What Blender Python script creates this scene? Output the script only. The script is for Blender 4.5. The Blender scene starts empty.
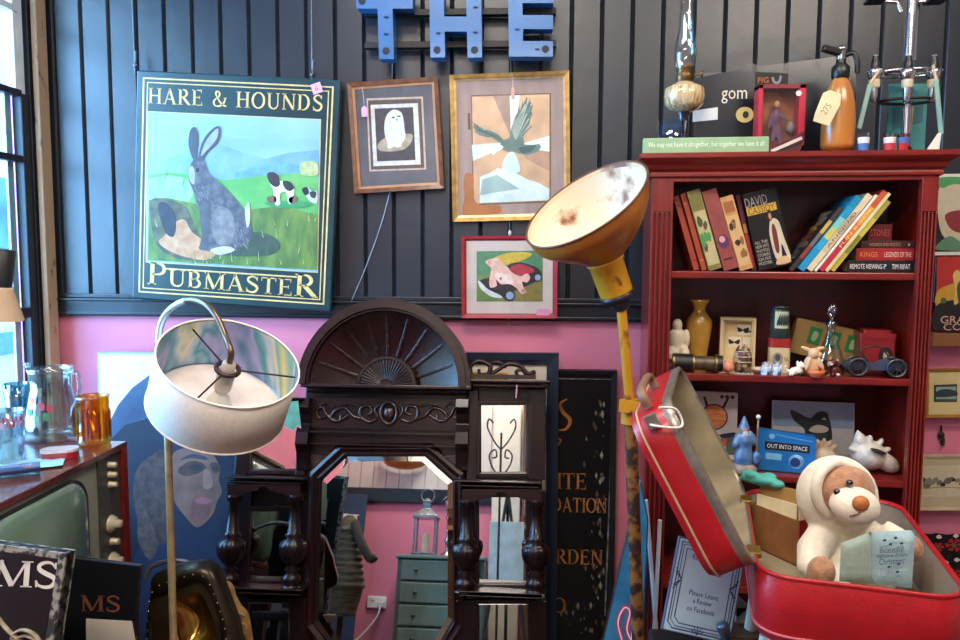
import bpy, math, random
from math import sin, cos, pi, radians as RD
from mathutils import Vector, Matrix, Euler
RN = random.Random(11)
sc = bpy.context.scene
col = sc.collection
# ------------------------------------------------------------------ camera
FPX = 750.0
CAM = Vector((0, -2.7, 1.5))
YAW, PIT, ROL = RD(4.0), RD(4.9), RD(0.33)
_f = Vector((-sin(YAW)*cos(PIT), cos(YAW)*cos(PIT), -sin(PIT)))
_r0 = Vector((cos(YAW), sin(YAW), 0)); _u0 = _r0.cross(_f)
_r = _r0*cos(ROL) + _u0*sin(ROL); _u = _u0*cos(ROL) - _r0*sin(ROL)
cd = bpy.data.cameras.new('camera'); cam = bpy.data.objects.new('camera', cd); col.objects.link(cam)
cd.lens = FPX/960*36; cd.sensor_width = 36; cd.clip_start = .02
cam.matrix_world = Matrix((( _r.x, _u.x, -_f.x, CAM.x), (_r.y, _u.y, -_f.y, CAM.y), (_r.z, _u.z, -_f.z, CAM.z), (0, 0, 0, 1)))
sc.camera = cam
def ray(px, py): return (_f*FPX + _r*(px-480) + _u*(320-py)).normalized()
def at(px, py, Y):
    d = ray(px, py); return CAM + d*((Y-CAM.y)/d.y)
def atx(px, py, X):
    d = ray(px, py); return CAM + d*((X-CAM.x)/d.x)
def atz(px, py, Z):
    d = ray(px, py); return CAM + d*((Z-CAM.z)/d.z)
def on(T, px, py, y=0.0):
    I = T.matrix_basis.inverted(); o = I@CAM; d = I.to_3x3()@ray(px, py)
    return o + d*((y-o.y)/d.y)
def onz(T, px, py, z=0.0):
    I = T.matrix_basis.inverted(); o = I@CAM; d = I.to_3x3()@ray(px, py)
    return o + d*((z-o.z)/d.z)
def pp(T, pts, y=0.0):
    return [(p.x, p.z) for p in (on(T, a, b, y) for a, b in pts)]
# ------------------------------------------------------------------ materials
def lin(h):
    h = h.lstrip('#'); h = ''.join(x*2 for x in h) if len(h) == 3 else h; c = [int(h[i:i+2], 16)/255 for i in (0, 2, 4)]
    return tuple(x/12.92 if x <= .04045 else ((x+.055)/1.055)**2.4 for x in c) + (1,)
MC = {}
def mat(hx, rough=.55, metal=0.0, noise=.12, ns=14.0, bump=0.0, bs=60.0, coat=0.0, hx2=None, stretch=None, lo=.35, hi=.65, spec=None, sheen=0.0):
    key = (hx, rough, metal, noise, ns, bump, bs, coat, hx2, stretch, lo, hi, spec, sheen)
    if key in MC: return MC[key]
    m = bpy.data.materials.new('surface_'+hx.strip('#')); m.use_nodes = True
    N = m.node_tree.nodes; L = m.node_tree.links; b = N['Principled BSDF']
    b.inputs['Roughness'].default_value = rough; b.inputs['Metallic'].default_value = metal
    if coat: b.inputs['Coat Weight'].default_value = coat; b.inputs['Coat Roughness'].default_value = .12
    if spec is not None: b.inputs['Specular IOR Level'].default_value = spec
    if sheen: b.inputs['Sheen Weight'].default_value = sheen
    c = lin(hx)
    tc = N.new('ShaderNodeTexCoord'); mp = N.new('ShaderNodeMapping'); L.new(tc.outputs['Object'], mp.inputs['Vector'])
    if stretch: mp.inputs['Scale'].default_value = stretch
    if noise or hx2:
        nz = N.new('ShaderNodeTexNoise'); nz.inputs['Scale'].default_value = ns; nz.inputs['Detail'].default_value = 5
        L.new(mp.outputs[0], nz.inputs['Vector'])
        cr = N.new('ShaderNodeValToRGB'); L.new(nz.outputs['Fac'], cr.inputs['Fac'])
        cr.color_ramp.elements[0].position = lo; cr.color_ramp.elements[1].position = hi
        if hx2: ca, cb = c, lin(hx2)
        else:
            ca = tuple(x*(1-noise) for x in c[:3])+(1,); cb = tuple(min(1, x*(1+noise)) for x in c[:3])+(1,)
        cr.color_ramp.elements[0].color = ca; cr.color_ramp.elements[1].color = cb
        L.new(cr.outputs['Color'], b.inputs['Base Color'])
    else: b.inputs['Base Color'].default_value = c
    if bump:
        n2 = N.new('ShaderNodeTexNoise'); n2.inputs['Scale'].default_value = bs; n2.inputs['Detail'].default_value = 4
        L.new(mp.outputs[0], n2.inputs['Vector'])
        bp = N.new('ShaderNodeBump'); bp.inputs['Strength'].default_value = bump; bp.inputs['Distance'].default_value = .004
        L.new(n2.outputs['Fac'], bp.inputs['Height']); L.new(bp.outputs[0], b.inputs['Normal'])
    MC[key] = m
    return m
def flatc(hx, rough=.5): return mat(hx, rough, noise=.05, ns=40)
def paintc(hx): return mat(hx, .5, noise=.16, ns=26)
def wood(h1, h2, rough=.35, coat=.3, st=(30, 30, 2.5), ns=2.2, **k): return mat(h1, rough, hx2=h2, stretch=st, ns=ns, coat=coat, bump=.08, bs=4, **k)
def glass(tint='#ffffff', refl=.06, edge=.55, name='glass', rough=.03):
    key = ('glass', tint, refl, edge, rough)
    if key in MC: return MC[key]
    m = bpy.data.materials.new(name); m.use_nodes = True; N = m.node_tree.nodes; L = m.node_tree.links; N.clear()
    o = N.new('ShaderNodeOutputMaterial'); t = N.new('ShaderNodeBsdfTransparent'); g = N.new('ShaderNodeBsdfGlossy'); x = N.new('ShaderNodeMixShader')
    t.inputs[0].default_value = lin(tint); g.inputs['Roughness'].default_value = rough
    lw = N.new('ShaderNodeLayerWeight'); lw.inputs['Blend'].default_value = .35
    mr = N.new('ShaderNodeMapRange'); mr.inputs['To Min'].default_value = refl; mr.inputs['To Max'].default_value = edge
    L.new(lw.outputs['Facing'], mr.inputs['Value']); L.new(mr.outputs[0], x.inputs[0]); L.new(t.outputs[0], x.inputs[1]); L.new(g.outputs[0], x.inputs[2]); L.new(x.outputs[0], o.inputs[0])
    MC[key] = m
    return m
def mirror_mat():
    return mat('#e8ebea', .015, 1.0, noise=0)
# ------------------------------------------------------------------ mesh builder
def spl(pts, n=6, closed=True):
    out = []; k = len(pts); P = [Vector(p) for p in pts]
    for i in range(k if closed else k-1):
        if closed: a, b, c, d = P[i-1], P[i], P[(i+1) % k], P[(i+2) % k]
        else: a, b, c, d = P[max(i-1, 0)], P[i], P[i+1], P[min(i+2, k-1)]
        for j in range(n):
            t = j/n
            out.append(tuple(.5*((2*b)+(c-a)*t+(2*a-5*b+4*c-d)*t*t+(3*b-a-3*c+d)*t**3)))
    if not closed: out.append(tuple(P[-1]))
    return out
def circ(cx, cz, rx, rz=None, n=24, a0=0, a1=2*pi):
    rz = rx if rz is None else rz; full = abs(a1-a0-2*pi) < 1e-6; k = n if full else n+1
    return [(cx+rx*cos(a0+(a1-a0)*i/n), cz+rz*sin(a0+(a1-a0)*i/n)) for i in range(k)]
def rrect(w, d, r, n=6, cx=0, cy=0):
    o = []
    for sx, sy, a in ((1, 1, 0), (-1, 1, pi/2), (-1, -1, pi), (1, -1, 1.5*pi)):
        for i in range(n+1):
            t = a+pi/2*i/n; o.append((cx+sx*(w/2-r)+r*cos(t), cy+sy*(d/2-r)+r*sin(t)))
    return o
def frame_axes(d):
    d = d.normalized(); a = Vector((0, 0, 1)) if abs(d.z) < .9 else Vector((1, 0, 0))
    x = a.cross(d).normalized(); return x, d.cross(x)
_TM = {}
def textdata(s):
    if s in _TM: return _TM[s]
    cu = bpy.data.curves.new('lettering', 'FONT'); cu.body = s; cu.resolution_u = 2
    ob = bpy.data.objects.new('lettering', cu); me = ob.to_mesh()
    v = [tuple(x.co[:2]) for x in me.vertices]; f = [tuple(p.vertices) for p in me.polygons]
    ob.to_mesh_clear(); bpy.data.objects.remove(ob); bpy.data.curves.remove(cu)
    if v:
        x0 = min(p[0] for p in v); x1 = max(p[0] for p in v); y0 = min(p[1] for p in v); y1 = max(p[1] for p in v)
        v = [((a-x0)/(x1-x0), (b-y0)/(y1-y0)) for a, b in v]
    _TM[s] = (v, f)
    return _TM[s]
class MB:
    def __init__(s): s.v = []; s.f = []; s.mi = []; s.sm = []; s.mats = []; s.M = Matrix()
    def slot(s, m):
        for i, q in enumerate(s.mats):
            if q == m: return i
        s.mats.append(m); return len(s.mats)-1
    def add(s, vs, fs, m, smooth=False):
        b = len(s.v); k = s.slot(m); s.v += [tuple(s.M@Vector(v)) for v in vs]
        for f in fs: s.f.append([b+i for i in f]); s.mi.append(k); s.sm.append(smooth)
        return s
    def box(s, x0, x1, y0, y1, z0, z1, m):
        vs = [(x, y, z) for x in (x0, x1) for y in (y0, y1) for z in (z0, z1)]
        return s.add(vs, [(0, 1, 3, 2), (4, 6, 7, 5), (0, 4, 5, 1), (2, 3, 7, 6), (0, 2, 6, 4), (1, 5, 7, 3)], m)
    def bar(s, a, b, w, h, m, up=None):
        a = Vector(a); b = Vector(b); d = (b-a).normalized(); up = Vector(up) if up else Vector((0, -1, 0))
        if abs(d.dot(up)) > .98: up = Vector((1, 0, 0))
        x = d.cross(up).normalized(); y = x.cross(d)
        vs = [p+x*(w/2*i)+y*(h/2*j) for p in (a, b) for i, j in ((-1, -1), (1, -1), (1, 1), (-1, 1))]
        return s.add(vs, [(0, 1, 2, 3), (7, 6, 5, 4), (0, 4, 5, 1), (1, 5, 6, 2), (2, 6, 7, 3), (3, 7, 4, 0)], m)
    def rings(s, R, m, smooth=True, cap0=True, cap1=True, closed=True):
        n = len(R[0]); vs = [v for r in R for v in r]; fs = []
        for i in range(len(R)-1):
            for j in range(n if closed else n-1):
                k = (j+1) % n; fs.append((i*n+j, i*n+k, (i+1)*n+k, (i+1)*n+j))
        s.add(vs, fs, m, smooth)
        if closed and cap0: s.add(R[0], [tuple(range(n))[::-1]], m)
        if closed and cap1: s.add(R[-1], [tuple(range(n))], m)
        return s
    def cyl(s, a, b, r0, r1, m, n=20, caps=True):
        a = Vector(a); b = Vector(b); x, y = frame_axes(b-a)
        return s.rings([[p+x*(r*cos(2*pi*i/n))+y*(r*sin(2*pi*i/n)) for i in range(n)] for p, r in ((a, r0), (b, r1))], m, True, caps, caps)
    def tube(s, pts, r, m, n=10, caps=True, rx=1.0, ry=1.0):
        P = [Vector(p) for p in pts]; k = len(P); rr = r if isinstance(r, (list, tuple)) else [r]*k
        R = []; x = None
        for i in range(k):
            d = (P[min(i+1, k-1)]-P[max(i-1, 0)]).normalized()
            if x is None: x, y = frame_axes(d)
            else:
                x = (x-d*x.dot(d)).normalized(); y = d.cross(x)
            R.append([P[i]+x*(rr[i]*rx*cos(2*pi*j/n))+y*(rr[i]*ry*sin(2*pi*j/n)) for j in range(n)])
        return s.rings(R, m, True, caps, caps)
    def lathe(s, prof, m, n=28, o=(0, 0, 0), axis=None, cap0=True, cap1=True, flute=0, fn=12):
        o = Vector(o)
        if axis is None: x, y, z = Vector((1, 0, 0)), Vector((0, 1, 0)), Vector((0, 0, 1))
        else: z = Vector(axis).normalized(); x, y = frame_axes(z)
        R = []
        for q in prof:
            r, h = q[0], q[1]; fl = flute if len(q) > 2 and q[2] else 0
            R.append([o+z*h+(x*cos(2*pi*i/n)+y*sin(2*pi*i/n))*(max(r, 1e-4)*(1+fl*cos(fn*2*pi*i/n))) for i in range(n)])
        return s.rings(R, m, True, cap0, cap1)
    def ell(s, c, r, m, nu=18, nv=12, rot=None):
        c = Vector(c); r = (r, r, r) if not isinstance(r, (tuple, list)) else r; Rm = rot.to_matrix() if rot else Matrix.Identity(3)
        R = []
        for j in range(nv+1):
            t = -pi/2+pi*j/nv; ct = max(cos(t), 1e-4)
            R.append([c+Rm@Vector((r[0]*ct*cos(2*pi*i/nu), r[1]*ct*sin(2*pi*i/nu), r[2]*sin(t))) for i in range(nu)])
        return s.rings(R, m, True, False, False)
    def prism(s, poly, y0, y1, m, ms=None, smooth=False):
        n = len(poly); A = [(x, y0, z) for x, z in poly]; B = [(x, y1, z) for x, z in poly]
        ar = sum(poly[i-1][0]*poly[i][1]-poly[i][0]*poly[i-1][1] for i in range(n))
        f0 = tuple(range(n)) if ar > 0 else tuple(range(n))[::-1]
        s.add(A, [f0], m); s.add(B, [f0[::-1]], m)
        fs = [((i+1) % n, i, n+i, n+(i+1) % n) if ar > 0 else (i, (i+1) % n, n+(i+1) % n, n+i) for i in range(n)]
        return s.add(A+B, fs, ms or m, smooth)
    def slab(s, poly, z0, z1, m):        # polygon in x,y extruded along z
        n = len(poly); A = [(x, y, z0) for x, y in poly]; B = [(x, y, z1) for x, y in poly]
        s.add(A, [tuple(range(n))[::-1]], m); s.add(B, [tuple(range(n))], m)
        return s.add(A+B, [(i, (i+1) % n, n+(i+1) % n, n+i) for i in range(n)], m)
    def flat(s, poly, y, m):
        n = len(poly); ar = sum(poly[i-1][0]*poly[i][1]-poly[i][0]*poly[i-1][1] for i in range(n))
        return s.add([(x, y, z) for x, z in poly], [tuple(range(n)) if ar > 0 else tuple(range(n))[::-1]], m)
    def stroke(s, path, w, y, m, closed=False):   # flat band along a 2-D path
        P = [Vector(p[:2]) for p in path]; n = len(P); ws = w if isinstance(w, (list, tuple)) else [w]*n
        vs = []
        for i in range(n):
            if closed: d = P[(i+1) % n]-P[i-1]
            else: d = P[min(i+1, n-1)]-P[max(i-1, 0)]
            d = d.normalized() if d.length else Vector((1, 0)); q = Vector((-d.y, d.x))*(ws[i]/2)
            vs += [(P[i].x+q.x, y, P[i].y+q.y), (P[i].x-q.x, y, P[i].y-q.y)]
        fs = [(2*i, 2*i+1, (2*i+3) % (2*n), (2*i+2) % (2*n)) for i in range(n if closed else n-1)]
        return s.add(vs, fs, m)
    def text(s, st, x, z, w, h, y, m, rot=0.0, flip=False):   # centred on (x, z), scaled into w by h
        v, f = textdata(st); c, q = cos(rot), sin(rot); vs = []
        for a, b in v:
            a, b = (a-.5)*w*(-1 if flip else 1), (b-.5)*h; vs.append((x+a*c-b*q, y, z+a*q+b*c))
        return s.add(vs, f, m)
    def build(s, name, parent=None, loc=None, rot=None, label=None, cat=None, group=None, kind=None, bevel=0, seg=2, remesh=0, smooth=0, subsurf=0, M=None):
        me = bpy.data.meshes.new(name); me.from_pydata(s.v, [], s.f); me.update()
        for m in s.mats: me.materials.append(m)
        for p, k, q in zip(me.polygons, s.mi, s.sm): p.material_index = k; p.use_smooth = q
        o = bpy.data.objects.new(name, me); col.objects.link(o)
        if parent: o.parent = parent
        if loc is not None: o.location = loc
        if rot is not None: o.rotation_euler = rot
        if M is not None: o.matrix_basis = M
        if remesh:
            r = o.modifiers.new('remesh', 'REMESH'); r.mode = 'VOXEL'; r.voxel_size = remesh; r.use_smooth_shade = True
        if smooth:
            q = o.modifiers.new('smooth', 'SMOOTH'); q.factor = .5; q.iterations = smooth
        if bevel:
            b = o.modifiers.new('bevel', 'BEVEL'); b.width = bevel; b.segments = seg; b.limit_method = 'ANGLE'; b.angle_limit = RD(35)
        if subsurf:
            u = o.modifiers.new('subsurf', 'SUBSURF'); u.levels = subsurf; u.render_levels = subsurf
        return tag(o, label, cat, group, kind)
def tag(o, label=None, cat=None, group=None, kind=None):
    for k, v in (('label', label), ('category', cat), ('group', group), ('kind', kind)):
        if v: o[k] = v
    return o
def thing(name, label, cat, loc=(0, 0, 0), rot=(0, 0, 0), group=None, M=None):
    o = bpy.data.objects.new(name, None); o.empty_display_size = .05; col.objects.link(o)
    o.location = loc; o.rotation_euler = rot
    if M is not None: o.matrix_basis = M
    return tag(o, label, cat, group)
def copy_tree(o, parent=None):
    c = o.copy(); col.objects.link(c)
    if parent: c.parent = parent
    for ch in [q for q in col.objects if q.parent == o]: copy_tree(ch, c)
    return c
def fit(TL, TR, BR, BL, Y):
    a, b, c, d = (at(p[0], p[1], Y) for p in (TL, TR, BR, BL))
    w = ((b-a).length+(c-d).length)/2; h = ((a-d).length+(b-c).length)/2
    e = (b-a)+(c-d); th = math.atan2(e.z, e.x); v = (a-d)+(b-c); th2 = math.atan2(-v.x, v.z)
    return (a+b+c+d)/4, -(th+th2)/2, w, h
# ------------------------------------------------------------------ serif lettering (unit cap height)
def arcp(cx, cy, rx, ry, a0, a1, n=16): return [(cx+rx*cos(RD(a0+(a1-a0)*i/n)), cy+ry*sin(RD(a0+(a1-a0)*i/n))) for i in range(n+1)]
def ringw(cx, cy, rx, ry, a0, a1, thick, thin, n=20):
    p = arcp(cx, cy, rx, ry, a0, a1, n); w = [thin+(thick-thin)*abs(cos(RD(a0+(a1-a0)*i/n)))**1.3 for i in range(n+1)]
    return p, w
TK, TN, SF = .15, .065, .05
def stem(x, y0=0, y1=1, w=TK, s0=True, s1=True, e=.085):
    o = [([(x, y0), (x, y1)], w)]
    if s0: o.append(([(x-w/2-e, y0+SF/2), (x+w/2+e, y0+SF/2)], SF))
    if s1: o.append(([(x-w/2-e, y1-SF/2), (x+w/2+e, y1-SF/2)], SF))
    return o
def ser(x, y, l=.13): return [([(x-l, y), (x+l, y)], SF)]
def glyph(ch):
    g = []
    if ch == 'H': g = stem(.16)+stem(.72)+[([(.16, .52), (.72, .52)], TN)]; adv = .88
    elif ch == 'I': g = stem(.16); adv = .32
    elif ch == 'A':
        g = [([(.12, 0), (.42, 1)], TN), ([(.40, 1.0), (.74, 0)], TK), ([(.2, .33), (.6, .33)], TN)]+ser(.1, .025, .11)+ser(.74, .025, .14); adv = .86
    elif ch == 'E':
        g = stem(.16)+[([(.16, .97), (.62, .97)], .06), ([(.16, .52), (.5, .52)], .06), ([(.16, .03), (.66, .03)], .06), ([(.61, 1), (.6, .78)], [.07, .02]), ([(.65, 0), (.64, .25)], [.07, .02]), ([(.5, .62), (.5, .42)], .045)]; adv = .74
    elif ch == 'R':
        p, w = ringw(.34, .74, .24, .23, -90, 90, TK, TN); g = stem(.16)+[(p, w), ([(.16, .97), (.34, .97)], TN), ([(.16, .51), (.34, .51)], TN), ([(.34, .5), (.74, .02)], TK), ]+ser(.74, .025, .1); adv = .82
    elif ch == 'P':
        p, w = ringw(.34, .72, .26, .25, -90, 90, TK, TN); g = stem(.16)+[(p, w), ([(.16, .97), (.34, .97)], TN), ([(.16, .47), (.34, .47)], TN)]; adv = .7
    elif ch == 'B':
        p, w = ringw(.34, .755, .2, .215, -90, 90, TK, TN); p2, w2 = ringw(.36, .28, .25, .25, -90, 90, TK, TN)
        g = stem(.16, e=.05)+[(p, w), (p2, w2), ([(.16, .97), (.34, .97)], TN), ([(.16, .53), (.36, .53)], TN), ([(.16, .03), (.36, .03)], TN)]; adv = .72
    elif ch == 'D':
        p, w = ringw(.34, .5, .38, .47, -90, 90, TK, TN); g = stem(.16)+[(p, w), ([(.16, .97), (.34, .97)], TN), ([(.16, .03), (.34, .03)], TN)]; adv = .86
    elif ch == 'O':
        p, w = ringw(.45, .5, .37, .48, 0, 360, TK, TN, 32); g = [(p, w)]; adv = .9
    elif ch == 'C' or ch == 'G':
        p, w = ringw(.45, .5, .37, .48, 45, 320, TK, TN, 28); g = [(p, w)]; adv = .86
        if ch == 'G': g += [([(.74, 0.1), (.74, .45)], TK)]+ser(.72, .45, .16)
        else: g += [([(.72, .95), (.72, .7)], .06)]
    elif ch == 'U':
        p, w = ringw(.43, .32, .27, .3, 180, 360, TK, TN); w = [TK+(TN-TK)*i/20 if i > 10 else max(x, TN) for i, x in enumerate(w)]
        g = stem(.16, .3, 1, TK, False)+stem(.7, .3, 1, TN, False)+[(p, w)]; adv = .86
    elif ch == 'N': g = stem(.14, w=TN)+stem(.76, w=TN, s0=False)+[([(.12, .98), (.76, .02)], TK)]; adv = .9
    elif ch == 'M':
        g = stem(.16, w=TN)+stem(.92, w=TK)+[([(.16, .98), (.53, .05)], TK), ([(.53, .03), (.9, .98)], TN)]; adv = 1.08
    elif ch == 'T':
        g = stem(.4, s1=False)+[([(.04, .965), (.76, .965)], .07), ([(.06, 1), (.055, .74)], [.07, .02]), ([(.74, 1), (.745, .74)], [.07, .02])]; adv = .8
    elif ch == 'S':
        p = spl([(.56, .8), (.46, .95), (.3, .975), (.14, .87), (.14, .7), (.32, .55), (.52, .42), (.58, .25), (.47, .07), (.3, .03), (.13, .1), (.07, .24)], 4, False); n = len(p)
        g = [(p, [TN+(TK-TN)*max(0, sin(pi*i/(n-1)))**1.5 for i in range(n)]), ([(.57, .98), (.57, .74)], .05), ([(.08, .02), (.06, .28)], .05)]; adv = .66
    elif ch == '&':
        p = spl([(.86, .52), (.72, .2), (.45, .03), (.2, .06), (.1, .25), (.2, .45), (.42, .62), (.48, .82), (.38, .96), (.26, .9), (.24, .74), (.42, .42), (.66, .14), (.92, .03)], 4, False); n = len(p)
        g = [(p, [.06+.07*abs(sin(i*5*pi/n)) for i in range(n)])]+ser(.84, .54, .1); adv = .98
    elif ch == 'V': g = [([(.12, 1), (.42, 0)], TK), ([(.44, 0), (.74, 1)], TN)]+ser(.12, .975)+ser(.74, .975, .1); adv = .84
    else: adv = .38
    return g, adv
def serif(mb, st, x0, z0, x1, z1, h, y, m, sizes=None, dx=0, dz=0, gap=.04, small=None):
    """letters along the line from (x0,z0) to (x1,z1); h cap height; small: height factor of all but the letters in sizes"""
    gl = [(glyph(c), (1.0 if (small is None or i in (sizes or ())) else small)) for i, c in enumerate(st)]
    tot = sum((a+gap)*k for (g, a), k in gl)-gap
    d = Vector((x1-x0, z1-z0)); Ln = d.length; d /= Ln; q = Vector((-d.y, d.x)); sx = Ln/tot; u = 0.0
    for (g, a), k in gl:
        for path, w in g:
            P = [(x0+dx+d.x*(u+px*k)*sx+q.x*py*k*h, z0+dz+d.y*(u+px*k)*sx+q.y*py*k*h) for px, py in path]
            sc_ = (sx+h)/2*k; W_ = [v*sc_ for v in w] if isinstance(w, (list, tuple)) else w*sc_
            if isinstance(w, (int, float)):   # straight strokes: width by the axis they cross
                vert = abs(path[0][0]-path[-1][0]) < abs(path[0][1]-path[-1][1]); W_ = w*k*(sx if vert else h)
            mb.stroke(P, W_, y, m)
        u += (a+gap)*k
# ------------------------------------------------------------------ the room
XL = at(57, 300, 0).x; XR = 2.7; YF = -3.75; HC = 3.0
PINK = mat('#dd8098', .6, noise=.06, ns=3, bump=.15, bs=30)
NAVY = mat('#19212a', .36, noise=.18, ns=6, bump=.35, bs=14, spec=.75)
NAVYD = mat('#1a1f26', .34, noise=.2, ns=5, bump=.2, bs=18)
def struct(mb, name, **k): return mb.build(name, kind='structure', **k)
zr = at(330, 318, 0).z; zt = at(330, 299, 0).z
b = MB(); b.box(XL-.15, XR+.15, 0, .12, 0, HC, PINK); b.box(XL, XR, -.003, 0, zt-.03, HC, mat('#0b0c0e', .8))
x0 = at(570.6, 100, -.012).x; step = .104; k0 = int((XL-x0)/step)-1
for i in range(k0, 60):
    a, c = x0+i*step+.0022, x0+(i+1)*step-.0022
    if c < XL or a > XR: continue
    a, c = max(a, XL), min(c, XR); e = .006; d = RN.uniform(-.0012, .0012)
    prof = [(a, -.004), (a+e, -.013+d), (c-e, -.013+d), (c, -.004), (c, 0), (a, 0)]
    b.slab(prof, zt-.03, HC, NAVY)
struct(b, 'wall_back')
b = MB()
b.box(XL, XR, -.022, 0, zr, zt-.012, NAVYD); b.box(XL, XR, -.034, 0, zt-.014, zt-.004, NAVYD); b.box(XL, XR, -.027, 0, zr+.004, zr+.016, NAVYD); b.box(XL, XR, -.02, 0, zt-.004, zt+.012, NAVYD)
struct(b, 'trim_1', bevel=.003)
# left wall with the shop window
WZ0, WZ1, WY0, WY1 = .62, 2.75, -2.25, -.075
FRM = mat('#1b222b', .38, noise=.25, ns=20, bump=.3, bs=40)
b = MB(); WT = .05
b.box(XL-WT, XL, YF, WY0, 0, HC, PINK); b.box(XL-WT, XL, WY1, 0, 0, HC, FRM); b.box(XL-WT, XL, WY0, WY1, 0, WZ0, PINK); b.box(XL-WT, XL, WY0, WY1, WZ1, HC, PINK)
struct(b, 'wall_left')
b = MB(); BE = mat('#b79c7c', .5, hx2='#2d2722', ns=30, lo=.62, hi=.72, stretch=(1, 1, .35))
b.box(XL, XL+.022, -.085, -.026, 0.5, HC, BE); struct(b, 'trim_2', bevel=.004)
XG = XL-.03; w = thing('window_1', None, None, (XG, 0, 0)); w['kind'] = 'structure'
WHITE = mat('#dfe8ea', .45, noise=.08, ns=12)
b = MB()
b.box(-.02, .025, WY1-.018, WY1, WZ0, WZ1, FRM); b.box(-.02, .025, WY0, WY0+.06, WZ0, WZ1, FRM); b.box(-.02, .025, WY0, WY1, WZ1-.06, WZ1, FRM); b.box(-.02, .03, WY0, WY1, WZ0, WZ0+.05, FRM)
b.build('window_frame', w, bevel=.003)
zs = [atx(px, py, XG).z for px, py in ((16, 93), (18, 159), (20, 313), (14, 10))]
b = MB(); b.box(-.02, .012, WY1-.062, WY1-.024, zs[0], WZ1-.06, WHITE); b.build('upper_stile', w, bevel=.004)
b = MB(); b.box(-.012, .016, WY1-.08, WY1-.066, zs[0], WZ1-.06, WHITE); b.build('upper_bead', w, bevel=.003)
b = MB(); b.box(-.018, .02, WY1-.058, WY1-.018, WZ0+.05, zs[0], FRM); b.build('lower_stile', w, bevel=.004)
b = MB(); b.box(-.03, -.02, WY1-.09, WY1-.058, WZ0+.05, zs[0], WHITE); b.build('lower_bead', w, bevel=.003)
for i, z in enumerate(zs):
    b = MB(); t = .012 if i != 2 else .018
    b.box(-.016, .018, WY0+.06, WY1-.05, z-t, z+t, FRM if i < 3 else WHITE); b.build('glazing_bar', w, bevel=.004)
for y in (-.62, -1.2, -1.75):
    b = MB(); b.box(-.014, .014, y-.013, y+.013, WZ0+.05, WZ1-.06, FRM); b.build('glazing_bar', w, bevel=.005)
b = MB(); b.box(-.002, .002, WY0+.06, WY1-.05, WZ0+.05, WZ1-.06, glass('#e4f3f5', .03, .3)); b.build('window_pane', w)
b = MB(); b.box(XL-.055, XL+.04, WY0-.05, WY1+.0, WZ0-.04, WZ0, FRM); struct(b, 'window_sill', bevel=.005)
# street outside: pavement and a pale rendered house front across it
b = MB(); b.box(XL-9, XL-.17, -9, 6, -.1, 0, mat('#9aa4a6', .8)); struct(b, 'pavement')
hs = thing('house', 'pale rendered house front across the street, seen through the window panes', 'house', (XL-3.2, 2.4, 0))
b = MB(); b.box(-1.2, 0, -6, 3.5, 0, 6, mat('#dcefee', .8, noise=.1, ns=1.2)); b.build('facade', hs)
for y in (-1.6, .25, 1.9):
    b = MB(); b.box(-.05, .03, y-.45, y+.45, .9, 2.3, mat('#f4f8f8', .5)); f = b.build('window', hs, bevel=.01)
    b = MB(); b.box(.03, .04, y-.36, y+.36, 1.0, 2.2, mat('#4b97ad', .15, noise=.3, ns=3)); b.build('pane', f)
b = MB(); b.box(0, .06, -6, 3.5, .55, .75, mat('#33a3c4', .6)); b.build('painted_band', hs)
# rest of the shop
b = MB(); b.box(XL-.16, XR+.15, YF-.15, .12, -.1, 0, wood('#5b4636', '#3c2c20', .5, .1, (3, 30, 30))); struct(b, 'floor')
b = MB(); b.box(XL-.16, XR+.15, YF-.15, .12, HC, HC+.1, mat('#d8d6d0', .8)); struct(b, 'ceiling')
b = MB(); b.box(XR, XR+.15, YF, 0, 0, HC, mat('#b89a90', .7)); struct(b, 'wall_right')
b = MB(); b.box(XL-.16, XR+.15, YF-.15, YF, 0, HC, PINK); PAL = mat('#cfc7bd', .5, noise=.1, ns=5)
FR0 = 1.11
for i in range(44):
    a = XL+i*.105
    if a+.105 > XR: break
    b.box(a+.002, a+.102, YF, YF+.014, FR0+.1, HC, PAL)
struct(b, 'wall_front')
b = MB(); b.box(XL, XR, YF, YF+.03, FR0, FR0+.11, NAVYD); struct(b, 'trim_3', bevel=.004)
# ------------------------------------------------------------------ daylight and shop lamps
wd = bpy.data.worlds.new('daylight'); sc.world = wd; wd.use_nodes = True
bg = wd.node_tree.nodes['Background']; bg.inputs[0].default_value = lin('#cfe6ff'); bg.inputs[1].default_value = 5.0
def area(name, loc, tgt, sx, sy, pw, hx, portal=False):
    l = bpy.data.lights.new(name, 'AREA'); l.shape = 'RECTANGLE'; l.size = sx; l.size_y = sy; l.energy = pw; l.color = lin(hx)[:3]
    o = bpy.data.objects.new(name, l); col.objects.link(o); o.location = loc
    o.rotation_euler = (Vector(tgt)-Vector(loc)).to_track_quat('-Z', 'Y').to_euler()
    if portal: l.cycles.is_portal = True
    return o
area('window_daylight', (XL-.62, -.85, 1.75), (-.3, -.25, 1.3), 1.3, 1.9, 215, '#93c4ff')
area('window_portal', (XL-.07, (WY0+WY1)/2, (WZ0+WZ1)/2), (XL+1, (WY0+WY1)/2, (WZ0+WZ1)/2), 2.1, 1.8, 1, '#ffffff', True)
area('ceiling_lamp_warm', (1.3, -1.7, 2.95), (1.1, -.5, 0.6), .9, .5, 34, '#fff0dc')
area('ceiling_lamp', (-.25, -1.5, 2.96), (-.2, -1.0, .4), 1.2, .4, 30, '#fff4e8')
area('ceiling_lamp_rear', (-.3, -3.0, 2.92), (-.3, -3.3, 0), 1.2, .3, 62, '#fff4e8')
sc.view_settings.view_transform = 'Standard'; sc.view_settings.look = 'None'; sc.view_settings.exposure = 0.0; sc.view_settings.gamma = 1.0
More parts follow.
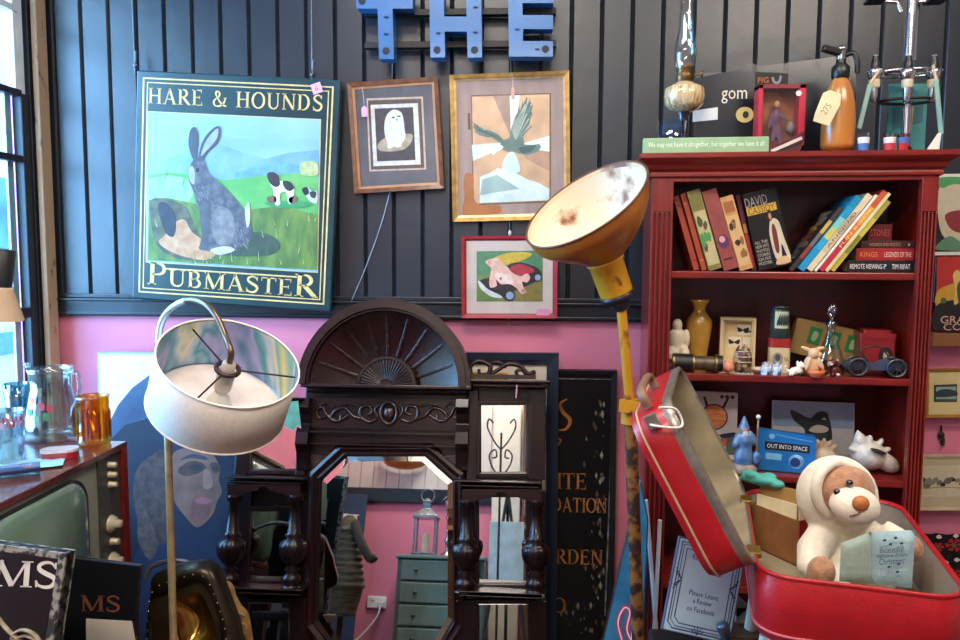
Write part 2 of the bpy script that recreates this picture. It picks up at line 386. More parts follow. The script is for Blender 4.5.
sc.cycles.max_bounces = 8; sc.cycles.transparent_max_bounces = 16; sc.cycles.use_denoising = True; sc.cycles.sample_clamp_indirect = 6
sc.cycles.caustics_reflective = False; sc.cycles.caustics_refractive = False
# ------------------------------------------------------------------ overmantel mirror, leaning on the wall
MAH = wood('#2c0f0f', '#150606', .34, .2, (26, 26, 2.2), spec=.3)
MAHX = wood('#2c0f0f', '#150606', .34, .2, (2.2, 26, 26), spec=.3)
MAHD = wood('#1e0a0a', '#0d0404', .36, .2, (26, 26, 2.2), spec=.3)
MIR = mirror_mat()
LEAN = RD(13)
ptop = at(385, 298, -.105); HO = ptop.z/cos(LEAN)
Rl = Euler((-LEAN, 0, 0)).to_matrix()
OM = thing('overmantel_mirror', 'dark carved mahogany overmantel with arched fan top and big octagonal mirror', 'mirror', ptop-Rl@Vector((0, 0, HO)), (-LEAN, 0, 0))
def O(px, py, y=0.0): p = on(OM, px, py, y); return p.x, p.z
def obox(mb, xa, ya, xb, yb, y0, y1, m, yf=None):
    yf = y0 if yf is None else yf; a = O(xa, ya, yf); c = O(xb, yb, yf); mb.box(a[0], c[0], y0, y1, c[1], a[1], m)
b = MB()
a = O(306, 384); c = O(468, 384); b.box(a[0], c[0], .0, .035, 0, a[1], MAH)
for xa, xb, yy in ((238, 306, 398), (468, 543, 384)):
    a = O(xa, yy); c = O(xb, yy); b.box(a[0], c[0], .012, .04, 0, a[1], MAHD)
b.build('back_panel', OM, bevel=.003)
pxm = (O(470, 390)[0]-O(310, 390)[0])/160     # metres per pixel on the board
# arched hood
cx, cz = O(385, 386, -.06); r1 = abs(O(470, 386, -.06)[0]-cx); zz = O(385, 297, -.1)[1]-cz
r1 = (r1+zz)/2
b = MB()
for ra, rb, y0 in ((1.0, .93, -.10), (.95, .885, -.118), (.905, .86, -.105)):
    po = circ(cx, cz, r1*ra, n=40, a0=0, a1=pi)+circ(cx, cz, r1*rb, n=40, a0=0, a1=pi)[::-1]; b.prism(po, y0, .03, MAHX)
b.build('arch_moulding', OM, bevel=.004)
b = MB(); nr, na = 8, 48; R = []
for i in range(nr+1):
    q = i/nr; R.append([(cx+r1*.88*q*cos(pi*j/na), -.012-.07*q*q, cz+r1*.88*q*sin(pi*j/na)) for j in range(na+1)])
b.rings(R, mat('#2d100f', .25, hx2='#180807', ns=3, coat=.3), True, False, False, closed=False)
b.build('hood_shell', OM)
for k in range(1, 10):
    t = pi*k/10; b = MB()
    for i in range(4):
        q0, q1 = .36+.5*i/4, .36+.5*(i+1)/4
        b.bar((cx+r1*q0*cos(t), -.016-.075*q0*q0, cz+r1*q0*sin(t)), (cx+r1*q1*cos(t), -.016-.075*q1*q1, cz+r1*q1*sin(t)), .0125, .012, MAH)
    b.build('hood_rib', OM, bevel=.003)
b = MB(); rf = r1*.35
b.prism(circ(cx, cz, rf, n=30, a0=0, a1=pi), -.036, -.008, MAHD); b.prism(circ(cx, cz, rf, n=30, a0=0, a1=pi)+circ(cx, cz, rf*.9, n=30, a0=0, a1=pi)[::-1], -.046, -.03, MAHX)
for k in range(25):
    t = pi*k/24; b.bar((cx+rf*.22*cos(t), -.04, cz+rf*.22*sin(t)), (cx+rf*.9*cos(t), -.04, cz+rf*.9*sin(t)), .0045, .008, MAHX)
b.prism(circ(cx, cz, rf*.2, n=16, a0=0, a1=pi), -.05, -.03, MAH)
b.build('fan_carving', OM, bevel=.0015)
# ledge, frieze and mouldings
b = MB(); obox(b, 300, 383, 471, 390, -.105, .02, MAHX); obox(b, 306, 390, 467, 395, -.06, .02, MAHX); b.build('arch_ledge', OM, bevel=.005)
b = MB(); obox(b, 312, 396, 464, 431, -.012, .01, MAHX); obox(b, 308, 431, 467, 436, -.035, .01, MAHX); obox(b, 309, 443, 466, 448, -.03, .01, MAHX); obox(b, 312, 396, 464, 399, -.02, .01, MAHX); b.build('frieze', OM, bevel=.003)
CAR = wood('#3a1c16', '#210d0a', .3, .6, (14, 14, 14))
def scroll(mb, pts, r, m, y):
    P = spl([O(px, py, y) for px, py in pts], 6, False); n = len(P); mb.tube([(x, y, z) for x, z in P], [r*(.5+.5*sin(pi*(.12+.8*i/n))) for i in range(n)], m, 8)
yy = -.018
for s in (-1, 1):
    b = MB()
    f = lambda pts: [(389+s*dx, 413+dy) for dx, dy in pts]
    scroll(b, f([(12, 6), (20, 9), (28, 4), (28, -5), (20, -7), (17, -1), (22, 2)]), .006, CAR, yy)
    scroll(b, f([(26, 6), (36, 3), (44, -5), (54, -2), (58, 6), (50, 8), (48, 2)]), .006, CAR, yy)
    scroll(b, f([(40, 2), (52, 8), (62, 2), (66, -6), (72, -2), (70, 5), (64, 4)]), .0055, CAR, yy)
    scroll(b, f([(30, -6), (40, -9), (48, -8)]), .004, CAR, yy); scroll(b, f([(56, -6), (62, -10), (70, -8)]), .004, CAR, yy); scroll(b, f([(10, -8), (14, -3), (11, 4)]), .005, CAR, yy)
    b.build('scroll_carving', OM)
b = MB(); p = [O(389+8*cos(t*pi/12), 413+11*sin(t*pi/12), yy) for t in range(25)]; b.tube([(x, yy-.004, z) for x, z in p], .0055, CAR, 8)
c_ = O(389, 413, yy); b.ell((c_[0], yy, c_[1]), (.019, .011, .026), CAR); b.build('cartouche', OM)
# octagonal mirror
OCT = [(347, 456), (425, 456), (453, 481), (453, 620), (437, 648), (338, 648), (318, 620), (322, 480)]
def octo(k, y):
    mx, my = 387.5, 552; return [(q[0], y, q[1]) for q in (O(mx+(px-mx)*k[0], my+(py-my)*k[1], 0) for px, py in OCT)]
b = MB(); b.rings([octo((1.2, 1.135), .0), octo((1.17, 1.11), -.014), octo((1.12, 1.08), -.02), octo((1.06, 1.042), -.01), octo((1.035, 1.025), -.018), octo((.995, .995), -.002)], MAH, False, False, False); b.build('octagon_moulding', OM, bevel=.002)
b = MB(); o1 = octo((.92, .945), -.0035); b.rings([octo((1.0, 1.0), -.0010), o1], MIR, False, False, False); b.add(o1, [tuple(range(8))], MIR); b.build('centre_mirror', OM)
for (ax, ay, sx, sy) in ((309, 452, 1, 1), (464, 452, -1, 1)):
    b = MB(); p = [O(ax, ay), O(ax+sx*30, ay), O(ax+sx*2, ay+28)]; b.prism([p[0], p[2], p[1]] if sx > 0 else p, -.006, .004, MAHD)
    for t in range(7):
        u = RD(8+t*12); q0 = O(ax+sx*3, ay+3); q1 = O(ax+sx*(3+19*cos(u)), ay+3+19*sin(u)); b.bar((q0[0], -.008, q0[1]), (q1[0], -.008, q1[1]), .006, .008, CAR)
    b.build('spandrel_fan', OM, bevel=.001)
# side wings
def sidemirror(px0, py0, px1, py1, name='side_mirror'):
    b = MB(); p = [O(px0, py0), O(px1, py0), O(px1, py1), O(px0, py1)]; m = 3.2*pxm
    q = [(p[0][0]+m, p[0][1]-m), (p[1][0]-m, p[1][1]-m), (p[2][0]-m, p[2][1]+m), (p[3][0]+m, p[3][1]+m)]
    A = [(x, .004, z) for x, z in p]; B = [(x, .001, z) for x, z in q]
    b.rings([A, B], MIR, False, False, False); b.add(B, [(0, 1, 2, 3)], MIR); o = b.build(name, OM)
    b = MB()
    for i in range(4):
        u, v = p[i-1], p[i]; b.bar((u[0], -.003, u[1]), (v[0], -.003, v[1]), 4*pxm, .016, MAH)
    b.build('mirror_moulding', o, bevel=.002)
for r_ in ((478, 402, 529, 475), (476, 494, 529, 586), (476, 601, 531, 650), (249, 402, 300, 472), (247, 508, 294, 582), (246, 600, 292, 648)): sidemirror(*r_)
def shelf(xa, xb, ya, yb, d, name='shelf'):
    b = MB(); obox(b, xa, ya, xb, (ya+yb)/2, -d, .02, MAHX); obox(b, xa+3, (ya+yb)/2, xb-3, yb, -d+.012, .02, MAHX); b.build(name, OM, bevel=.004)
shelf(470, 551, 379, 388, .09, 'cornice'); shelf(224, 302, 396, 403, .085, 'cornice')
shelf(455, 542, 480, 489, .1); shelf(223, 303, 476, 485, .1)
shelf(456, 545, 591, 599, .1); shelf(219, 302, 587, 596, .1)
PRO = [(500, 7), (505, 8), (507, 4.5), (520, 5), (537, 6.5), (540, 9.5), (543, 6.5), (547, 12.5, 1), (551, 13.5, 1), (557, 13, 1), (563, 11, 1), (568, 7), (571, 4.5), (574, 8), (577, 5), (581, 9), (586, 10), (589, 7), (592, 10)]
for cx_, dy in ((466, 0), (536, 0), (231, -5), (293, -5)):
    pr = []
    for q in PRO[::-1]: p = O(cx_, q[0]+dy, -.065); pr.append((q[1]*pxm*.95, p[1]) + tuple(q[2:]))
    b = MB(); p = O(cx_, 550, -.065); b.lathe([(r, h-pr[0][1])+tuple(k) for r, h, *k in pr], MAHD, 36, (p[0], -.065, pr[0][1]), flute=.06, fn=12); b.build('column', OM)
for xa, xb, dy in ((462, 541, 0), (228, 300, -5)):
    b = MB(); top = [(xa, 489+dy), (xb, 489+dy)]; low = [(xb, 502+dy)]+[(xb+(xa-xb)*t, 502+dy-7*sin(pi*min(max((t-.12)/.76, 0), 1))-3.2*(abs(t-.5) < .06)) for t in [i/24 for i in range(1, 24)]]+[(xa, 502+dy)]
    b.prism([O(x, y, -.08) for x, y in top+low], -.085, -.065, MAHX); b.build('apron', OM, bevel=.002)
for xa, xb, ya, yb in ((455, 476, 599, 660), (531, 546, 599, 660), (219, 246, 597, 660), (292, 304, 597, 660), (469, 477, 389, 480), (530, 545, 389, 480), (468, 476, 490, 592), (529, 545, 490, 592), (240, 248, 404, 476), (300, 306, 404, 476), (238, 247, 490, 590), (295, 306, 490, 590)):
    b = MB(); a = O(xa, ya); c = O(xb, yb); b.box(a[0], c[0], -.012, .03, 0 if yb > 650 else c[1], a[1], MAHD); b.build('wing_post', OM, bevel=.003)
for xc in (463, 306):
    b = MB(); pts = [(0, 398), (10, 399), (11, 408), (6, 414), (4, 424), (8, 432), (9, 444), (5, 452), (3, 462), (2, 470), (0, 472)]
    z = [O(xc, q[1])[1] for q in pts]; p = [(-q[0]*pxm*1.5, zz_) for q, zz_ in zip(pts, z)]; x = O(xc, 430)[0]; w2 = 6*pxm
    n = len(p); A = [(x-w2, y-.004, zz_) for y, zz_ in p]; B = [(x+w2, y-.004, zz_) for y, zz_ in p]
    b.add(A, [tuple(range(n))], MAHD); b.add(B, [tuple(range(n))[::-1]], MAHD); b.add(A+B, [(i, (i+1) % n, n+(i+1) % n, n+i) for i in range(n)], MAHD); b.build('corbel', OM, bevel=.002)
# crest: pierced scroll above the right wing
b = MB(); yy = -.03
scroll(b, [(472, 378), (471, 366), (480, 361), (490, 366), (488, 374), (480, 375), (479, 369)], .008, MAHX, yy)
scroll(b, [(484, 377), (498, 370), (508, 364), (520, 366), (528, 374), (534, 372), (533, 377)], .008, MAHX, yy)
scroll(b, [(520, 378), (516, 372), (522, 370), (526, 376)], .006, MAHX, yy); scroll(b, [(490, 363), (498, 362), (506, 368)], .006, MAHX, yy)
obox(b, 470, 374, 536, 379, -.04, -.015, MAHX); b.build('crest', OM)
b = MB(); c_ = O(517, 385, -.095); d_ = O(516, 398, -.095); b.tube([(c_[0], -.095, c_[1]), (d_[0]+.002, -.097, (c_[1]+d_[1])/2), (d_[0], -.095, d_[1])], .0025, flatc('#b98a92')); b.build('tag_ribbon', OM)
# ---- what the mirrors show: the wall behind the camera
nrm = Rl@Vector((0, -1, 0)); O0 = OM.location.copy()
def pm(px, py, Y):
    d = ray(px, py); h = CAM+d*(((O0-CAM).dot(nrm))/d.dot(nrm)); e = d-nrm*2*d.dot(nrm); return h+e*((Y-h.y)/e.y)

def pmT(T, px, py, yl):
    d = ray(px, py); h = CAM+d*(((O0-CAM).dot(nrm))/d.dot(nrm)); e = d-nrm*2*d.dot(nrm)
    I = T.matrix_basis.inverted(); o = I@h; k = I.to_3x3()@e; q = o+k*((yl-o.y)/k.y); return q.x, q.z
# ------------------------------------------------------------------ things behind the camera, seen in the mirrors
GRN = mat('#6f8a82', .4, noise=.12, ns=10); GRD = mat('#5d776f', .4, noise=.12, ns=10)
tl = pm(398, 554, -3.28)
t = thing('chest_of_drawers', 'grey-green chest of drawers by the pink wall, seen in the octagonal mirror', 'chest of drawers', (tl.x, -3.28, 0), (0, 0, 0))
cw, ch, dr = .62, tl.z, .44
b = MB(); b.box(0, cw, -dr, -.02, .05, ch-.025, GRD); b.box(.02, .07, -.07, -.02, 0, .05, GRD); b.box(cw-.07, cw-.02, -.07, -.02, 0, .05, GRD); b.box(.02, .07, -dr, -dr+.05, 0, .05, GRD); b.box(cw-.07, cw-.02, -dr, -dr+.05, 0, .05, GRD); b.build('carcass', t, bevel=.004)
b = MB(); b.box(-.015, cw+.015, -dr, .01, ch-.025, ch, GRN); b.build('chest_top', t, bevel=.006)
for i in range(4):
    z1 = ch-.035-i*.15; b = MB(); b.box(.03, cw-.03, -.03, .0, z1-.135, z1, GRN); d = b.build('drawer', t, bevel=.006)
    for x in (.14, cw-.14):
        k = MB(); k.lathe([(.006, 0), (.006, .012), (.014, .018), (.014, .026), (.004, .03)], mat('#3d4b44', .35, .3), 14, (x, -.002, z1-.068), (0, 1, 0)); k.build('knob', d)
SIL = mat('#9aa0a4', .25, .9, noise=.3, ns=30)
t = thing('lantern', 'silver metal lantern on the green chest of drawers, in the mirror', 'lantern', (tl.x+.17, -3.45, ch))
b = MB(); b.box(-.09, .09, -.09, .09, 0, .025, SIL); b.build('base', t, bevel=.004)
for x in (-.075, .075):
    for y in (-.075, .075): MB().box(x-.007, x+.007, y-.007, y+.007, .025, .27, SIL).build('cage_post', t)
b = MB(); b.rings([[(x*k, y*k, z) for x, y in ((-.095, -.095), (.095, -.095), (.095, .095), (-.095, .095))] for k, z in ((1, .27), (.95, .29), (.35, .34), (.3, .39), (.36, .395), (.1, .42))], SIL, False); b.build('roof', t, bevel=.003)
b = MB(); b.lathe([(.03, .026), (.03, .16), (.004, .165)], mat('#e8d9b0', .6), 16); b.build('candle', t)
b = MB(); b.tube([(.05*cos(a), 0, .44+.05*sin(a)) for a in [i*pi/8 for i in range(17)]], .004, SIL, 8); b.build('ring', t)
t = thing('candlestick', 'ornate pale metal candlestick beside the lantern, in the mirror', 'candlestick', (tl.x+.34, -3.4, ch))
b = MB(); b.lathe([(.06, 0), (.055, .015), (.018, .03), (.012, .08), (.026, .11), (.012, .14), (.01, .25), (.024, .28), (.012, .3), (.03, .36), (.034, .39), (.026, .4)], SIL, 20); b.build('stick', t)
b = MB(); b.tube([(.012, 0, .25), (.05, 0, .3), (.06, 0, .38), (.03, 0, .42), (-.02, 0, .43), (-.05, 0, .4)], .006, SIL, 8); b.build('arm', t)
b = MB(); b.prism([(-.02, .12), (.02, .12), (.02, .19), (0, .21), (-.02, .19)], .05, .053, flatc('#e9e6d8')); b.build('price_tag', t, loc=(.04, 0, 0))
p = pm(377, 602, YF+.012)
t = thing('wall_socket', 'white double wall socket low on the pink wall, in the mirror', 'socket', (p.x, YF+.002, p.z), (0, 0, pi))
WP = flatc('#eceae6', .3)
b = MB(); b.box(-.073, .073, -.012, 0, -.043, .043, WP); b.build('faceplate', t, bevel=.004)
MB().box(.02, .045, -.016, -.011, .012, .032, WP).build('switch', t, bevel=.002); MB().box(-.045, -.02, -.016, -.011, .012, .032, WP).build('switch', t, bevel=.002)
t = thing('plug', 'white plug with trailing white cord in the wall socket, in the mirror', 'plug', (p.x+.035, YF+.0145, p.z-.012), (0, 0, pi))
b = MB(); b.box(-.022, .022, -.035, 0, -.025, .018, WP); b.build('body', t, bevel=.006)
b = MB(); b.tube(spl([(0, -.03, -.02), (.02, -.06, -.1), (.13, -.1, -.24), (.25, -.14, -.32), (.3, -.2, -p.z+.019)], 8, False), .006, WP, 8); b.build('cord', t)
p = pm(405, 461, YF+.05); t = thing('wall_lamp', 'orange bowl wall lamp high on the pale boards, at the mirror top', 'lamp', (p.x, YF+.016, p.z))
MB().lathe([(.03, 0), (.03, .01)], WP, 18, (0, 0, 0), (0, 1, 0)).build('bracket', t)
b = MB(); b.rings([[(.2*k*cos(a), .012+.11*k*sin(a), z) for a in [pi*i/16 for i in range(17)]] for k, z in ((1, .03), (.93, -.005), (.7, -.04), (.3, -.062), (.02, -.066))], mat('#d87a2c', .35, coat=.4), True, False, False, closed=False); b.build('bowl_shade', t)
# dark sign board leaning on that wall, and the draped dress form before it
a = pm(324, 487, -3.0); c = pm(363, 560, -3.0)
t = thing('pub_board', 'dark blue pub signboard behind the striped dress form, in the mirror', 'sign', (-1.48, -3.4, 0), (RD(-9), 0, pi-RD(8)))
hb = a.z/cos(RD(9))+.04; b = MB(); b.box(-.24, .24, 0, .02, 0, hb, mat('#1c2f4a', .4)); b.build('board', t, bevel=.003)
b = MB(); serif(b, 'BI', -.2, hb-.3, .1, hb-.3, .14, -.002, mat('#d8d5cb', .5)); b.flat([(-.2, hb-.75), (.2, hb-.75), (.2, hb-.4), (-.2, hb-.4)], -.001, mat('#8fb3cc', .5)); b.build('lettering', t)
p = pm(346, 560, -2.75)
t = thing('dress_form', 'dress form wrapped in brown striped cloth, in the octagonal mirror', 'dress form', (p.x-.0, -2.75, 0))
KN = mat('#5d4c33', .9, hx2='#2e261a', ns=9, stretch=(1, 1, 6), bump=.6, bs=60)
z0 = pm(343, 515, -2.75).z
b = MB(); pr = [(.09, z0-.62), (.12, z0-.5)]
for i in range(9): h = z0-.46+i*.042; q = .125-.0075*i; pr += [(q, h), (q+.014, h+.014), (q+.012, h+.03), (q, h+.04)]
pr += [(.05, z0-.06), (.045, z0-.02), (.02, z0)]
b.lathe(pr, KN, 26); b.build('striped_wrap', t)
b = MB(); b.lathe([(.15, 0), (.15, .02), (.02, .05), (.018, z0-.62), (.09, z0-.618)], mat('#2a1d14', .4), 20); b.build('stand', t)
b = MB(); b.tube(spl([(.05, .06, z0-.05), (.1, .08, z0-.16), (.17, .06, z0-.27), (.2, .05, z0-.25)], 5, False), [.03]*15+[.012], mat('#3a2c1d', .8), 8); b.build('draped_sleeve', t)
# right-hand side of that wall
t = MB().box(-.11, .11, -.02, .02, 0, 1.9, mat('#e2d7c4', .5, noise=.05)).build('screen_panel', loc=(-.19, YF+.06, 0), rot=(RD(1), 0, 0), bevel=.004); tag(t, 'tall cream panel standing at the pink wall, in the upper side mirror', 'panel')
t = thing('cupboard', 'brown wooden cupboard with a shelf, seen in the narrow side mirrors', 'cupboard', (.18, YF+.25, 0))
BRW = wood('#7a5233', '#573620', .4, .2)
b = MB(); b.box(-.24, .24, -.24, .0, 0, 1.95, BRW); b.build('carcass', t, bevel=.004)
for x in (-.12, .12):
    b = MB(); b.box(x-.105, x+.105, 0, .02, 1.0, 1.9, BRW); b.box(x-.075, x+.075, .018, .026, 1.06, 1.84, wood('#8a6242', '#6a4529', .4, .2)); d = b.build('door', t, bevel=.004)
    k = MB(); k.ell((x+(.07 if x < 0 else -.07), .035, 1.3), .012, mat('#b99a55', .3, .8)); k.build('knob', d)
b = MB(); b.box(-.24, .24, 0, .12, .9, .93, mat('#b77a4a', .4)); b.build('shelf', t, bevel=.003)
BLK = mat('#17181a', .4)
t = thing('easel', 'black folding easel with a pale canvas, seen in the lower side mirror', 'easel', (-.16, -3.2, 0))
for x, y in ((-.16, .1), (.16, .1), (0, -.2)): MB().bar((x, y, 0), (0, -.02, 1.15), .022, .022, BLK).build('leg', t)
MB().box(-.18, .18, .09, .11, .48, .5, BLK).build('ledge', t)
MB().box(-.12, .12, .085, .1, .5, .92, mat('#c5d2cf', .6)).build('canvas', t, bevel=.002)
t = thing('scroll_stand', 'black wrought iron scroll stand, seen in the upper side mirror', 'stand', (-.21, -2.98, 0))
MB().tube([(0, 0, 0), (0, 0, 1.52)], .008, BLK, 8).build('stem', t); MB().lathe([(.13, 0), (.13, .012), (.02, .03)], BLK, 20).build('base', t)
for s in (-1, 1):
    MB().tube(spl([(0, 0, 1.2), (s*.06, 0, 1.28), (s*.08, 0, 1.36), (s*.04, 0, 1.4), (s*.03, 0, 1.35), (s*.06, 0, 1.34)], 6, False), .006, BLK, 8).build('scroll', t)
    MB().tube(spl([(0, 0, 1.4), (s*.05, 0, 1.46), (s*.1, 0, 1.56), (s*.09, 0, 1.62), (s*.06, 0, 1.59)], 6, False), .006, BLK, 8).build('scroll', t)
# ------------------------------------------------------------------ pub sign
GOLD = mat('#e0c07a', .4, .0, noise=.15, ns=30); SGN = mat('#163b40', .3, noise=.2, ns=6, coat=.3)
loc, ry, w, h = fit((136, 70), (340, 80), (331, 313), (133, 297), -.075)
PS = thing('pub_sign', 'large dark green pub sign painted with a sitting hare, hanging on the dark boards', 'sign', loc, (0, ry, 0))
b = MB(); b.box(-w/2, w/2, 0, .03, -h/2, h/2, SGN); b.build('board', PS, bevel=.004)
b = MB()
for mgn, tk in ((.026, .0065), (.0405, .0045)):
    b.stroke([(-w/2+mgn, -h/2+mgn), (w/2-mgn, -h/2+mgn), (w/2-mgn, h/2-mgn), (-w/2+mgn, h/2-mgn)], tk*1.25, -.0006, GOLD, True)
b.build('gold_border', PS)
def PP(pts, y=-.001): return pp(PS, pts, y)
def half(pts): return [(x/2, y/2) for x, y in pts]
b = MB()
a0, a1 = PP([(149, 103.5)])[0], PP([(322.5, 111.5)])[0]; serif(b, 'HARE & HOUNDS', a0[0]-.003, a0[1], a1[0], a1[1]+.001, .055, -.001, GOLD, gap=.1)
b.build('hare_lettering', PS)
b = MB(); a0, a1 = PP([(147.5, 284)])[0], PP([(317, 298)])[0]; serif(b, 'PUBMASTER', a0[0], a0[1], a1[0], a1[1], .08, -.001, GOLD, sizes=(0, 8), small=.74, gap=.07)
a0, a1 = PP([(165, 268.5)])[0], PP([(297, 277)])[0]; b.stroke([a0, a1], .0055, -.001, GOLD); b.build('pubmaster_lettering', PS)
# painted panel
b = MB(); c4 = [(148, 112), (320, 120), (317, 272), (146.5, 261.5)]
Q = PP(c4); cx_ = sum(q[0] for q in Q)/4; cz_ = sum(q[1] for q in Q)/4
b.flat([(cx_+(x-cx_)*1.012, cz_+(z-cz_)*1.012) for x, z in Q], -.0008, mat('#c9b98a', .4)); b.flat(Q, -.0012, mat('#84abb2', .45, noise=.0, hx2='#9bbfc0', ns=3, stretch=(1, 1, 3)))
def art(pts, y, hx, sm=True, **k):
    p = PP(half(pts), y); b.flat(spl(p, 5) if sm else p, y, mat(hx, .5, noise=k.get('noise', .16), ns=k.get('ns', 26), hx2=k.get('hx2'), stretch=k.get('st')))
art([(297, 330), (330, 322), (380, 300), (430, 285), (470, 300), (530, 318), (580, 305), (638, 300), (638, 360), (297, 360)], -.0015, '#6f98bb', hx2='#8db3c6', ns=9, sm=False)
art([(470, 345), (520, 330), (560, 322), (600, 330), (637, 318), (637, 350), (470, 365)], -.0018, '#6fa0b4', sm=False)
art([(297, 350), (340, 345), (400, 350), (450, 360), (520, 352), (600, 345), (636, 348), (636, 440), (297, 440)], -.002, '#4fa054', hx2='#74b562', ns=8, sm=False)
art([(297, 358), (330, 350), (370, 355), (390, 380), (370, 420), (297, 410)], -.0023, '#7fb98a', hx2='#a3cfa0', ns=30, st=(1, 1, .3), sm=False)
art([(490, 420), (560, 412), (636, 430), (634, 540), (296, 520), (297, 400), (330, 395), (380, 405), (440, 420)], -.0026, '#4c6c34', hx2='#738e40', ns=24, st=(1, 1, .4), sm=False)
art([(300, 405), (330, 398), (370, 412), (385, 440), (400, 470), (430, 490), (440, 510), (400, 522), (340, 512), (310, 480)], -.003, '#4c4a3c', hx2='#6d6a4f', ns=30)
art([(330, 470), (350, 445), (370, 440), (385, 465), (420, 490), (430, 512), (400, 520), (345, 505), (318, 485)], -.0034, '#bb8258', hx2='#cfa67c', ns=26)
art([(316, 412), (330, 405), (348, 425), (352, 455), (345, 474), (328, 460)], -.0037, '#35363c')
art([(500, 465), (540, 470), (560, 490), (540, 510), (470, 512), (430, 505), (455, 485)], -.0037, '#3f5040')
for i in range(46):
    x = RN.uniform(300, 630); y = RN.uniform(440, 530) if x > 520 or x < 320 else RN.uniform(352, 395) if x < 380 else RN.uniform(515, 530)
    l = RN.uniform(8, 22); p = PP(half([(x, y), (x+RN.uniform(-5, 5), y-l)]), -.0039); b.stroke(p, [.003, .0006], -.0039, mat(RN.choice(['#9fc17a', '#4f7a3d', '#b7c98c', '#6d9152']), .5))
art([(380, 340), (383, 325), (395, 315), (408, 322), (416, 345), (425, 354), (450, 375), (475, 403), (495, 430), (503, 455), (503, 478), (485, 492), (450, 500), (420, 503), (398, 497), (402, 488), (410, 470), (412, 440), (396, 415), (387, 385), (379, 362)], -.0042, '#4a4d56', hx2='#6d6c70', ns=40)
FUR = [mat(c, .6) for c in ('#8a8886', '#3a3c44', '#a09a90', '#565860')]
for i in range(170):
    t = RN.random(); x = 392+100*t+RN.uniform(-14, 10); y = 360+118*t**.8+RN.uniform(-10, 48)*(1-.3*t)
    if y > 492 or x > 497 or y < 352+.95*(x-395)*.9: continue
    p = PP(half([(x, y), (x+RN.uniform(2, 6), y+RN.uniform(6, 12))])); b.stroke(p, [.0022, .0006], -.00425, FUR[i % 4])
art([(386, 318), (377, 290), (380, 262), (390, 254), (396, 272), (394, 300), (392, 320)], -.0045, '#4b4f58'); art([(396, 320), (404, 285), (420, 262), (436, 252), (441, 262), (435, 285), (415, 305), (404, 322)], -.0045, '#4b4f58'); art([(402, 312), (410, 286), (424, 266), (436, 257), (434, 276), (416, 298)], -.0048, '#9aa3b0')
art([(425, 430), (440, 412), (462, 425), (470, 455), (462, 485), (440, 490), (425, 470)], -.0045, '#6f6e70', hx2='#8b8884', ns=36); art([(400, 400), (420, 420), (418, 460), (413, 494), (398, 498), (404, 470), (400, 440)], -.0047, '#5a5b60')
art([(378, 340), (384, 332), (390, 345), (388, 368), (380, 362)], -.0047, '#a5a49e'); art([(392, 338), (397, 336), (398, 343), (393, 344)], -.005, '#1c1c1f'); art([(490, 420), (498, 405), (500, 440), (494, 455)], -.0047, '#c5c6c4'); art([(420, 500), (450, 492), (470, 500), (440, 510)], -.0047, '#bdb3a2')
art([(534, 350), (548, 346), (555, 360), (578, 364), (588, 376), (584, 405), (576, 405), (572, 385), (560, 388), (560, 408), (550, 408), (546, 380)], -.0047, '#e6e8e2'); art([(534, 348), (546, 344), (556, 352), (560, 368), (552, 374), (540, 366)], -.005, '#3d2f33'); art([(566, 362), (580, 364), (588, 376), (578, 382), (568, 374)], -.005, '#33302f')
art([(606, 378), (616, 374), (626, 384), (634, 382), (634, 406), (622, 404), (614, 395)], -.0047, '#c4c5bd'); art([(604, 378), (614, 374), (618, 386), (610, 390)], -.005, '#2e2b2c'); art([(620, 384), (632, 384), (630, 396), (622, 394)], -.005, '#3b3836'); art([(534, 395), (550, 392), (552, 404), (538, 405)], -.0047, '#7f5c42'); art([(578, 396), (592, 392), (594, 405), (580, 406)], -.0047, '#6d5a44')
art([(530, 405), (600, 402), (620, 412), (560, 416)], -.0044, '#3f8f58'); art([(600, 328), (615, 322), (634, 326), (634, 350), (604, 350)], -.0044, '#9bb06a', hx2='#c5c08a', ns=60)
b.build('painting', PS)
b = MB(); p = PP([(317, 88.5)])[0]; s = .023
b.flat([(p[0]+s*1.1*cos(a), p[1]+s*1.1*sin(a)) for a in (1.15, 2.72, 4.29, 5.86)], -.0045, flatc('#e8a9bd')); b.text('6', p[0], p[1], .012, .016, -.0048, flatc('#a45f74'), .2); b.build('price_note', PS)
for px, pt in ((135, 5), (312, 5)):
    b = MB(); q = PP([(px, 74 if px < 200 else 83)], .015)[0]; g = PP([(px-4 if px < 200 else px-1, -12)], .02)[0]
    b.tube([(q[0], .015, q[1]), (g[0], .022, g[1])], .0012, mat('#8d9096', .4, .8), 6); b.lathe([(.004, 0), (.009, .006), (.009, .012), (.004, .018), (.004, .05), (.007, .055), (.004, .06)], mat('#6d7076', .35, .8), 12, (q[0]+.001, .015, q[1]+.02)); b.build('hanging_wire', PS)
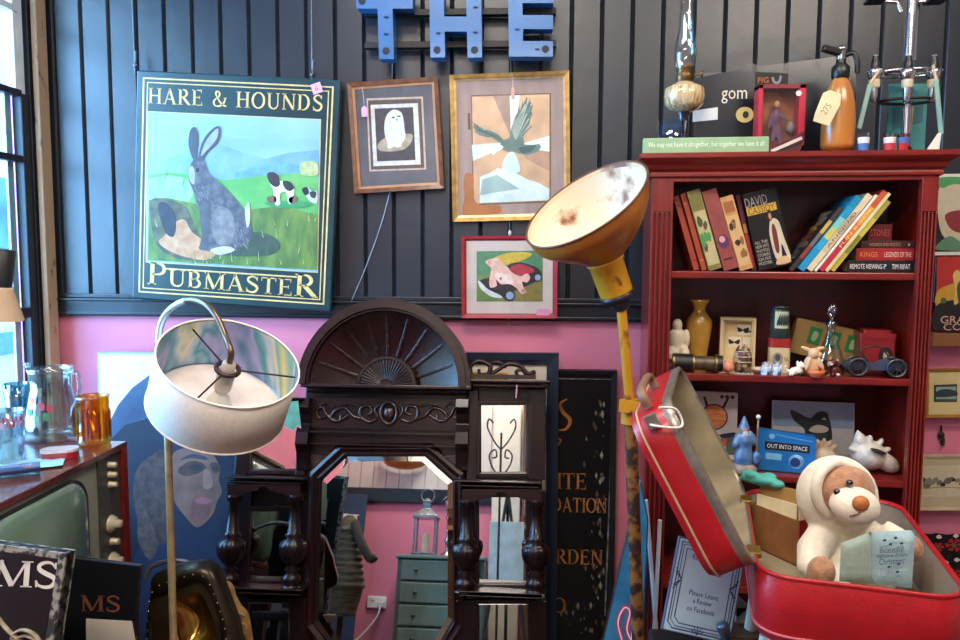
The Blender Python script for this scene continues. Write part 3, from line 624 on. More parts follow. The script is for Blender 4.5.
# ------------------------------------------------------------------ framed pictures on the boards
def framebars(mb, w, h, bw, y0, y1, m, m2=None, lip=.006):
    for r0, r1, ya, mm in ((0, bw*.62, y0, m), (bw*.62, bw, y0+lip, m2 or m)):
        A = [(-w/2+r0, -h/2+r0), (w/2-r0, -h/2+r0), (w/2-r0, h/2-r0), (-w/2+r0, h/2-r0)]; B = [(-w/2+r1, -h/2+r1), (w/2-r1, -h/2+r1), (w/2-r1, h/2-r1), (-w/2+r1, h/2-r1)]
        mb.rings([[(x, y1, z) for x, z in A], [(x, ya+.001, z) for x, z in A], [(x, ya, z) for x, z in [(a[0]*.97+c[0]*.03, a[1]*.97+c[1]*.03) for a, c in zip(A, B)]], [(x, ya+.002, z) for x, z in B], [(x, y1, z) for x, z in B]], mm, False, False, False)
    return mb
def picture(name, label, quad, bw, fm, fm2, Y=-.034, dp=.02, cat='picture', group=None, pane=True):
    loc, ry, w, h = fit(*quad, Y); T = thing(name, label, cat, loc, (0, ry, 0), group)
    framebars(MB(), w, h, bw, 0, dp, fm, fm2).build('frame', T)
    MB().box(-w/2+.004, w/2-.004, dp-.004, dp-.001, -h/2+.004, h/2-.004, mat('#6b5a48', .8)).build('backing', T)
    if pane: MB().box(-w/2+bw*.9, w/2-bw*.9, .0075, .009, -h/2+bw*.9, h/2-bw*.9, glass('#ffffff', .035, .3)).build('glass_pane', T)
    return T, w, h
def wire(T, pts, r=.0012, name='hanging_wire', hx='#8b8e92', y=.018):
    b = MB(); b.tube([(x, y, z) for x, z in pp(T, pts, y)], r, mat(hx, .4, .5), 6); b.build(name, T)
def ptag(T, px, py, hx, w=.022, h=.034, y=-.003, string=None):
    b = MB(); p = pp(T, [(px, py)], y)[0]; b.prism([(p[0]-w/2, p[1]-h/2), (p[0]+w/2, p[1]-h/2), (p[0]+w/2, p[1]+h*.3), (p[0]+w*.2, p[1]+h/2), (p[0]-w*.2, p[1]+h/2), (p[0]-w/2, p[1]+h*.3)], y, y+.0008, flatc(hx)); o = b.build('price_tag', T)
    if string:
        q = pp(T, [string], y)[0]; MB().tube([(p[0], y+.0004, p[1]+h*.45), ((p[0]+q[0])/2+.002, y, (p[1]+q[1])/2), (q[0], y+.001, q[1])], .0009, flatc('#d8d2c8'), 6).build('tag_string', o)
WR = wood('#7c4a2e', '#5a301c', .3, .4, (8, 30, 8), 4)
T, w, h = picture('framed_owl_picture', 'wooden framed picture of a white owl in grey mount', ((346, 82), (437, 77), (445, 189), (355, 193)), .024, WR, mat('#b98258', .35), Y=-.05)
def crop(ox, oy, s): return lambda pts: [(ox+x/s, oy+y/s) for x, y in pts]
C = crop(340, 70, 4.925)
b = MB(); G = mat('#5e5d62', .7)
b.box(-w/2+.02, w/2-.02, .010, .013, -h/2+.02, h/2-.02, G); b.build('mount', T)
b = MB()
def af(T, C, pts, y, hx, sm=False, **k):
    p = pp(T, C(pts), y); b.flat(spl(p, 5) if sm else p, y, mat(hx, k.get('rough', .6), k.get('metal', 0), noise=k.get('noise', .14), ns=k.get('ns', 60), hx2=k.get('hx2')))
af(T, C, [(130, 140), (408, 130), (425, 490), (145, 500)], .0096, '#d3b8a0'); af(T, C, [(138, 150), (400, 141), (415, 482), (153, 491)], .0094, '#5d4a40'); af(T, C, [(150, 172), (383, 163), (398, 465), (165, 474)], .0092, '#e9e4da'); af(T, C, [(170, 190), (360, 183), (372, 443), (183, 450)], .009, '#4b4448')
af(T, C, [(185, 370), (220, 335), (280, 320), (350, 315), (355, 345), (325, 385), (270, 400), (200, 398)], .0089, '#a18c73', True, hx2='#bfae92'); af(T, C, [(218, 290), (225, 235), (245, 205), (270, 195), (300, 208), (312, 240), (318, 290), (322, 330), (300, 365), (250, 378), (228, 345)], .0087, '#d9d3c6', True, hx2='#efece2', ns=90)
for x, y in ((262, 234), (290, 228)): af(T, C, [(x-9, y), (x, y-4), (x+9, y-2), (x, y+4)], .0085, '#3a3432', True)
af(T, C, [(277, 240), (284, 240), (281, 255)], .0085, '#4a4038'); af(T, C, [(238, 365), (258, 360), (255, 382), (236, 385)], .0085, '#f4f1ea', True); af(T, C, [(275, 362), (298, 358), (300, 376), (275, 380)], .0085, '#f4f1ea', True)
b.build('owl_print', T)
ptag(T, 364.5, 111.5, '#eba8c6', .022, .036, -.003, (362, 87))
wire(T, [(390, 192), (384, 215), (376, 240), (364, 272), (351, 302)], .0016, 'hanging_cord', '#aeb2b6'); wire(T, [(392, 80), (392.5, 58)], .001)
GLD = mat('#a3834a', .38, .65, noise=.25, ns=40); GL2 = mat('#cdb07c', .34, .65, noise=.2, ns=40)
T, w, h = picture('framed_eagle_picture', 'gold framed metallic picture of an eagle with spread wings', ((449, 75), (570, 70), (570, 219), (453, 222)), .022, GLD, GL2, Y=-.04)
b = MB(); b.box(-w/2+.018, w/2-.018, .010, .013, -h/2+.018, h/2-.018, mat('#a58d85', .55, noise=.12, ns=4, stretch=(6, 1, 1))); b.build('mount', T)
C = crop(440, 60, 3.765); b = MB()
af(T, C, [(116, 133), (418, 124), (418, 536), (124, 548)], .0094, '#6f5a3c')
def foil(pts, y, hx, sm=True): p = pp(T, C(pts), y); b.flat(spl(p, 5) if sm else p, y, mat(hx, .38, .35, noise=.15, ns=14))
foil([(120, 138), (412, 129), (412, 530), (128, 541)], .0092, '#c9a888', False)
foil([(262, 134), (300, 132), (285, 250), (268, 300)], .009, '#e6f4f6', False); foil([(120, 320), (250, 310), (250, 325), (124, 380)], .009, '#d5edf4', False); foil([(290, 320), (412, 285), (412, 345), (300, 330)], .009, '#d9eef2', False); foil([(200, 136), (262, 134), (266, 290)], .0091, '#9b8478', False); foil([(300, 330), (412, 345), (412, 420), (320, 370)], .0091, '#b09078', False)
foil([(150, 440), (190, 424), (215, 408), (262, 412), (330, 450), (370, 462), (412, 485), (411, 528), (150, 538)], .0088, '#cfe6e8', False); foil([(160, 450), (215, 432), (300, 485), (200, 500), (150, 510)], .0086, '#92b3b2', False); foil([(235, 410), (250, 360), (280, 350), (300, 420)], .0086, '#bfe0ea')
foil([(225, 318), (240, 302), (262, 292), (270, 250), (282, 215), (292, 196), (298, 170), (302, 192), (312, 150), (315, 178), (327, 142), (328, 170), (340, 140), (340, 172), (350, 168), (344, 198), (349, 202), (340, 226), (336, 246), (322, 270), (312, 290), (318, 318), (345, 320), (376, 316), (380, 328), (370, 345), (330, 358), (296, 352), (275, 345), (250, 345), (228, 335)], .0084, '#5f7d78', False); foil([(240, 300), (215, 278), (190, 265), (165, 262), (150, 248), (154, 258), (138, 238), (140, 252), (124, 230), (130, 250), (122, 248), (134, 266), (130, 270), (150, 284), (175, 290), (195, 292), (235, 318)], .0084, '#63817c', False)
foil([(272, 250), (300, 200), (325, 165), (322, 215), (305, 260), (285, 300)], .0082, '#93aaa2'); foil([(196, 340), (222, 318), (238, 330), (215, 345), (200, 358)], .0082, '#e4e8e4'); foil([(300, 330), (360, 322), (340, 345), (310, 350)], .0082, '#3e5c5b')
for x, y, x2, y2 in ((300, 200, 328, 142), (312, 210, 342, 160), (316, 230, 344, 195), (150, 262, 128, 240), (175, 272, 140, 262)):
    p = pp(T, C([(x, y), (x2, y2)]), .008); b.stroke(p, [.002, .005], .008, mat('#3f5856', .4, .3))
for i in range(16):
    u = i/15; p = pp(T, C([(272+34*u, 262+30*u), (296+52*u, 205-40*(1-abs(2*u-1))+52*u)]), .0079); b.stroke(p, [.0012, .0028], .0079, mat(('#3b5452', '#a9bcb2')[i % 2], .4, .3))
    p = pp(T, C([(236-30*u, 306-16*u), (226-92*u, 282-22*u)]), .0079)
    if i % 2: b.stroke(p, [.001, .0022], .0079, mat('#42605d', .4, .3))
b.build('eagle_print', T)
b = MB(); GT = mat('#b06a38', .35, noise=.1)
p = pp(T, C([(100, 425), (118, 428), (128, 450), (124, 500), (140, 540), (185, 548), (225, 548), (228, 575), (180, 585), (95, 585), (84, 560), (92, 520), (88, 470), (92, 440)]), .0088); b.flat(spl(p, 5), .0088, GT); b.build('guitar_decal', T); b = MB(); p = pp(T, C([(104, 200), (113, 200), (116, 262), (106, 262)]), .0088); b.flat(p, .0088, mat('#6e4b35', .5)); b.build('guitar_headstock', T)
wire(T, [(511, 73), (510.5, 50)]); ptag(T, 512.8, 92, '#e2a58d', .012, .034, -.003, (512, 74))
RED = mat('#a52a36', .35, noise=.12, coat=.3)
T, w, h = picture('framed_pig_picture', 'red framed picture of a pink pig lounging on a car', ((461, 236), (558, 235.5), (557, 318.5), (462, 318)), .0165, RED, mat('#8c2531', .4), Y=-.062)
b = MB(); b.box(-w/2+.014, w/2-.014, .010, .013, -h/2+.014, h/2-.014, mat('#d8c9bd', .7, noise=.04)); b.build('mount', T)
C = crop(450, 225, 6.09); b = MB()
def ag(pts, y, hx, sm=True): af(T, C, pts, y, hx, sm)
ag([(162, 160), (566, 155), (564, 466), (162, 466)], .0095, '#6f8a4a', False); ag([(164, 162), (560, 158), (560, 290), (164, 300)], .0093, '#4f8a63', False); ag([(350, 380), (560, 330), (562, 464), (320, 464)], .0093, '#8a7d3c', False)
ag([(225, 240), (300, 185), (400, 165), (500, 175), (440, 215), (330, 245)], .0091, '#d8b83c'); ag([(180, 340), (240, 320), (330, 300), (360, 240), (430, 228), (520, 255), (556, 290), (545, 330), (470, 370), (400, 400), (330, 440), (240, 425), (190, 380)], .0089, '#2a2024')
ag([(350, 280), (390, 245), (440, 240), (500, 262), (510, 285), (460, 300), (400, 300)], .0087, '#b02f3c'); ag([(170, 345), (185, 345), (230, 390), (310, 430), (310, 444), (250, 436), (190, 390)], .0087, '#d5d3cf')
for x, y, r in ((362, 430, 36), (532, 320, 28)):
    b.flat(pp(T, C([(x+r*cos(a*pi/10), y+r*sin(a*pi/10)) for a in range(20)]), .0085), .0085, mat('#24242a', .5)); b.flat(pp(T, C([(x+3+r*.65*cos(a*pi/10), y+r*.65*sin(a*pi/10)) for a in range(20)]), .0083), .0083, mat('#8fa3ba', .4))
ag([(215, 225), (250, 205), (300, 205), (320, 235), (350, 255), (380, 290), (430, 310), (470, 295), (488, 320), (470, 350), (440, 345), (450, 385), (465, 410), (435, 418), (400, 380), (360, 360), (310, 360), (280, 330), (285, 370), (245, 380), (240, 330), (250, 270), (235, 245)], .0081, '#e9b9a4'); ag([(270, 300), (310, 290), (370, 310), (390, 350), (330, 358), (285, 335)], .0079, '#f3d3c4'); ag([(228, 228), (240, 215), (255, 235), (240, 245)], .0079, '#d99583'); ag([(300, 325), (315, 318), (310, 335)], .0079, '#4a2a2a'); ag([(440, 390), (462, 400), (455, 415), (436, 410)], .0078, '#c88a78')
b.build('pig_print', T)
b = MB(); p = pp(T, C([(535, 515), (600, 512), (608, 548), (530, 550)]), -.002); b.flat(spl(p, 4), .006, flatc('#d98aa6')); b.build('price_sticker', T)
wire(T, [(509.5, 237), (509.5, 222)]); b = MB(); p = pp(T, [(510, 233)], .01)[0]; b.ell((p[0], .012, p[1]), (.006, .006, .01), mat('#c8c4ba', .4)); b.build('picture_ring', T); wire(T, [(509, 318), (509, 328)])
# ------------------------------------------------------------------ blue shop letters
BLU = mat('#27689c', .35, noise=.1, ns=8, coat=.2); BLD = mat('#12202e', .6)
TH = thing('shop_letters', 'big blue metal letters on two dark rails above the pictures', 'sign', at(455, 30, -.13), (0, RD(.3), 0))
b0 = lambda px, py, y=0: on(TH, px, py, y)
for yy in (14.5, 46.5):
    b = MB(); p = b0(366, yy, .08); q = b0(556, yy, .08); b.box(p.x, q.x, .06, .09, p.z-.011, p.z+.011, mat('#1a1516', .5)); b.build('rail', TH, bevel=.002)
def letter(px, holes, screws):
    p = [(v.x, v.z) for v in (b0(x, y) for x, y in px)]; b = MB(); b.prism(p, 0, .055, BLU); o = b.build('letter', TH, bevel=.003)
    for hx_, hy_ in holes:
        v = b0(hx_, hy_, -.001); k = MB(); k.lathe([(.0125, 0), (.0125, .0015)], BLD, 16, (v.x, .0005, v.z), (0, -1, 0)); k.build('lamp_hole', o)
    for hx_, hy_ in screws: k = MB(); v = b0(hx_, hy_, -.001); k.bar((v.x-.006, -.004, v.z), (v.x+.008, -.006, v.z-.001), .004, .005, mat('#173a5e', .4)); k.build('fixing', o)
letter([(356, -14), (413, -14), (412.5, 8.5), (392.5, 8.5), (394, 59), (379, 59), (377.5, 8.5), (356.5, 8.5)], ((362, 1), (386, 51)), ((386, 17), (386, 34)))
letter([(429, -14), (444, -14), (444, 16.5), (466.5, 16.5), (466, -14), (481, -14), (482, 57.5), (467.5, 57.5), (467, 31.5), (444.5, 31.5), (445, 57.5), (430.5, 57.5)], ((437, 50), (474.5, 50)), ((438, 33), (475, 7), (475, 32)))
letter([(508, -14), (553.5, -14), (553.5, 3), (522.5, 3), (522.5, 15), (553, 15), (553, 29), (523, 29), (523, 41), (553, 41), (553, 56.5), (509, 56.5)], ((545.5, 49),), ((517, 29), (537, 49)))
# ------------------------------------------------------------------ bookcase
RM = wood('#84221a', '#641512', .3, .45, (22, 22, 2), 2.5); RMX = wood('#862319', '#661612', .3, .45, (2, 22, 22), 2.5); RMD = wood('#5c120f', '#400b0a', .35, .3, (6, 22, 2), 2.5)
p = at(652, 185, -.5)
BC = thing('bookcase', 'tall red mahogany bookcase with fluted side pilasters and a moulded cornice', 'bookcase', (p.x, p.y, 0), (0, 0, RD(-4)))
def B(px, py, y=0.0): return on(BC, px, py, y)
BW = B(939, 185).x; BD = .30; pw = B(673.5, 200).x; pwr = BW-B(921.5, 200).x; ztop = B(790, 150.5, -.05).z; zf = B(790, 181).z
SZ = [B(790, 272, .015).z, B(790, 376, .015).z, B(790, 476, .015).z]; SZ += [SZ[2]-.34, .1]
for xa, xb in ((0, .022), (BW-.022, BW)):
    MB().box(xa, xb, .02, BD, 0, ztop-.03, RM).build('side_panel', BC, bevel=.002)
MB().box(.02, BW-.02, BD-.012, BD, .02, ztop-.04, RMD).build('back_panel', BC)
for xa, pw_ in ((0, pw), (BW-pwr, pwr)):
    b = MB(); n = 4; fw = pw_/(n*2+1); b.box(xa, xa+pw_, .008, .022, 0, zf+.02, RM)
    zt0 = B(790, 212).z
    for i in range(n+1): b.box(xa+fw*2*i, xa+fw*(2*i+1), -.001, .009, .12, zt0, RM)
    b.box(xa, xa+pw_, -.001, .009, zt0, zf+.02, RM); b.box(xa, xa+pw_, -.006, .02, 0, .12, RM); b.build('pilaster', BC, bevel=.002)
for i, z in enumerate(SZ):
    MB().box(.02, BW-.02, .012, BD-.01, z-.021, z, RMX).build('shelf', BC, bevel=.003)
MB().box(0, BW, 0, .02, zf, ztop-.03, RMX).build('fascia', BC, bevel=.002); MB().box(pw, BW-pwr, 0, .02, 0, .1, RMX).build('plinth', BC)
b = MB(); pr = [(0, zf+.01), (-.008, zf+.014), (-.008, zf+.022), (-.004, zf+.03), (-.006, ztop-.05), (-.014, ztop-.042), (-.018, ztop-.03), (-.032, ztop-.02), (-.037, ztop-.014), (-.037, ztop)]
R = [[(o_, o_, z), (BW-o_, o_, z), (BW-o_, BD, z), (o_, BD, z)] for o_, z in pr]
b.rings(R, RMX, False, True, True); b.build('cornice', BC, bevel=.0015)
ZT = ztop
def bx(px, y, z): # x of a pixel column for a thing standing on a shelf at depth y
    o = BC.matrix_basis.inverted(); return B(px, 256, y).x if z is None else B(px, 300, y).x
def lx(px, py, y): return B(px, py, y).x
def lz(px, py, y): return B(px, py, y).z
def on_bc(name, label, cat, px, py, y, z, rz=0.0, ry=0.0, group=None, lift=0.0005, rx=0.0):
    M = BC.matrix_basis@Matrix.Translation((lx(px, py, y), y, z+lift))@Matrix.Rotation(rz, 4, 'Z')@Matrix.Rotation(ry, 4, 'Y')@Matrix.Rotation(rx, 4, 'X')
    return thing(name, label, cat, M=M, group=group)
# ---- books
PAGE = mat('#cdbf9f', .8, noise=.1, ns=80, stretch=(40, 1, 1))
def book(label, px, py, y, z, th, hh, dp, hx, ry=0.0, pivot=0, group='upright books on the upper shelf', spine=None, lift=.0006):
    """spine to the front; pivot 0: stands on its lower left corner, 1: lower right"""
    T = on_bc('book', label, 'book', px, py, y, z, 0, ry, group, lift); x0_ = 0 if pivot == 0 else -th; c = mat(hx, .5, noise=.15, ns=30)
    b = MB(); b.box(x0_, x0_+.0022, 0, dp, 0, hh, c); b.box(x0_+th-.0022, x0_+th, 0, dp, 0, hh, c); b.prism([(x0_, 0), (x0_+th, 0), (x0_+th, hh), (x0_, hh)], -.0015, .002, c); b.build('cover', T, bevel=.001)
    MB().box(x0_+.0022, x0_+th-.0022, .002, dp-.004, .003, hh-.004, PAGE).build('pages', T)
    if spine: s_ = MB(); spine(s_, x0_, th, hh); s_.build('spine_print', T)
    return T
yb = .03; z1 = SZ[0]; ang = RD(-17)
hb_ = (lz(680, 194, yb)-z1)/cos(ang); mpx = 1/ (750/2.35)
def sp_plain(c1): return lambda s, x, t, h: (s.flat([(x+t*.2, h*.12), (x+t*.8, h*.12), (x+t*.8, h*.14), (x+t*.2, h*.14)], -.002, flatc(c1)), s.flat([(x+t*.2, h*.86), (x+t*.8, h*.86), (x+t*.8, h*.88), (x+t*.2, h*.88)], -.002, flatc(c1)))
def sp_fig(bgc, figc, c2, top):
    def f(s, x, t, h):
        s.flat([(x+t*.06, h*.06), (x+t*.94, h*.06), (x+t*.94, h*.74), (x+t*.06, h*.74)], -.0019, flatc(bgc)); s.flat([(x+t*.12, h*.78), (x+t*.88, h*.78), (x+t*.88, h*.93), (x+t*.12, h*.93)], -.0019, flatc(top))
        for i in range(7):
            a, q = x+t*RN.uniform(.2, .8), h*RN.uniform(.14, .66); s.flat(spl([(a+t*.2*cos(k)*RN.uniform(.6, 1.2), q+h*.06*sin(k)*RN.uniform(.6, 1.4)) for k in range(6)], 3), -.0022-i*.0001, flatc(figc if i % 2 else c2))
    return f
def sp_red(s, x, t, h):
    s.flat(circ(x+t*.5, h*.35, t*.38, h*.09), -.002, flatc('#5a2a52')); s.flat(circ(x+t*.45, h*.38, t*.2, h*.04), -.0022, flatc('#c99')); s.flat([(x+t*.2, h*.12), (x+t*.8, h*.12), (x+t*.8, h*.145), (x+t*.2, h*.145)], -.002, flatc('#3a1a20'))
book('thin dark red book at the left end of the upper shelf, against the pilaster', 694, 271, yb+.03, z1, .016, hb_*.97, .16, '#a8452f', ang, spine=sp_plain('#6a2018'))
book('bright orange-red slim book between the thin dark red and the olive book', 702, 271, yb+.02, z1, .014, hb_*1.0, .16, '#b85139', ang, spine=sp_plain('#d98a60'))
book('thick olive book with a drawn figure scene on its spine', 709, 271, yb, z1, .037, hb_*1.02, .17, '#77703a', ang, spine=sp_fig('#b3a878', '#4c4a32', '#4a8a4a', '#6d6a35'))
book('thick maroon book with a purple round picture on its spine', 724, 271, yb, z1, .041, hb_*1.02, .17, '#8a3f3a', ang, spine=sp_red)
book('tan book with black dancing figures on its spine', 740, 271, yb, z1, .037, hb_*.94, .17, '#bd8a52', ang, spine=sp_fig('#c9a06a', '#2b211c', '#8a5a33', '#9a5a30'))
book('very thin purple and red book beside the black cover book', 752.5, 271, yb+.035, z1, .011, hb_*.97, .16, '#5c1f3c', RD(-14), spine=lambda s, x, t, h: (s.flat([(x+t*.1, h*.5), (x+t*.9, h*.5), (x+t*.9, h*.62), (x+t*.1, h*.62)], -.002, flatc('#b98a3c')), s.flat([(x+t*.1, h*.05), (x+t*.9, h*.05), (x+t*.9, h*.48), (x+t*.1, h*.48)], -.002, flatc('#a83a3a'))))
# black annual, cover to the front
T = on_bc('book', 'black annual showing its cover of a young man in a pale jacket', 'book', 759, 271, .05, z1, 0, RD(-14), 'upright books on the upper shelf', .0006)
aw, ah = .096, hb_*.97
M_ = mat('#141316', .35, noise=.1)
MB().box(0, aw, 0, .02, 0, ah, M_).build('cover', T, bevel=.002); MB().box(.002, aw-.003, .004, .016, -.0004, ah+.0004, PAGE).build('pages', T)
b = MB()
b.text('DAVID', .033, ah*.885, .062, .028, -.0012, flatc('#a59a98')); b.flat([(.002, ah*.72), (.085, ah*.72), (.085, ah*.82), (.002, ah*.82)], -.001, flatc('#c4a234')); b.text('CASSIDY', .043, ah*.77, .074, .019, -.0014, flatc('#5a2222'))
def A_(pts, y, hx): b.flat(spl([(x*aw, z*ah) for x, z in pts], 4), y, mat(hx, .5))
A_([(.52, .42), (.62, .6), (.74, .62), (.86, .56), (.9, .38), (.98, .1), (.9, .08), (.8, .28), (.72, .1), (.55, .12)], -.0012, '#c9bda0'); A_([(.6, .45), (.68, .56), (.74, .45), (.7, .2), (.6, .2)], -.0014, '#6a2e26'); A_([(.56, .66), (.62, .74), (.7, .72), (.7, .62), (.6, .6)], -.0014, '#3a2018'); A_([(.6, .66), (.65, .7), (.68, .65), (.64, .61)], -.0016, '#b98868'); A_([(.55, .03), (.95, .03), (.85, .12), (.6, .1)], -.0014, '#c9a878')
for i in range(6): b.text(('ALL THE', 'NEW HITS', 'PHOTOS', 'STORIES', 'QUIZ', 'POSTER')[i], .2*aw+.004, ah*(.36-.055*i), .036, .009, -.0012, flatc('#b9b3ac'))
b.build('cover_print', T)
# books leaning to the right
angr = RD(36); hr = (lz(862, 199, yb)-z1)/cos(angr)
def sp_t(cols, st=None, tc='#ffffff'):
    def f(s, x, t, h):
        n = len(cols)
        for i, c in enumerate(cols): s.flat([(x+t*.05, h*(i/n)), (x+t*.95, h*(i/n)), (x+t*.95, h*((i+1)/n)), (x+t*.05, h*((i+1)/n))], -.0019, flatc(c))
        if st: s.text(st, x+t*.5, h*.55, h*.5, t*.5, -.0023, flatc(tc), pi/2)
    return f
G2 = 'annuals leaning on the upper shelf'
T = book('black picture annual at the lower left of the leaning annuals', 792.5, 271, yb+.01, z1, .012, hr*.86, .17, '#1a1618', angr, 1, G2, sp_t(['#3a2a26', '#8a3a2c', '#6a605c', '#c2a24a', '#39302e']))
b = MB()
for i in range(9): b.add([(-.0125, v, w_) for v, w_ in spl([(.03+.1*RN.random()+.02*cos(k), .03+RN.random()*.0+hr*.08*i+.014*sin(k)) for k in range(6)], 3)], [tuple(range(18))], flatc(RN.choice(['#8a4a3c', '#b5a89a', '#5a5550', '#b59a40'])))
b.build('cover_print', T)
book('blue annual with a turquoise spine among the leaning annuals', 803.5, 271, yb, z1, .019, hr*1.0, .17, '#1583a8', angr, 1, G2, sp_t(['#1a8fb8', '#1a8fb8', '#2a9fc0', '#c8c060', '#7fc4b0', '#1a8fb8', '#1583a8']))
book('cream annual beside the turquoise spine', 811.5, 271, yb, z1, .017, hr*1.03, .17, '#d6c9a4', angr, 1, G2, sp_t(['#d9cba0', '#cdbb90', '#b0a58a', '#d6c9a4'], 'ANNUAL', '#8a4a3a'))
book('slim white annual between the cream and the red annual', 816, 271, yb, z1, .0072, hr*1.04, .17, '#e3ded2', angr, 1, G2)
book('red and orange annual among the leaning annuals', 823, 271, yb, z1, .015, hr*1.08, .17, '#b8322f', angr, 1, G2, sp_t(['#b0283a', '#b0283a', '#d9742f', '#d9a03a', '#c4552f'], 'FUN BOOK', '#f0d080'))
book('pale yellow annual beside the red and orange annual', 827.5, 271, yb, z1, .009, hr*1.06, .17, '#d8cf9a', angr, 1, G2)
book('yellow-green annual leaning nearest the flat stack', 834, 271, yb+.005, z1, .014, hr*.95, .17, '#a8a038', angr, 1, G2, sp_t(['#c4b03a', '#8a8a30', '#c9be50', '#a8a038']))
# flat stack
def flatbook(label, pxl, pxr, py, y, z, th, dp, hx, st, tc, extra=None):
    x0_, x1_ = lx(pxl, py, y), lx(pxr, py, y); T = on_bc('book', label, 'book', pxl, py, y, z, 0, 0, 'books lying flat on the upper shelf', .0004); W_ = x1_-x0_; c = mat(hx, .45)
    b = MB(); b.box(0, W_, 0, dp, 0, .003, c); b.box(0, W_, 0, dp, th-.003, th, c); b.box(0, W_, -.002, .002, 0, th, c); b.build('cover', T, bevel=.001); MB().box(.004, W_-.004, .002, dp-.004, .003, th-.003, PAGE).build('pages', T)
    b = MB()
    for s_, cx_, ww, cc in st: b.text(s_, W_*cx_, th*.5, W_*ww, th*.42, -.0026, flatc(cc))
    b.build('spine_print', T); return T, z+th
ys = .05
T, z = flatbook('black book at the bottom of the flat stack, with white spine lettering', 847, 917, 266, ys, z1, .033, .19, '#17161a', [('REMOTE VIEWING', .27, .46, '#e8e8e8'), ('?', .54, .05, '#9fc4e8'), ('TIM RIFAT', .77, .26, '#e8e8e8')], '#fff')
T, z = flatbook('thick red book in the middle of the flat stack, with pale spine lettering', 856, 914, 254, ys+.01, z+.0006, .034, .18, '#9c2226', [('KINGS', .22, .3, '#d88a3a'), ('LEGENDS OF THE', .72, .46, '#e5cfc0')], '#fff')
T, z = flatbook('thin dark brown book on top of the flat stack', 861, 914, 244, ys+.01, z+.0006, .021, .18, '#3a1d1a', [('WIZARDS AND MYSTICS', .45, .6, '#b98a5a'), ('+', .9, .05, '#ddd')], '#fff')
T, z_ = flatbook('small dark red book lying on the thin brown book', 868, 892, 230, ys+.05, z+.0006, .047, .12, '#6e1a20', [('STONES', .5, .8, '#c25a52')], '#fff')
# ------------------------------------------------------------------ second shelf
z2 = SZ[1]
def lathe_thing(name, label, cat, px, py, y, z, prof, m, n=28, part='body', **k):
    T = on_bc(name, label, cat, px, py, y, z, **k); b = MB(); b.lathe(prof, m, n); b.build(part, T); return T
IV = mat('#d9cdb4', .5, noise=.1); 
T = on_bc('figurine', 'ivory figurine of a robed seated person beside the ochre vase', 'figurine', 676, 370, .13, z2)
hf = lz(679, 320, .14)-z2; b = MB(); b.lathe([(.031, 0), (.033, .01), (.031, hf*.2), (.026, hf*.42), (.028, hf*.6), (.025, hf*.74), (.012, hf*.82)], IV, 20); b.ell((0, -.004, hf*.9), (.0155, .016, .02), IV); b.ell((.02, -.02, hf*.3), (.018, .026, .025), IV); b.ell((-.018, -.02, hf*.28), (.018, .026, .024), IV); b.ell((.026, -.012, hf*.62), (.012, .014, .03), IV); b.build('robed_body', T, remesh=.003, smooth=4)
OC = mat('#b98b36', .3, noise=.22, ns=9, coat=.5)
hv = lz(698, 300, .13)-z2; mv = (lx(711, 330, .13)-lx(685, 330, .13))/2
lathe_thing('vase', 'tall ochre glazed vase with a flared neck on the middle shelf', 'vase', 698, 360, .145, z2, [(mv*.62, 0), (mv*.64, .01), (mv*.72, hv*.25), (mv*.92, hv*.5), (mv, hv*.63), (mv*.96, hv*.7), (mv*.6, hv*.79), (mv*.46, hv*.84), (mv*.46, hv*.88), (mv*.62, hv*.95), (mv*.8, hv), (mv*.74, hv), (mv*.42, hv*.9), (mv*.4, hv*.84), (mv*.5, hv*.78)], OC, 32)
# shadow box
CRM = mat('#cdb98e', .6, noise=.1)
T = on_bc('shadow_box', 'cream box frame with small dark moths, standing on the middle shelf', 'box', 719, 372, .12, z2, RD(-6)); wb = lx(754, 340, .12)-lx(719, 340, .12); hb = lz(735, 318, .12)-z2
framebars(MB(), wb, hb, .012, -.001, .05, CRM).build('frame', T, loc=(wb/2, 0, hb/2)); b = MB(); b.box(.004, wb-.004, .025, .048, .004, hb-.004, mat('#d6c08c', .7)); b.build('backing', T)
b = MB()
for x, z in ((.66, .76), (.84, .74), (.42, .52)):
    for s_ in (-1, 1): b.flat(spl([(wb*x, hb*z), (wb*x+s_*.016, hb*z+.008), (wb*x+s_*.014, hb*z-.006), (wb*x+s_*.004, hb*z-.005)], 4), .0235, flatc('#2b2320'))
for x0_, x1_, z0_, z1_ in ((.5, .95, .66, .86), (.25, .62, .42, .62), (.66, .94, .42, .62)): b.flat([(wb*x0_, hb*z0_), (wb*x1_, hb*z0_), (wb*x1_, hb*z1_), (wb*x0_, hb*z1_)], .0243, flatc('#dfd5bd'))
b.build('moth_print', T)
T = on_bc('carved_egg', 'dark brown carved egg patterned with pale lines, before the cream box', 'ornament', 742, 374, .06, z2); he = lz(742, 344, .06)-z2; EG = mat('#4a3324', .45, hx2='#b59a78', ns=70, lo=.48, hi=.58)
b = MB(); b.lathe([(.012, 0), (.022, .004), (.027, he*.3), (.0275, he*.45), (.022, he*.75), (.012, he*.95), (.001, he)], EG, 24, flute=0); b.build('shell', T)
for i in range(4): MB().tube([(.0275*cos(a)*k, .0275*sin(a)*k-.0005, he*h_) for a, k, h_ in [(-2.4+t*.16, sin(pi*(.18+.62*(i+1)/5))*1.0, .12+.72*(i+.5)/4) for t in range(12)]], .0016, mat('#cbb490', .5), 6).build('carved_band', T)
T = on_bc('seashell', 'small peach coloured shell beside the carved egg', 'shell', 727, 373, .055, z2); b = MB(); b.lathe([(.002, 0), (.018, .006, 1), (.02, .018, 1), (.014, .03, 1), (.002, .036)], mat('#d98f78', .5), 30, flute=.08, fn=15); b.build('whorl', T)
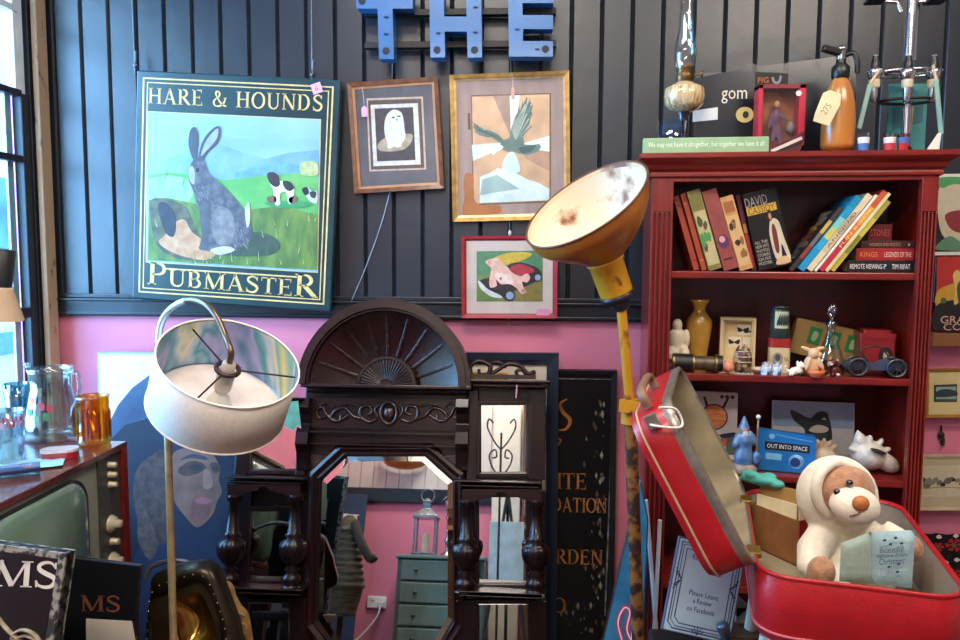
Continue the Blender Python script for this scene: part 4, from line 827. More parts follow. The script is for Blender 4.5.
# black telescope lying
T = on_bc('telescope', 'short black brass-ringed telescope lying at the left end of the middle shelf', 'telescope', 672, 374, .05, z2, RD(-5))
BK = mat('#15130f', .45, noise=.4, ns=50, bump=.5, bs=90)
MB().cyl((0, 0, .027), (.06, 0, .027), .027, .026, BK).build('barrel', T); MB().cyl((.06, 0, .027), (.125, 0, .027), .021, .021, mat('#5a4a36', .4, .4, noise=.4, ns=60)).build('draw_tube', T); MB().cyl((.125, 0, .027), (.142, 0, .027), .024, .024, BK).build('eyepiece', T); MB().cyl((.142, 0, .027), (.144, 0, .027), .016, .015, mat('#b8c4c8', .2)).build('lens', T)
for x in (.002, .058, .122): MB().cyl((x, 0, .027), (x+.005, 0, .027), .0272, .0272, mat('#8a7440', .3, .8)).build('brass_ring', T)
T = on_bc('card', 'small card with dark pictures lying at the shelf edge before the egg', 'card', 734, 377, .02, z2); b = MB(); b.box(0, .055, 0, .03, 0, .002, flatc('#c9bda4')); b.build('sheet', T); b = MB()
for i in range(4): b.add([(.004+i*.013, .004, .0024), (.013+i*.013, .004, .0024), (.013+i*.013, .025, .0024), (.004+i*.013, .025, .0024)], [(0, 1, 2, 3)], flatc('#2a2522'))
b.build('pictures', T)
T = lathe_thing('dish', 'little white dish beside the striped tin', 'dish', 758, 373, .07, z2, [(.012, 0), (.02, .006), (.026, .013), (.024, .013), (.016, .006), (.002, .005)], IV)
# tin with jar on top
T = on_bc('tin', 'cream tin with red lid and printed portrait, under the dark green jar', 'tin', 778, 374, .09, z2, RD(-4)); wt = (lx(788.5, 350, .09)-lx(768, 350, .09)); ht = lz(778, 338, .09)-z2
b = MB(); b.slab(rrect(wt, wt*.8, .01), 0, ht*.74, CRM); b.build('body', T); b = MB(); b.slab(rrect(wt*1.03, wt*.83, .011), ht*.74, ht, mat('#9c2620', .4)); b.build('lid', T, bevel=.003)
b = MB(); b.flat(circ(-wt*.12, ht*.4, wt*.26, ht*.2), -wt*.4-.001, flatc('#8a857a')); b.flat(circ(-wt*.12, ht*.45, wt*.13, ht*.1), -wt*.4-.0014, flatc('#4a443c')); b.text('TEA', wt*.28, ht*.4, wt*.22, ht*.12, -wt*.4-.001, flatc('#5a2a1c')); b.build('printed_label', T)
r_ = (lx(789.5, 320, .09)-lx(770, 320, .09))/2; hj = lz(779, 306, .09)-z2-ht
T = on_bc('jar', 'dark green lidded jar with a pale leaf panel, standing on the tin', 'jar', 779.5, 330, .09, z2+ht); DG = mat('#24332e', .3, coat=.4)
MB().lathe([(r_*.92, 0), (r_, .004), (r_, hj*.3), (r_*.97, hj*.86), (r_*.8, hj*.92), (r_*.92, hj*.94), (r_*.92, hj), (r_*.1, hj)], DG, 28).build('body', T)
b = MB(); n_ = 12; A = [(-pi/2-.75+1.5*i/n_) for i in range(n_+1)]
b.rings([[(r_*1.015*cos(a), r_*1.015*sin(a), hj*h_) for a in A] for h_ in (.32, .84)], mat('#b9bfa4', .4), True, False, False, closed=False)
for s_ in range(6): a = -pi/2-.5+.2*s_; b.tube([(r_*1.02*cos(a+.1*k), r_*1.02*sin(a+.1*k), hj*(.4+.12*k)) for k in range(4)], [.001, .004, .003, .0008], DG, 6)
b.build('leaf_panel', T)
BLW = mat('#b8cbe0', .3, hx2='#35507e', ns=60, lo=.5, hi=.6)
for k, (px, lab) in enumerate(((765.5, 'tiny pale blue china figure, nearer the carved egg of two'), (776, 'tiny blue and white china figure in front of the tin'))):
    T = on_bc('china_figure', lab, 'figurine', px, 377, .025, z2, group='tiny blue china figures'); hk = lz(px, 362.5, .025)-z2; b = MB()
    b.lathe([(.013, 0), (.014, .004), (.011, hk*.3), (.014, hk*.5), (.007, hk*.68)], BLW, 16); b.ell((0, 0, hk*.8), .0085, mat('#e4d8c8', .4)); b.ell((0, .001, hk*.9), (.0095, .0095, .006), BLW); b.ell((.011, -.004, hk*.5), (.004, .006, .012), BLW); b.ell((-.011, -.004, hk*.5), (.004, .006, .012), BLW); b.build('body', T)
# slanted box with green labels
T = on_bc('card_box', 'tan card box with three green labels, propped at a slant', 'box', 862, 374, .185, z2, RD(-8), RD(12), lift=.001)
wl = .215; hl = .13; TAN = mat('#b99a5c', .65)
b = MB(); b.box(-wl, 0, 0, .07, 0, hl-.02, TAN); b.build('body', T, bevel=.002)
b = MB()
for x in (-.155, -.1, -.045): b = MB(); b.flat([(x-.018, .04), (x+.018, .04), (x+.018, .093), (x-.018, .093)], -.001, flatc('#2f9a4a')); b.flat(spl([(x-.008, .055), (x+.004, .051), (x+.01, .075), (x-.004, .081)], 4), -.0014, flatc('#b9d8b0')); b.build('green_label', T)
# decanter
T = on_bc('decanter', 'clear glass decanter with round stopper in front of the green-labelled box', 'decanter', 829, 374, .085, z2); hd = lz(829, 322, .085)-z2; GC = glass('#f0f2ee', .08, .6)
MB().lathe([(.04, 0), (.043, .006), (.042, hd*.2), (.03, hd*.45), (.012, hd*.75), (.010, hd*.88), (.02, hd), (.0185, hd), (.008, hd*.88)], GC, 28).build('body', T)
MB().lathe([(.007, hd*.9), (.008, hd*1.02), (.004, hd*1.08), (.012, hd*1.14), (.0165, hd*1.24), (.012, hd*1.34), (.002, hd*1.38)], glass('#ffffff', .16, .7), 20).build('stopper', T)
# small animals
WB = mat('#eee9e0', .35, hx2='#1c1a1a', ns=42, lo=.54, hi=.56)
T = on_bc('dog_figure', 'small white and black spotted china dog lying on the shelf edge', 'figurine', 796, 377, .02, z2, RD(20)); b = MB()
b.ell((0, 0, .014), (.022, .011, .012), WB); b.ell((.012, -.004, .03), (.01, .009, .01), WB); b.ell((.02, -.008, .027), (.006, .005, .005), WB); b.ell((-.02, -.008, .007), (.009, .006, .006), WB); b.ell((.012, -.012, .006), (.012, .005, .005), WB); b.ell((.006, .004, .035), (.004, .003, .009), WB); b.ell((.018, .005, .034), (.004, .003, .008), WB); b.tube([(-.02, .004, .012), (-.03, .006, .02), (-.032, .004, .03)], .003, WB, 8); b.build('body', T, remesh=.0016, smooth=2)
CRE = mat('#d9b488', .45); T = on_bc('rabbit_figure', 'cream rabbit figure with swept ears holding an orange bowl', 'figurine', 813, 377, .022, z2); hr_ = lz(813, 347, .022)-z2; b = MB()
b.ell((-.003, .006, hr_*.36), (.023, .02, hr_*.36), CRE); b.ell((0, -.002, hr_*.78), (.016, .016, .016), CRE); b.ell((.012, -.008, hr_*.74), (.01, .009, .008), CRE); b.ell((-.02, 0, hr_*.92), (.019, .005, .006), CRE, rot=Euler((0, .35, 0))); b.ell((.016, .004, hr_*.94), (.016, .005, .006), CRE, rot=Euler((0, -.2, 0))); b.ell((.016, -.012, hr_*.45), (.006, .006, .02), CRE, rot=Euler((0, -.4, 0))); b.ell((-.018, -.012, hr_*.42), (.006, .006, .02), CRE, rot=Euler((0, .3, 0))); b.build('body', T, remesh=.0018, smooth=2)
MB().lathe([(.014, 0), (.022, .01), (.024, .02), (.021, .02), (.014, .008)], mat('#c9683a', .4), 20, (.003, -.016, .0)).build('bowl', T)
T = on_bc('dog_figure', 'small dark red and white china dog beside the rabbit figure', 'figurine', 833, 377, .025, z2); DR = mat('#5a1c20', .3, hx2='#d8cfc8', ns=50, lo=.56, hi=.6); b = MB()
b.ell((.003, .004, .017), (.013, .014, .017), DR); b.ell((-.002, -.004, .04), (.012, .011, .011), DR); b.ell((-.008, -.013, .036), (.006, .006, .005), DR); b.ell((-.013, 0, .038), (.004, .005, .011), DR); b.ell((.01, 0, .04), (.004, .005, .011), DR); b.ell((-.006, -.012, .006), (.005, .007, .006), DR); b.ell((.01, -.012, .006), (.005, .007, .006), DR); b.build('body', T, remesh=.0018, smooth=2)
# red tin and pewter car
T = on_bc('tin', 'deep red tin with hinged lid and a dark oval portrait', 'tin', 873, 372, .13, z2, RD(-8)); wt = .095; ht = lz(880, 329, .14)-z2; RT = mat('#86191c', .35, coat=.3)
b = MB(); b.slab(rrect(wt, .09, .006), 0, ht*.8, RT); b.build('body', T); b = MB(); b.slab(rrect(wt*1.04, .094, .007), ht*.8, ht*.93, RT); b.slab(rrect(wt*.8, .07, .01), ht*.93, ht, RT); b.build('lid', T, bevel=.002)
b = MB(); b.flat(circ(.022, ht*.4, .02, .03), -.0455, flatc('#1c1416')); b.flat(circ(.022, ht*.43, .008, .012), -.0459, flatc('#b59a72')); b.flat(circ(.022, ht*.28, .013, .012), -.0459, flatc('#6a5a3c')); b.build('portrait', T)
T = on_bc('model_car', 'pewter and blue model of an open vintage car on the middle shelf', 'model car', 875, 378, .045, z2, RD(-4), lift=.0038); PW = mat('#4b5056', .35, .7, noise=.3, ns=50); BLC = mat('#4a5a72', .3, .4)
b = MB(); b.prism(spl([(-.078, .02), (.06, .018), (.075, .028), (.06, .042), (.02, .045), (.0, .036), (-.02, .04), (-.07, .038)], 4), -.018, .018, BLC); b.build('body', T, bevel=.003); MB().tube(spl([(-.02, 0, .04), (-.04, 0, .07), (0, 0, .085), (.03, 0, .06), (.03, 0, .044)], 5, False), .0025, mat('#2a2420', .5), 8).build('hood_hoop', T); MB().box(-.06, -.03, -.014, .014, .038, .052, mat('#1c1a1c', .5)).build('seat', T, bevel=.004)
for x, y in ((-.052, -.024), (.048, -.026), (-.052, .024), (.048, .026)):
    b = MB(); r_ = .024; b.tube([(x+r_*cos(a), y, .0255+r_*sin(a)) for a in [i*pi/10 for i in range(21)]], .0042, PW, 8, False)
    for i in range(8): b.bar((x, y, .0255), (x+r_*cos(i*pi/4), y, .0255+r_*sin(i*pi/4)), .0025, .003, PW)
    b.cyl((x, y-.006, .0255), (x, y+.006, .0255), .006, .006, PW, 12); b.build('wheel', T)
# ------------------------------------------------------------------ third shelf
z3 = SZ[2]
T = on_bc('game_box', 'white box printed with an orange planet and dark blue lettering', 'box', 696, 474, .18, z3, RD(-5), rx=RD(-4), lift=.003); wg = lx(729, 430, .2)-lx(690, 430, .2); hg = lz(715, 392, .2)-z3
MB().box(-.03, wg, 0, .03, 0, hg, flatc('#cfcbc8')).build('body', T, bevel=.002); b = MB()
b.flat(circ(wg*.42, hg*.62, .041), -.001, flatc('#1b1d33')); b.flat(circ(wg*.42, hg*.62, .037), -.0014, mat('#c86a35', .5, hx2='#e09a5c', ns=30, stretch=(1, 1, 5)))
for a in (-.4, .5): b.stroke([(wg*.42+a*.05, hg*.75), (wg*.42+a*.08, hg*.92)], .008, -.0012, flatc('#1b1d33'))
b.text('5', wg*.5, hg*.33, .025, .03, -.0016, flatc('#e8e4da')); b.flat(spl([(wg*.3, hg*.28), (wg*.9, hg*.4), (wg*.92, hg*.34), (wg*.6, hg*.26), (wg*.7, hg*.05), (wg*.3, hg*.02)], 4), -.001, flatc('#20244a')); b.flat(circ(wg*.66, hg*.24, .014), -.0014, flatc('#c06a50'))
for i in range(3): b.flat(circ(wg*(.6+.13*i), hg*.93, .006), -.001, flatc('#2a2c30'))
b.build('printed_cover', T)
for k, (pxa, pxb, pyt, y, rz, lab, hx) in enumerate(((723, 745, 428, .17, -5, 'cream greeting card behind the blue wizard figure', '#d9d2bd'), (762, 791, 430, .15, -3, 'pale cream card standing behind the blue tin', '#cfc3a6'))):
    T = on_bc('card', lab, 'card', pxa, 470, y, z3, RD(rz), rx=RD(-6), group='cards on the third shelf'); w_ = lx(pxb, 450, y)-lx(pxa, 450, y); h_ = lz(pxa, pyt, y)-z3; MB().box(0, w_, 0, .002, 0, h_, flatc(hx)).build('sheet', T); b = MB()
    b.flat([(w_*.1, h_*.15), (w_*.9, h_*.15), (w_*.9, h_*.75), (w_*.1, h_*.75)], -.0006, flatc('#a8a590' if k else '#5a6a5c')); b.build('picture', T)
T = on_bc('wizard_figure', 'blue glazed wizard figure with raised staff on a rocky base', 'figurine', 743, 475, .045, z3, RD(10)); hw = lz(746, 414, .06)-z3; BG = mat('#3c6492', .3, hx2='#6f93bd', ns=30, coat=.4); RK = mat('#6e5a44', .6, hx2='#a89a86', ns=40)
b = MB(); b.lathe([(.038, 0), (.04, .008), (.034, .02), (.02, .028)], RK, 14, flute=.1, fn=5); b.build('rock', T)
b = MB(); b.lathe([(.026, .02), (.028, hw*.25), (.022, hw*.42), (.026, hw*.56), (.02, hw*.66), (.01, hw*.7)], BG, 18); b.ell((-.024, -.006, hw*.55), (.011, .012, .026), BG, rot=Euler((0, .4, 0))); b.ell((.022, -.006, hw*.6), (.01, .012, .026), BG, rot=Euler((0, -.5, 0))); b.build('robe', T, remesh=.003, smooth=2)
MB().ell((-.002, -.004, hw*.75), (.012, .012, .014), mat('#c49a80', .5)).build('face', T); MB().lathe([(.016, hw*.77), (.012, hw*.83), (.004, hw*.95), (.001, hw*.98)], BG, 16, (-.002, 0, 0)).build('hat', T); MB().ell((-.002, -.012, hw*.64), (.009, .007, .018), mat('#c9c4bc', .6)).build('beard', T)
MB().tube([(.032, -.012, .03), (.034, -.014, hw*.95)], .003, RK, 8).build('staff', T); MB().ell((.034, -.014, hw*.98), .007, mat('#cfd8e0', .2)).build('crystal', T)
MB().ell((.03, -.02, .045), (.012, .012, .02), BG).build('crouching_imp', T)
# blue tin
T = on_bc('tin', 'bright blue tin lettered OUT INTO SPACE standing on the third shelf', 'tin', 757, 475, .06, z3, RD(-9), rx=RD(-3), lift=.0028); wt = lx(809, 450, .05)-lx(753, 450, .05); ht = lz(780, 432, .05)-z3; BT = mat('#1f6fb4', .3, noise=.2, ns=8, coat=.3)
b = MB(); po = spl([(0, ht*.06), (wt*.5, 0), (wt, ht*.04), (wt*1.0, ht*.5), (wt, ht*.92), (wt*.5, ht*.98), (.004, ht), (0, ht*.5)], 3); po = [(0, 0), (wt, 0), (wt, ht*.9), (wt*.5, ht*.95), (0, ht)]; b.prism(po, 0, .04, BT); b.build('body', T, bevel=.004)
b = MB(); b.flat([(wt*.12, ht*.52), (wt*.9, ht*.5), (wt*.9, ht*.68), (wt*.12, ht*.72)], -.001, flatc('#14181e')); b.text('OUT INTO SPACE', wt*.51, ht*.605, wt*.7, ht*.1, -.0015, flatc('#d8e2e6'), -.02); b.flat([(wt*.14, ht*.28), (wt*.42, ht*.27), (wt*.42, ht*.43), (wt*.14, ht*.44)], -.001, flatc('#6fb0dc')); b.flat(circ(wt*.68, ht*.27, .021), -.001, mat('#9fd0ee', .4, hx2='#2a62a0', ns=24)); b.flat(circ(wt*.66, ht*.25, .014), -.0013, flatc('#123a6e')); b.flat(circ(wt*.24, ht*.85, .008), -.001, flatc('#6fb0dc')); b.stroke(spl([(wt*.3, ht*.9), (wt*.6, ht*.84), (wt*.95, ht*.78)], 5, False), .004, -.001, flatc('#4a94d0')); b.build('tin_print', T)
# print with a dark shape
T = on_bc('picture_card', 'pale card printed with a black and green animal shape, leaning behind the blue tin', 'picture', 771, 470, .22, z3, RD(-2), rx=RD(-7)); wt = lx(853, 430, .22)-lx(771, 430, .22); ht = (lz(800, 402, .22)-z3); 
MB().box(0, wt, 0, .004, 0, ht, flatc('#b3b5b8')).build('sheet', T); b = MB(); b.flat([(.004, ht*.55), (wt-.004, ht*.55), (wt-.004, ht*.98), (.004, ht*.98)], -.0006, flatc('#8fa3bd')); b.flat([(.004, .02), (wt-.004, .02), (wt-.004, ht*.55), (.004, ht*.55)], -.0006, flatc('#c9c9c6'))
def pc(pts, y, hx): b.flat(spl([(x*wt, z*ht) for x, z in pts], 4), y, flatc(hx))
pc([(.22, .84), (.26, .68), (.32, .6), (.4, .5), (.42, .3), (.55, .3), (.72, .3), (.72, .6), (.66, .8), (.58, .82), (.5, .72), (.4, .74), (.32, .8)], -.001, '#1c2a28'); pc([(.46, .64), (.52, .78), (.6, .84), (.68, .8), (.66, .68), (.56, .64)], -.0013, '#11181a'); pc([(.45, .5), (.55, .6), (.68, .56), (.66, .48), (.54, .46)], -.0015, '#c8c0ae'); pc([(.5, .42), (.66, .44), (.66, .34), (.52, .34)], -.0015, '#2f4a3c'); pc([(.6, .7), (.64, .73), (.66, .69)], -.0017, '#d8d2b8'); b.build('print', T)
SH = mat('#cbbba2', .55, hx2='#8a6f58', ns=30); SHW = mat('#d9d4ca', .45, hx2='#b9b0a6', ns=22)
T = on_bc('seashell', 'brown spiked sea shell between the blue tin and the white conch', 'shell', 822, 475, .12, z3, lift=.004); h_ = lz(822, 440, .12)-z3; b = MB(); b.ell((0, 0, h_*.34), (.04, .03, h_*.36), SH)
for i in range(5): a = -.9+.45*i; b.ell((.03*sin(a), -.006, h_*(.5+.32*cos(a))), (.008, .008, .02), SH, rot=Euler((0, a, 0)))
b.lathe([(.022, h_*.55), (.012, h_*.75), (.008, h_*.85), (.001, h_)], SH, 14); b.build('whorl', T, remesh=.003, smooth=2)
T = on_bc('conch_shell', 'big white conch shell with a dark slit at the end of the third shelf', 'shell', 870, 477, .09, z3, RD(8), lift=.01); h_ = lz(868, 437, .09)-z3; b = MB()
b.ell((-.01, 0, h_*.42), (.055, .045, h_*.42), SHW, rot=Euler((0, .35, 0))); b.ell((.04, -.01, h_*.22), (.042, .03, h_*.24), SHW, rot=Euler((0, .6, 0))); b.lathe([(.03, 0), (.02, .02), (.012, .035), (.002, .05)], SHW, 14, (-.028, 0, h_*.66), (-.35, 0, 1))
for i in range(5): a = -1.2+.6*i; b.ell((-.012+.05*sin(a), -.012, h_*(.42+.42*cos(a))), (.008, .01, .017), SHW, rot=Euler((0, a, 0)))
b.build('whorl', T, remesh=.003, smooth=3)
b = MB(); b.ell((0, 0, 0), (.026, .009, .0055), mat('#2a211e', .6)); b.build('dark_slit', T, loc=(-.004, -.046, h_*.62), rot=(.2, .3, .1))
# ------------------------------------------------------------------ on top of the bookcase
CHR = mat('#c9ccd0', .15, 1.0, noise=.05); BLKP = mat('#121314', .35); LG = mat('#8fb085', .55, noise=.1)
yf = -.02
T = on_bc('text_sign', 'long pale green block sign with white lettering on the bookcase top', 'sign', 643, 150, yf, ZT); ws = lx(769, 146, yf)-lx(643, 146, yf); hs_ = .043
MB().box(0, ws, 0, .022, 0, hs_, LG).build('block', T, bevel=.002); b = MB(); b.text('We may not have it altogether, but together we have it all', ws*.5, hs_*.52, ws*.92, hs_*.42, -.0008, flatc('#e6efdc')); b.build('lettering', T)
yl = .11
T = on_bc('oil_lamp', 'glass oil lamp with tall clear chimney and amber patterned font', 'oil lamp', 683, 140, yl, ZT)
def prof(px, rows, y, T_z): return [(hw*abs(lx(px+1, py, y)-lx(px, py, y)), lz(px, py, y)-T_z) for hw, py in rows]
BRN = mat('#6a5230', .3, .7, noise=.3, ns=40)
P_ = prof(683, [(5, 118), (6.5, 113)], yl, ZT); MB().lathe([(.036, 0), (.034, .012), (.014, .03), (.011, .05)]+P_, mat('#1b2430', .2, coat=.5), 24).build('foot', T)
AMB = mat('#a07a45', .2, hx2='#d8c9a0', ns=40, stretch=(3, 3, .6), coat=.6)
MB().lathe(prof(683, [(6, 112.5), (14, 110), (19, 105), (20.5, 97), (19.5, 89), (12, 85), (9, 83)], yl, ZT), AMB, 32).build('font', T)
MB().lathe(prof(683, [(8, 83), (9, 80), (9.5, 76), (8, 72), (9.5, 70), (9, 67)], yl, ZT), BRN, 24).build('burner', T)
q = prof(683, [(1, 76)], yl, ZT)[0]; b = MB(); b.cyl((0, 0, q[1]), (.045, -.012, q[1]), .003, .003, BRN, 10); b.cyl((.045, -.012, q[1]), (.05, -.0135, q[1]), .01, .01, BRN, 14); b.build('wick_knob', T)
MB().lathe(prof(683, [(9.5, 69), (11, 60), (11.3, 50), (10, 40), (7.5, 30), (7, 10), (7, -16)], yl, ZT), glass('#eef2f0', .1, .75), 28, cap0=False, cap1=False).build('chimney', T)
T = on_bc('tumbler', 'blue-tinted glass tumbler behind the green block sign', 'glass', 671, 141, .045, ZT)
q = prof(671, [(13, 141), (15, 122)], .045, ZT); MB().lathe([(q[0][0]*.95, .003), (q[0][0], .005), (q[1][0], q[1][1]), (q[1][0]*.92, q[1][1]), (q[0][0]*.85, .012), (.002, .011)], glass('#9fc4e6', .12, .7), 24, flute=0).build('body', T)
# record in plastic bag
yr = .17
T = on_bc('record_sleeve', 'grey record sleeve in a shiny plastic bag, at the back of the bookcase top', 'record', 692, 150, yr, ZT, 0, 0, rx=RD(-6), lift=.002); ws = lx(856, 110, yr)-lx(692, 110, yr); hh = lz(770, 62, yr)-ZT
MB().box(.01, ws-.012, .0, .006, 0, hh*.93, mat('#4d5058', .4, noise=.12, ns=8)).build('sleeve', T)
b = MB(); b.prism([(0, 0), (ws, 0), (ws, hh*1.08), (ws*.7, hh*1.03), (ws*.42, hh*.98), (ws*.35, hh*1.03), (ws*.3, hh*.96), (0, hh*.87)], -.002, -.0012, glass('#d2d4d8', .02, .12, rough=.25)); b.build('plastic_bag', T)
b = MB()
def rs(px, py): p = on(T, px, py, 0); return p.x, p.z
x, z = rs(734, 97); b.text('gom', x, z, .075, .04, -.003, flatc('#d3d0c4')); x, z = rs(744.5, 115); b.flat(circ(x, z, .026, .024), -.003, flatc('#d9c47c')); b.flat(circ(x+.003, z, .009, .011), -.0034, flatc('#22242a')); b.build('gold_print', T)
b = MB(); x, z = rs(705, 115.5); b.flat([(x-.037, z-.02), (x+.037, z-.014), (x+.037, z+.024), (x-.037, z+.014)], -.0032, flatc('#d9dde0')); b.build('price_label', T)
# boxed action figure
yt = .055
T = on_bc('toy_package', 'red toy package with a small figure behind its clear window and black hang tab', 'toy', 757, 150, yt, ZT, RD(4)); wt = lx(805, 110, yt)-lx(757, 110, yt); ht = lz(780, 84, yt)-ZT; dt = .05
RC = mat('#b8233a', .4); RC2 = mat('#7a1f28', .5)
b = MB(); b.box(0, .012, 0, dt, 0, ht, RC); b.box(wt-.018, wt, 0, dt, .03, ht, RC); b.box(0, wt, 0, dt, ht-.012, ht, RC2); b.box(0, wt, 0, dt, 0, .01, RC2); b.box(0, wt, dt-.003, dt, 0, ht, RC2); b.build('carton', T, bevel=.001)
MB().box(.012, wt-.018, dt-.006, dt-.003, .01, ht-.012, mat('#8a4a24', .6, hx2='#b57a3a', ns=18)).build('insert_card', T)
b = MB(); b.prism([(.0, ht), (wt*.72, ht), (wt*.72, ht+.04), (.0, ht+.046)], dt-.004, dt-.001, BLKP); b.text('FIG', wt*.18, ht+.022, .03, .016, dt-.0046, flatc('#b5643c')); b.stroke(spl([(wt*.38, ht+.03), (wt*.42, ht+.016), (wt*.52, ht+.016), (wt*.56, ht+.034)], 5, False), .007, dt-.0046, flatc('#7d8086')); b.build('hang_tab', T)
PUR = mat('#6d4a68', .6); SKN = mat('#c99a78', .6); b = MB(); x = wt*.45
b.ell((x, .026, ht*.74), (.008, .008, .011), SKN); b.build('toy_head', T)
b = MB(); b.ell((x-.002, .026, ht*.55), (.014, .01, .026), PUR); b.bar((x-.012, .026, ht*.62), (x-.024, .024, ht*.4), .009, .009, PUR); b.bar((x+.01, .026, ht*.62), (x+.026, .02, ht*.5), .009, .009, PUR); b.bar((x-.006, .026, ht*.46), (x-.01, .026, ht*.16), .012, .012, PUR); b.bar((x+.004, .026, ht*.46), (x+.012, .026, ht*.16), .012, .012, PUR); b.build('toy_body', T, remesh=.0025, smooth=2)
MB().ell((x+.04, .026, ht*.42), (.012, .01, .018), mat('#8a8078', .5)).build('toy_accessory', T)
MB().box(.013, wt-.019, .0005, .0015, .011, ht-.013, glass('#ffffff', .08, .35)).build('window_pane', T)
b = MB(); b.flat([(0, 0), (wt*.88, 0), (wt, .045), (wt, .07), (wt*.5, .035), (0, .05)], -.0012, flatc('#5a1a22')); b.stroke([(wt*.3, .012), (wt*.95, .05)], .009, -.0016, flatc('#d8cdc8')); b.stroke([(wt*.25, .002), (wt*.95, .036)], .007, -.0016, flatc('#1a1416')); b.build('banner', T)
b = MB(); b.flat(circ(wt*.84, ht*.87, .008), -.0012, flatc('#e8d8dc')); b.build('round_sticker', T)
# soda siphon
ysy = .07
T = on_bc('soda_siphon', 'orange soda siphon with a black and metal head and cream tag', 'siphon', 837, 150, ysy, ZT)
ORG = mat('#b9762f', .3, noise=.15, ns=8, coat=.5)
MB().lathe([(.001, .001)]+prof(837, [(15.5, 149.5), (16.8, 145), (16.5, 120), (15.5, 105), (13, 92), (9, 82), (6, 78)], ysy, ZT), ORG, 32).build('bottle', T)
MB().lathe(prof(837, [(8, 79), (9, 77), (9, 68), (5, 64), (5, 60)], ysy, ZT), BLKP, 24).build('collar', T)
q0, q1 = prof(837, [(1, 66)], ysy, ZT)[0], prof(837, [(1, 56)], ysy, ZT)[0]
b = MB(); b.cyl((0, 0, q0[1]), (0, 0, q1[1]+.012), .013, .013, CHR, 18); b.ell((0, 0, q1[1]+.018), (.014, .014, .01), CHR); b.build('valve_head', T)
b = MB(); b.bar((.0, -.003, q1[1]+.006), (-.055, -.012, q1[1]+.02), .02, .018, BLKP); b.build('lever', T, bevel=.005)
b = MB(); b.tube(spl([(.01, -.004, q1[1]), (.03, -.006, q1[1]+.004), (.04, -.008, q1[1]-.02), (.042, -.008, q1[1]-.05)], 5, False), .007, BLKP, 10); b.build('spout', T)
b = MB(); yy = -.056; pt = [on(T, a, c, yy) for a, c in ((823, 93), (830, 90), (841, 94), (840, 105), (829, 126), (813, 121), (815, 113))]
b.prism([(p.x, p.z) for p in pt], yy-.001, yy, mat('#d8cfa4', .7)); b.text('275', on(T, 826, 109, yy).x, on(T, 826, 109, yy).z, .03, .018, yy-.0016, flatc('#8a8468'), 1.0); o = b.build('price_tag', T)
a_, c_ = on(T, 831, 93, yy), on(T, 834, 78, -.02); MB().tube([(a_.x, yy+.001, a_.z), (c_.x-.005, -.045, c_.z-.01), (c_.x, -.026, c_.z)], .0013, flatc('#a08a6a'), 6).build('tag_string', o)
# bar optic stand
yo = .13
T = on_bc('bar_optic_stand', 'chrome rotary bar optic stand with three black capped spirit measures', 'bar optic', 905, 149, yo, ZT)
def V(px, py, y=0.0): return on(T, px, py, y)
MB().lathe([(.06, 0), (.058, .012), (.02, .02), (.014, .03)], BLKP, 28).build('base', T)
b = MB(); b.cyl((0, 0, .02), (0, 0, V(905, -40).z), .0125, .0125, CHR, 20); b.cyl((0, 0, V(905, 62).z), (0, 0, V(905, -40).z), .018, .018, CHR, 20); b.build('column', T)
zr_ = V(905, 73).z; b = MB(); b.tube([(.088*cos(a), .05*sin(a), zr_) for a in [i*pi/14 for i in range(29)]], .006, CHR, 8, False); b.build('ring', T)
zl_ = V(905, 101).z; MB().tube([(.075*cos(a), .045*sin(a), zl_) for a in [i*pi/14 for i in range(29)]], .0045, BLKP, 8, False).build('lower_ring', T)
for px, dy in ((874.5, -.03), (907.5, -.055), (933, -.03)):
    v = V(px, 80, dy); x = v.x; b = MB(); zz = lambda py: V(px, py, dy).z
    b.lathe([(.014, zz(80)), (.016, zz(78)), (.02, zz(74)), (.02, zz(70)), (.012, zz(68))], CHR, 20, (x, dy, 0)); o = b.build('optic', T)
    b = MB(); b.lathe([(.0115, zz(69)), (.0115, zz(62)), (.008, zz(60)), (.008, zz(56))], BLKP, 18, (x, dy, 0)); b.lathe([(.0075, zz(59)), (.0075, zz(57)), (.001, zz(57))], flatc('#cfcac0'), 12, (x, dy, 0.004)); b.build('cap', o)
    b = MB(); b.lathe([(.013, zz(88)), (.015, zz(86)), (.015, zz(80))], mat('#cfc8a8', .4), 18, (x, dy, 0)); b.build('measure_chamber', o)
    b = MB(); b.lathe([(.006, zz(102)), (.01, zz(98)), (.011, zz(88))], CHR, 16, (x, dy, 0)); b.build('spout', o)
    b = MB(); b.bar((x, dy, zr_-.006), (0, 0, zr_-.006), .008, .006, CHR, (0, 0, 1)); b.build('arm', o)
TEA = mat('#7fa79f', .4, noise=.12)
for (xa, ya, xb, yb_, dy) in ((870, 84, 859, 129, -.06), (936, 80, 941, 134, -.06)):
    a_, c_ = V(xa, ya, dy), V(xb, yb_, dy); b = MB(); b.bar((a_.x, dy, a_.z), (c_.x, dy, c_.z), .0125, .007, TEA); o = b.build('lever_bar', T, bevel=.002)
    e_ = V(xa+(10 if xa < 900 else -3), ya-15, dy); b = MB(); b.tube([(a_.x, dy-.001, a_.z), (e_.x, dy, e_.z)], .004, flatc('#c9b894'), 8); b.build('lever_link', o)
for s in (-1, 1):
    a_, c_, d_ = V(905+s*4, 12, -.01), V(905+s*12, 2, -.01), V(905+s*30, 1, -.01); b = MB(); b.tube(spl([(a_.x, -.01, a_.z), ((a_.x+c_.x)/2, -.01, c_.z-.003), (c_.x, -.01, c_.z), (d_.x, -.01, d_.z)], 5, False), .005, CHR, 8); o = b.build('bottle_clip', T); MB().box(d_.x-.024, d_.x+.024, -.035, .012, d_.z-.006, d_.z+.005, BLKP).build('clip_pad', o, bevel=.003)
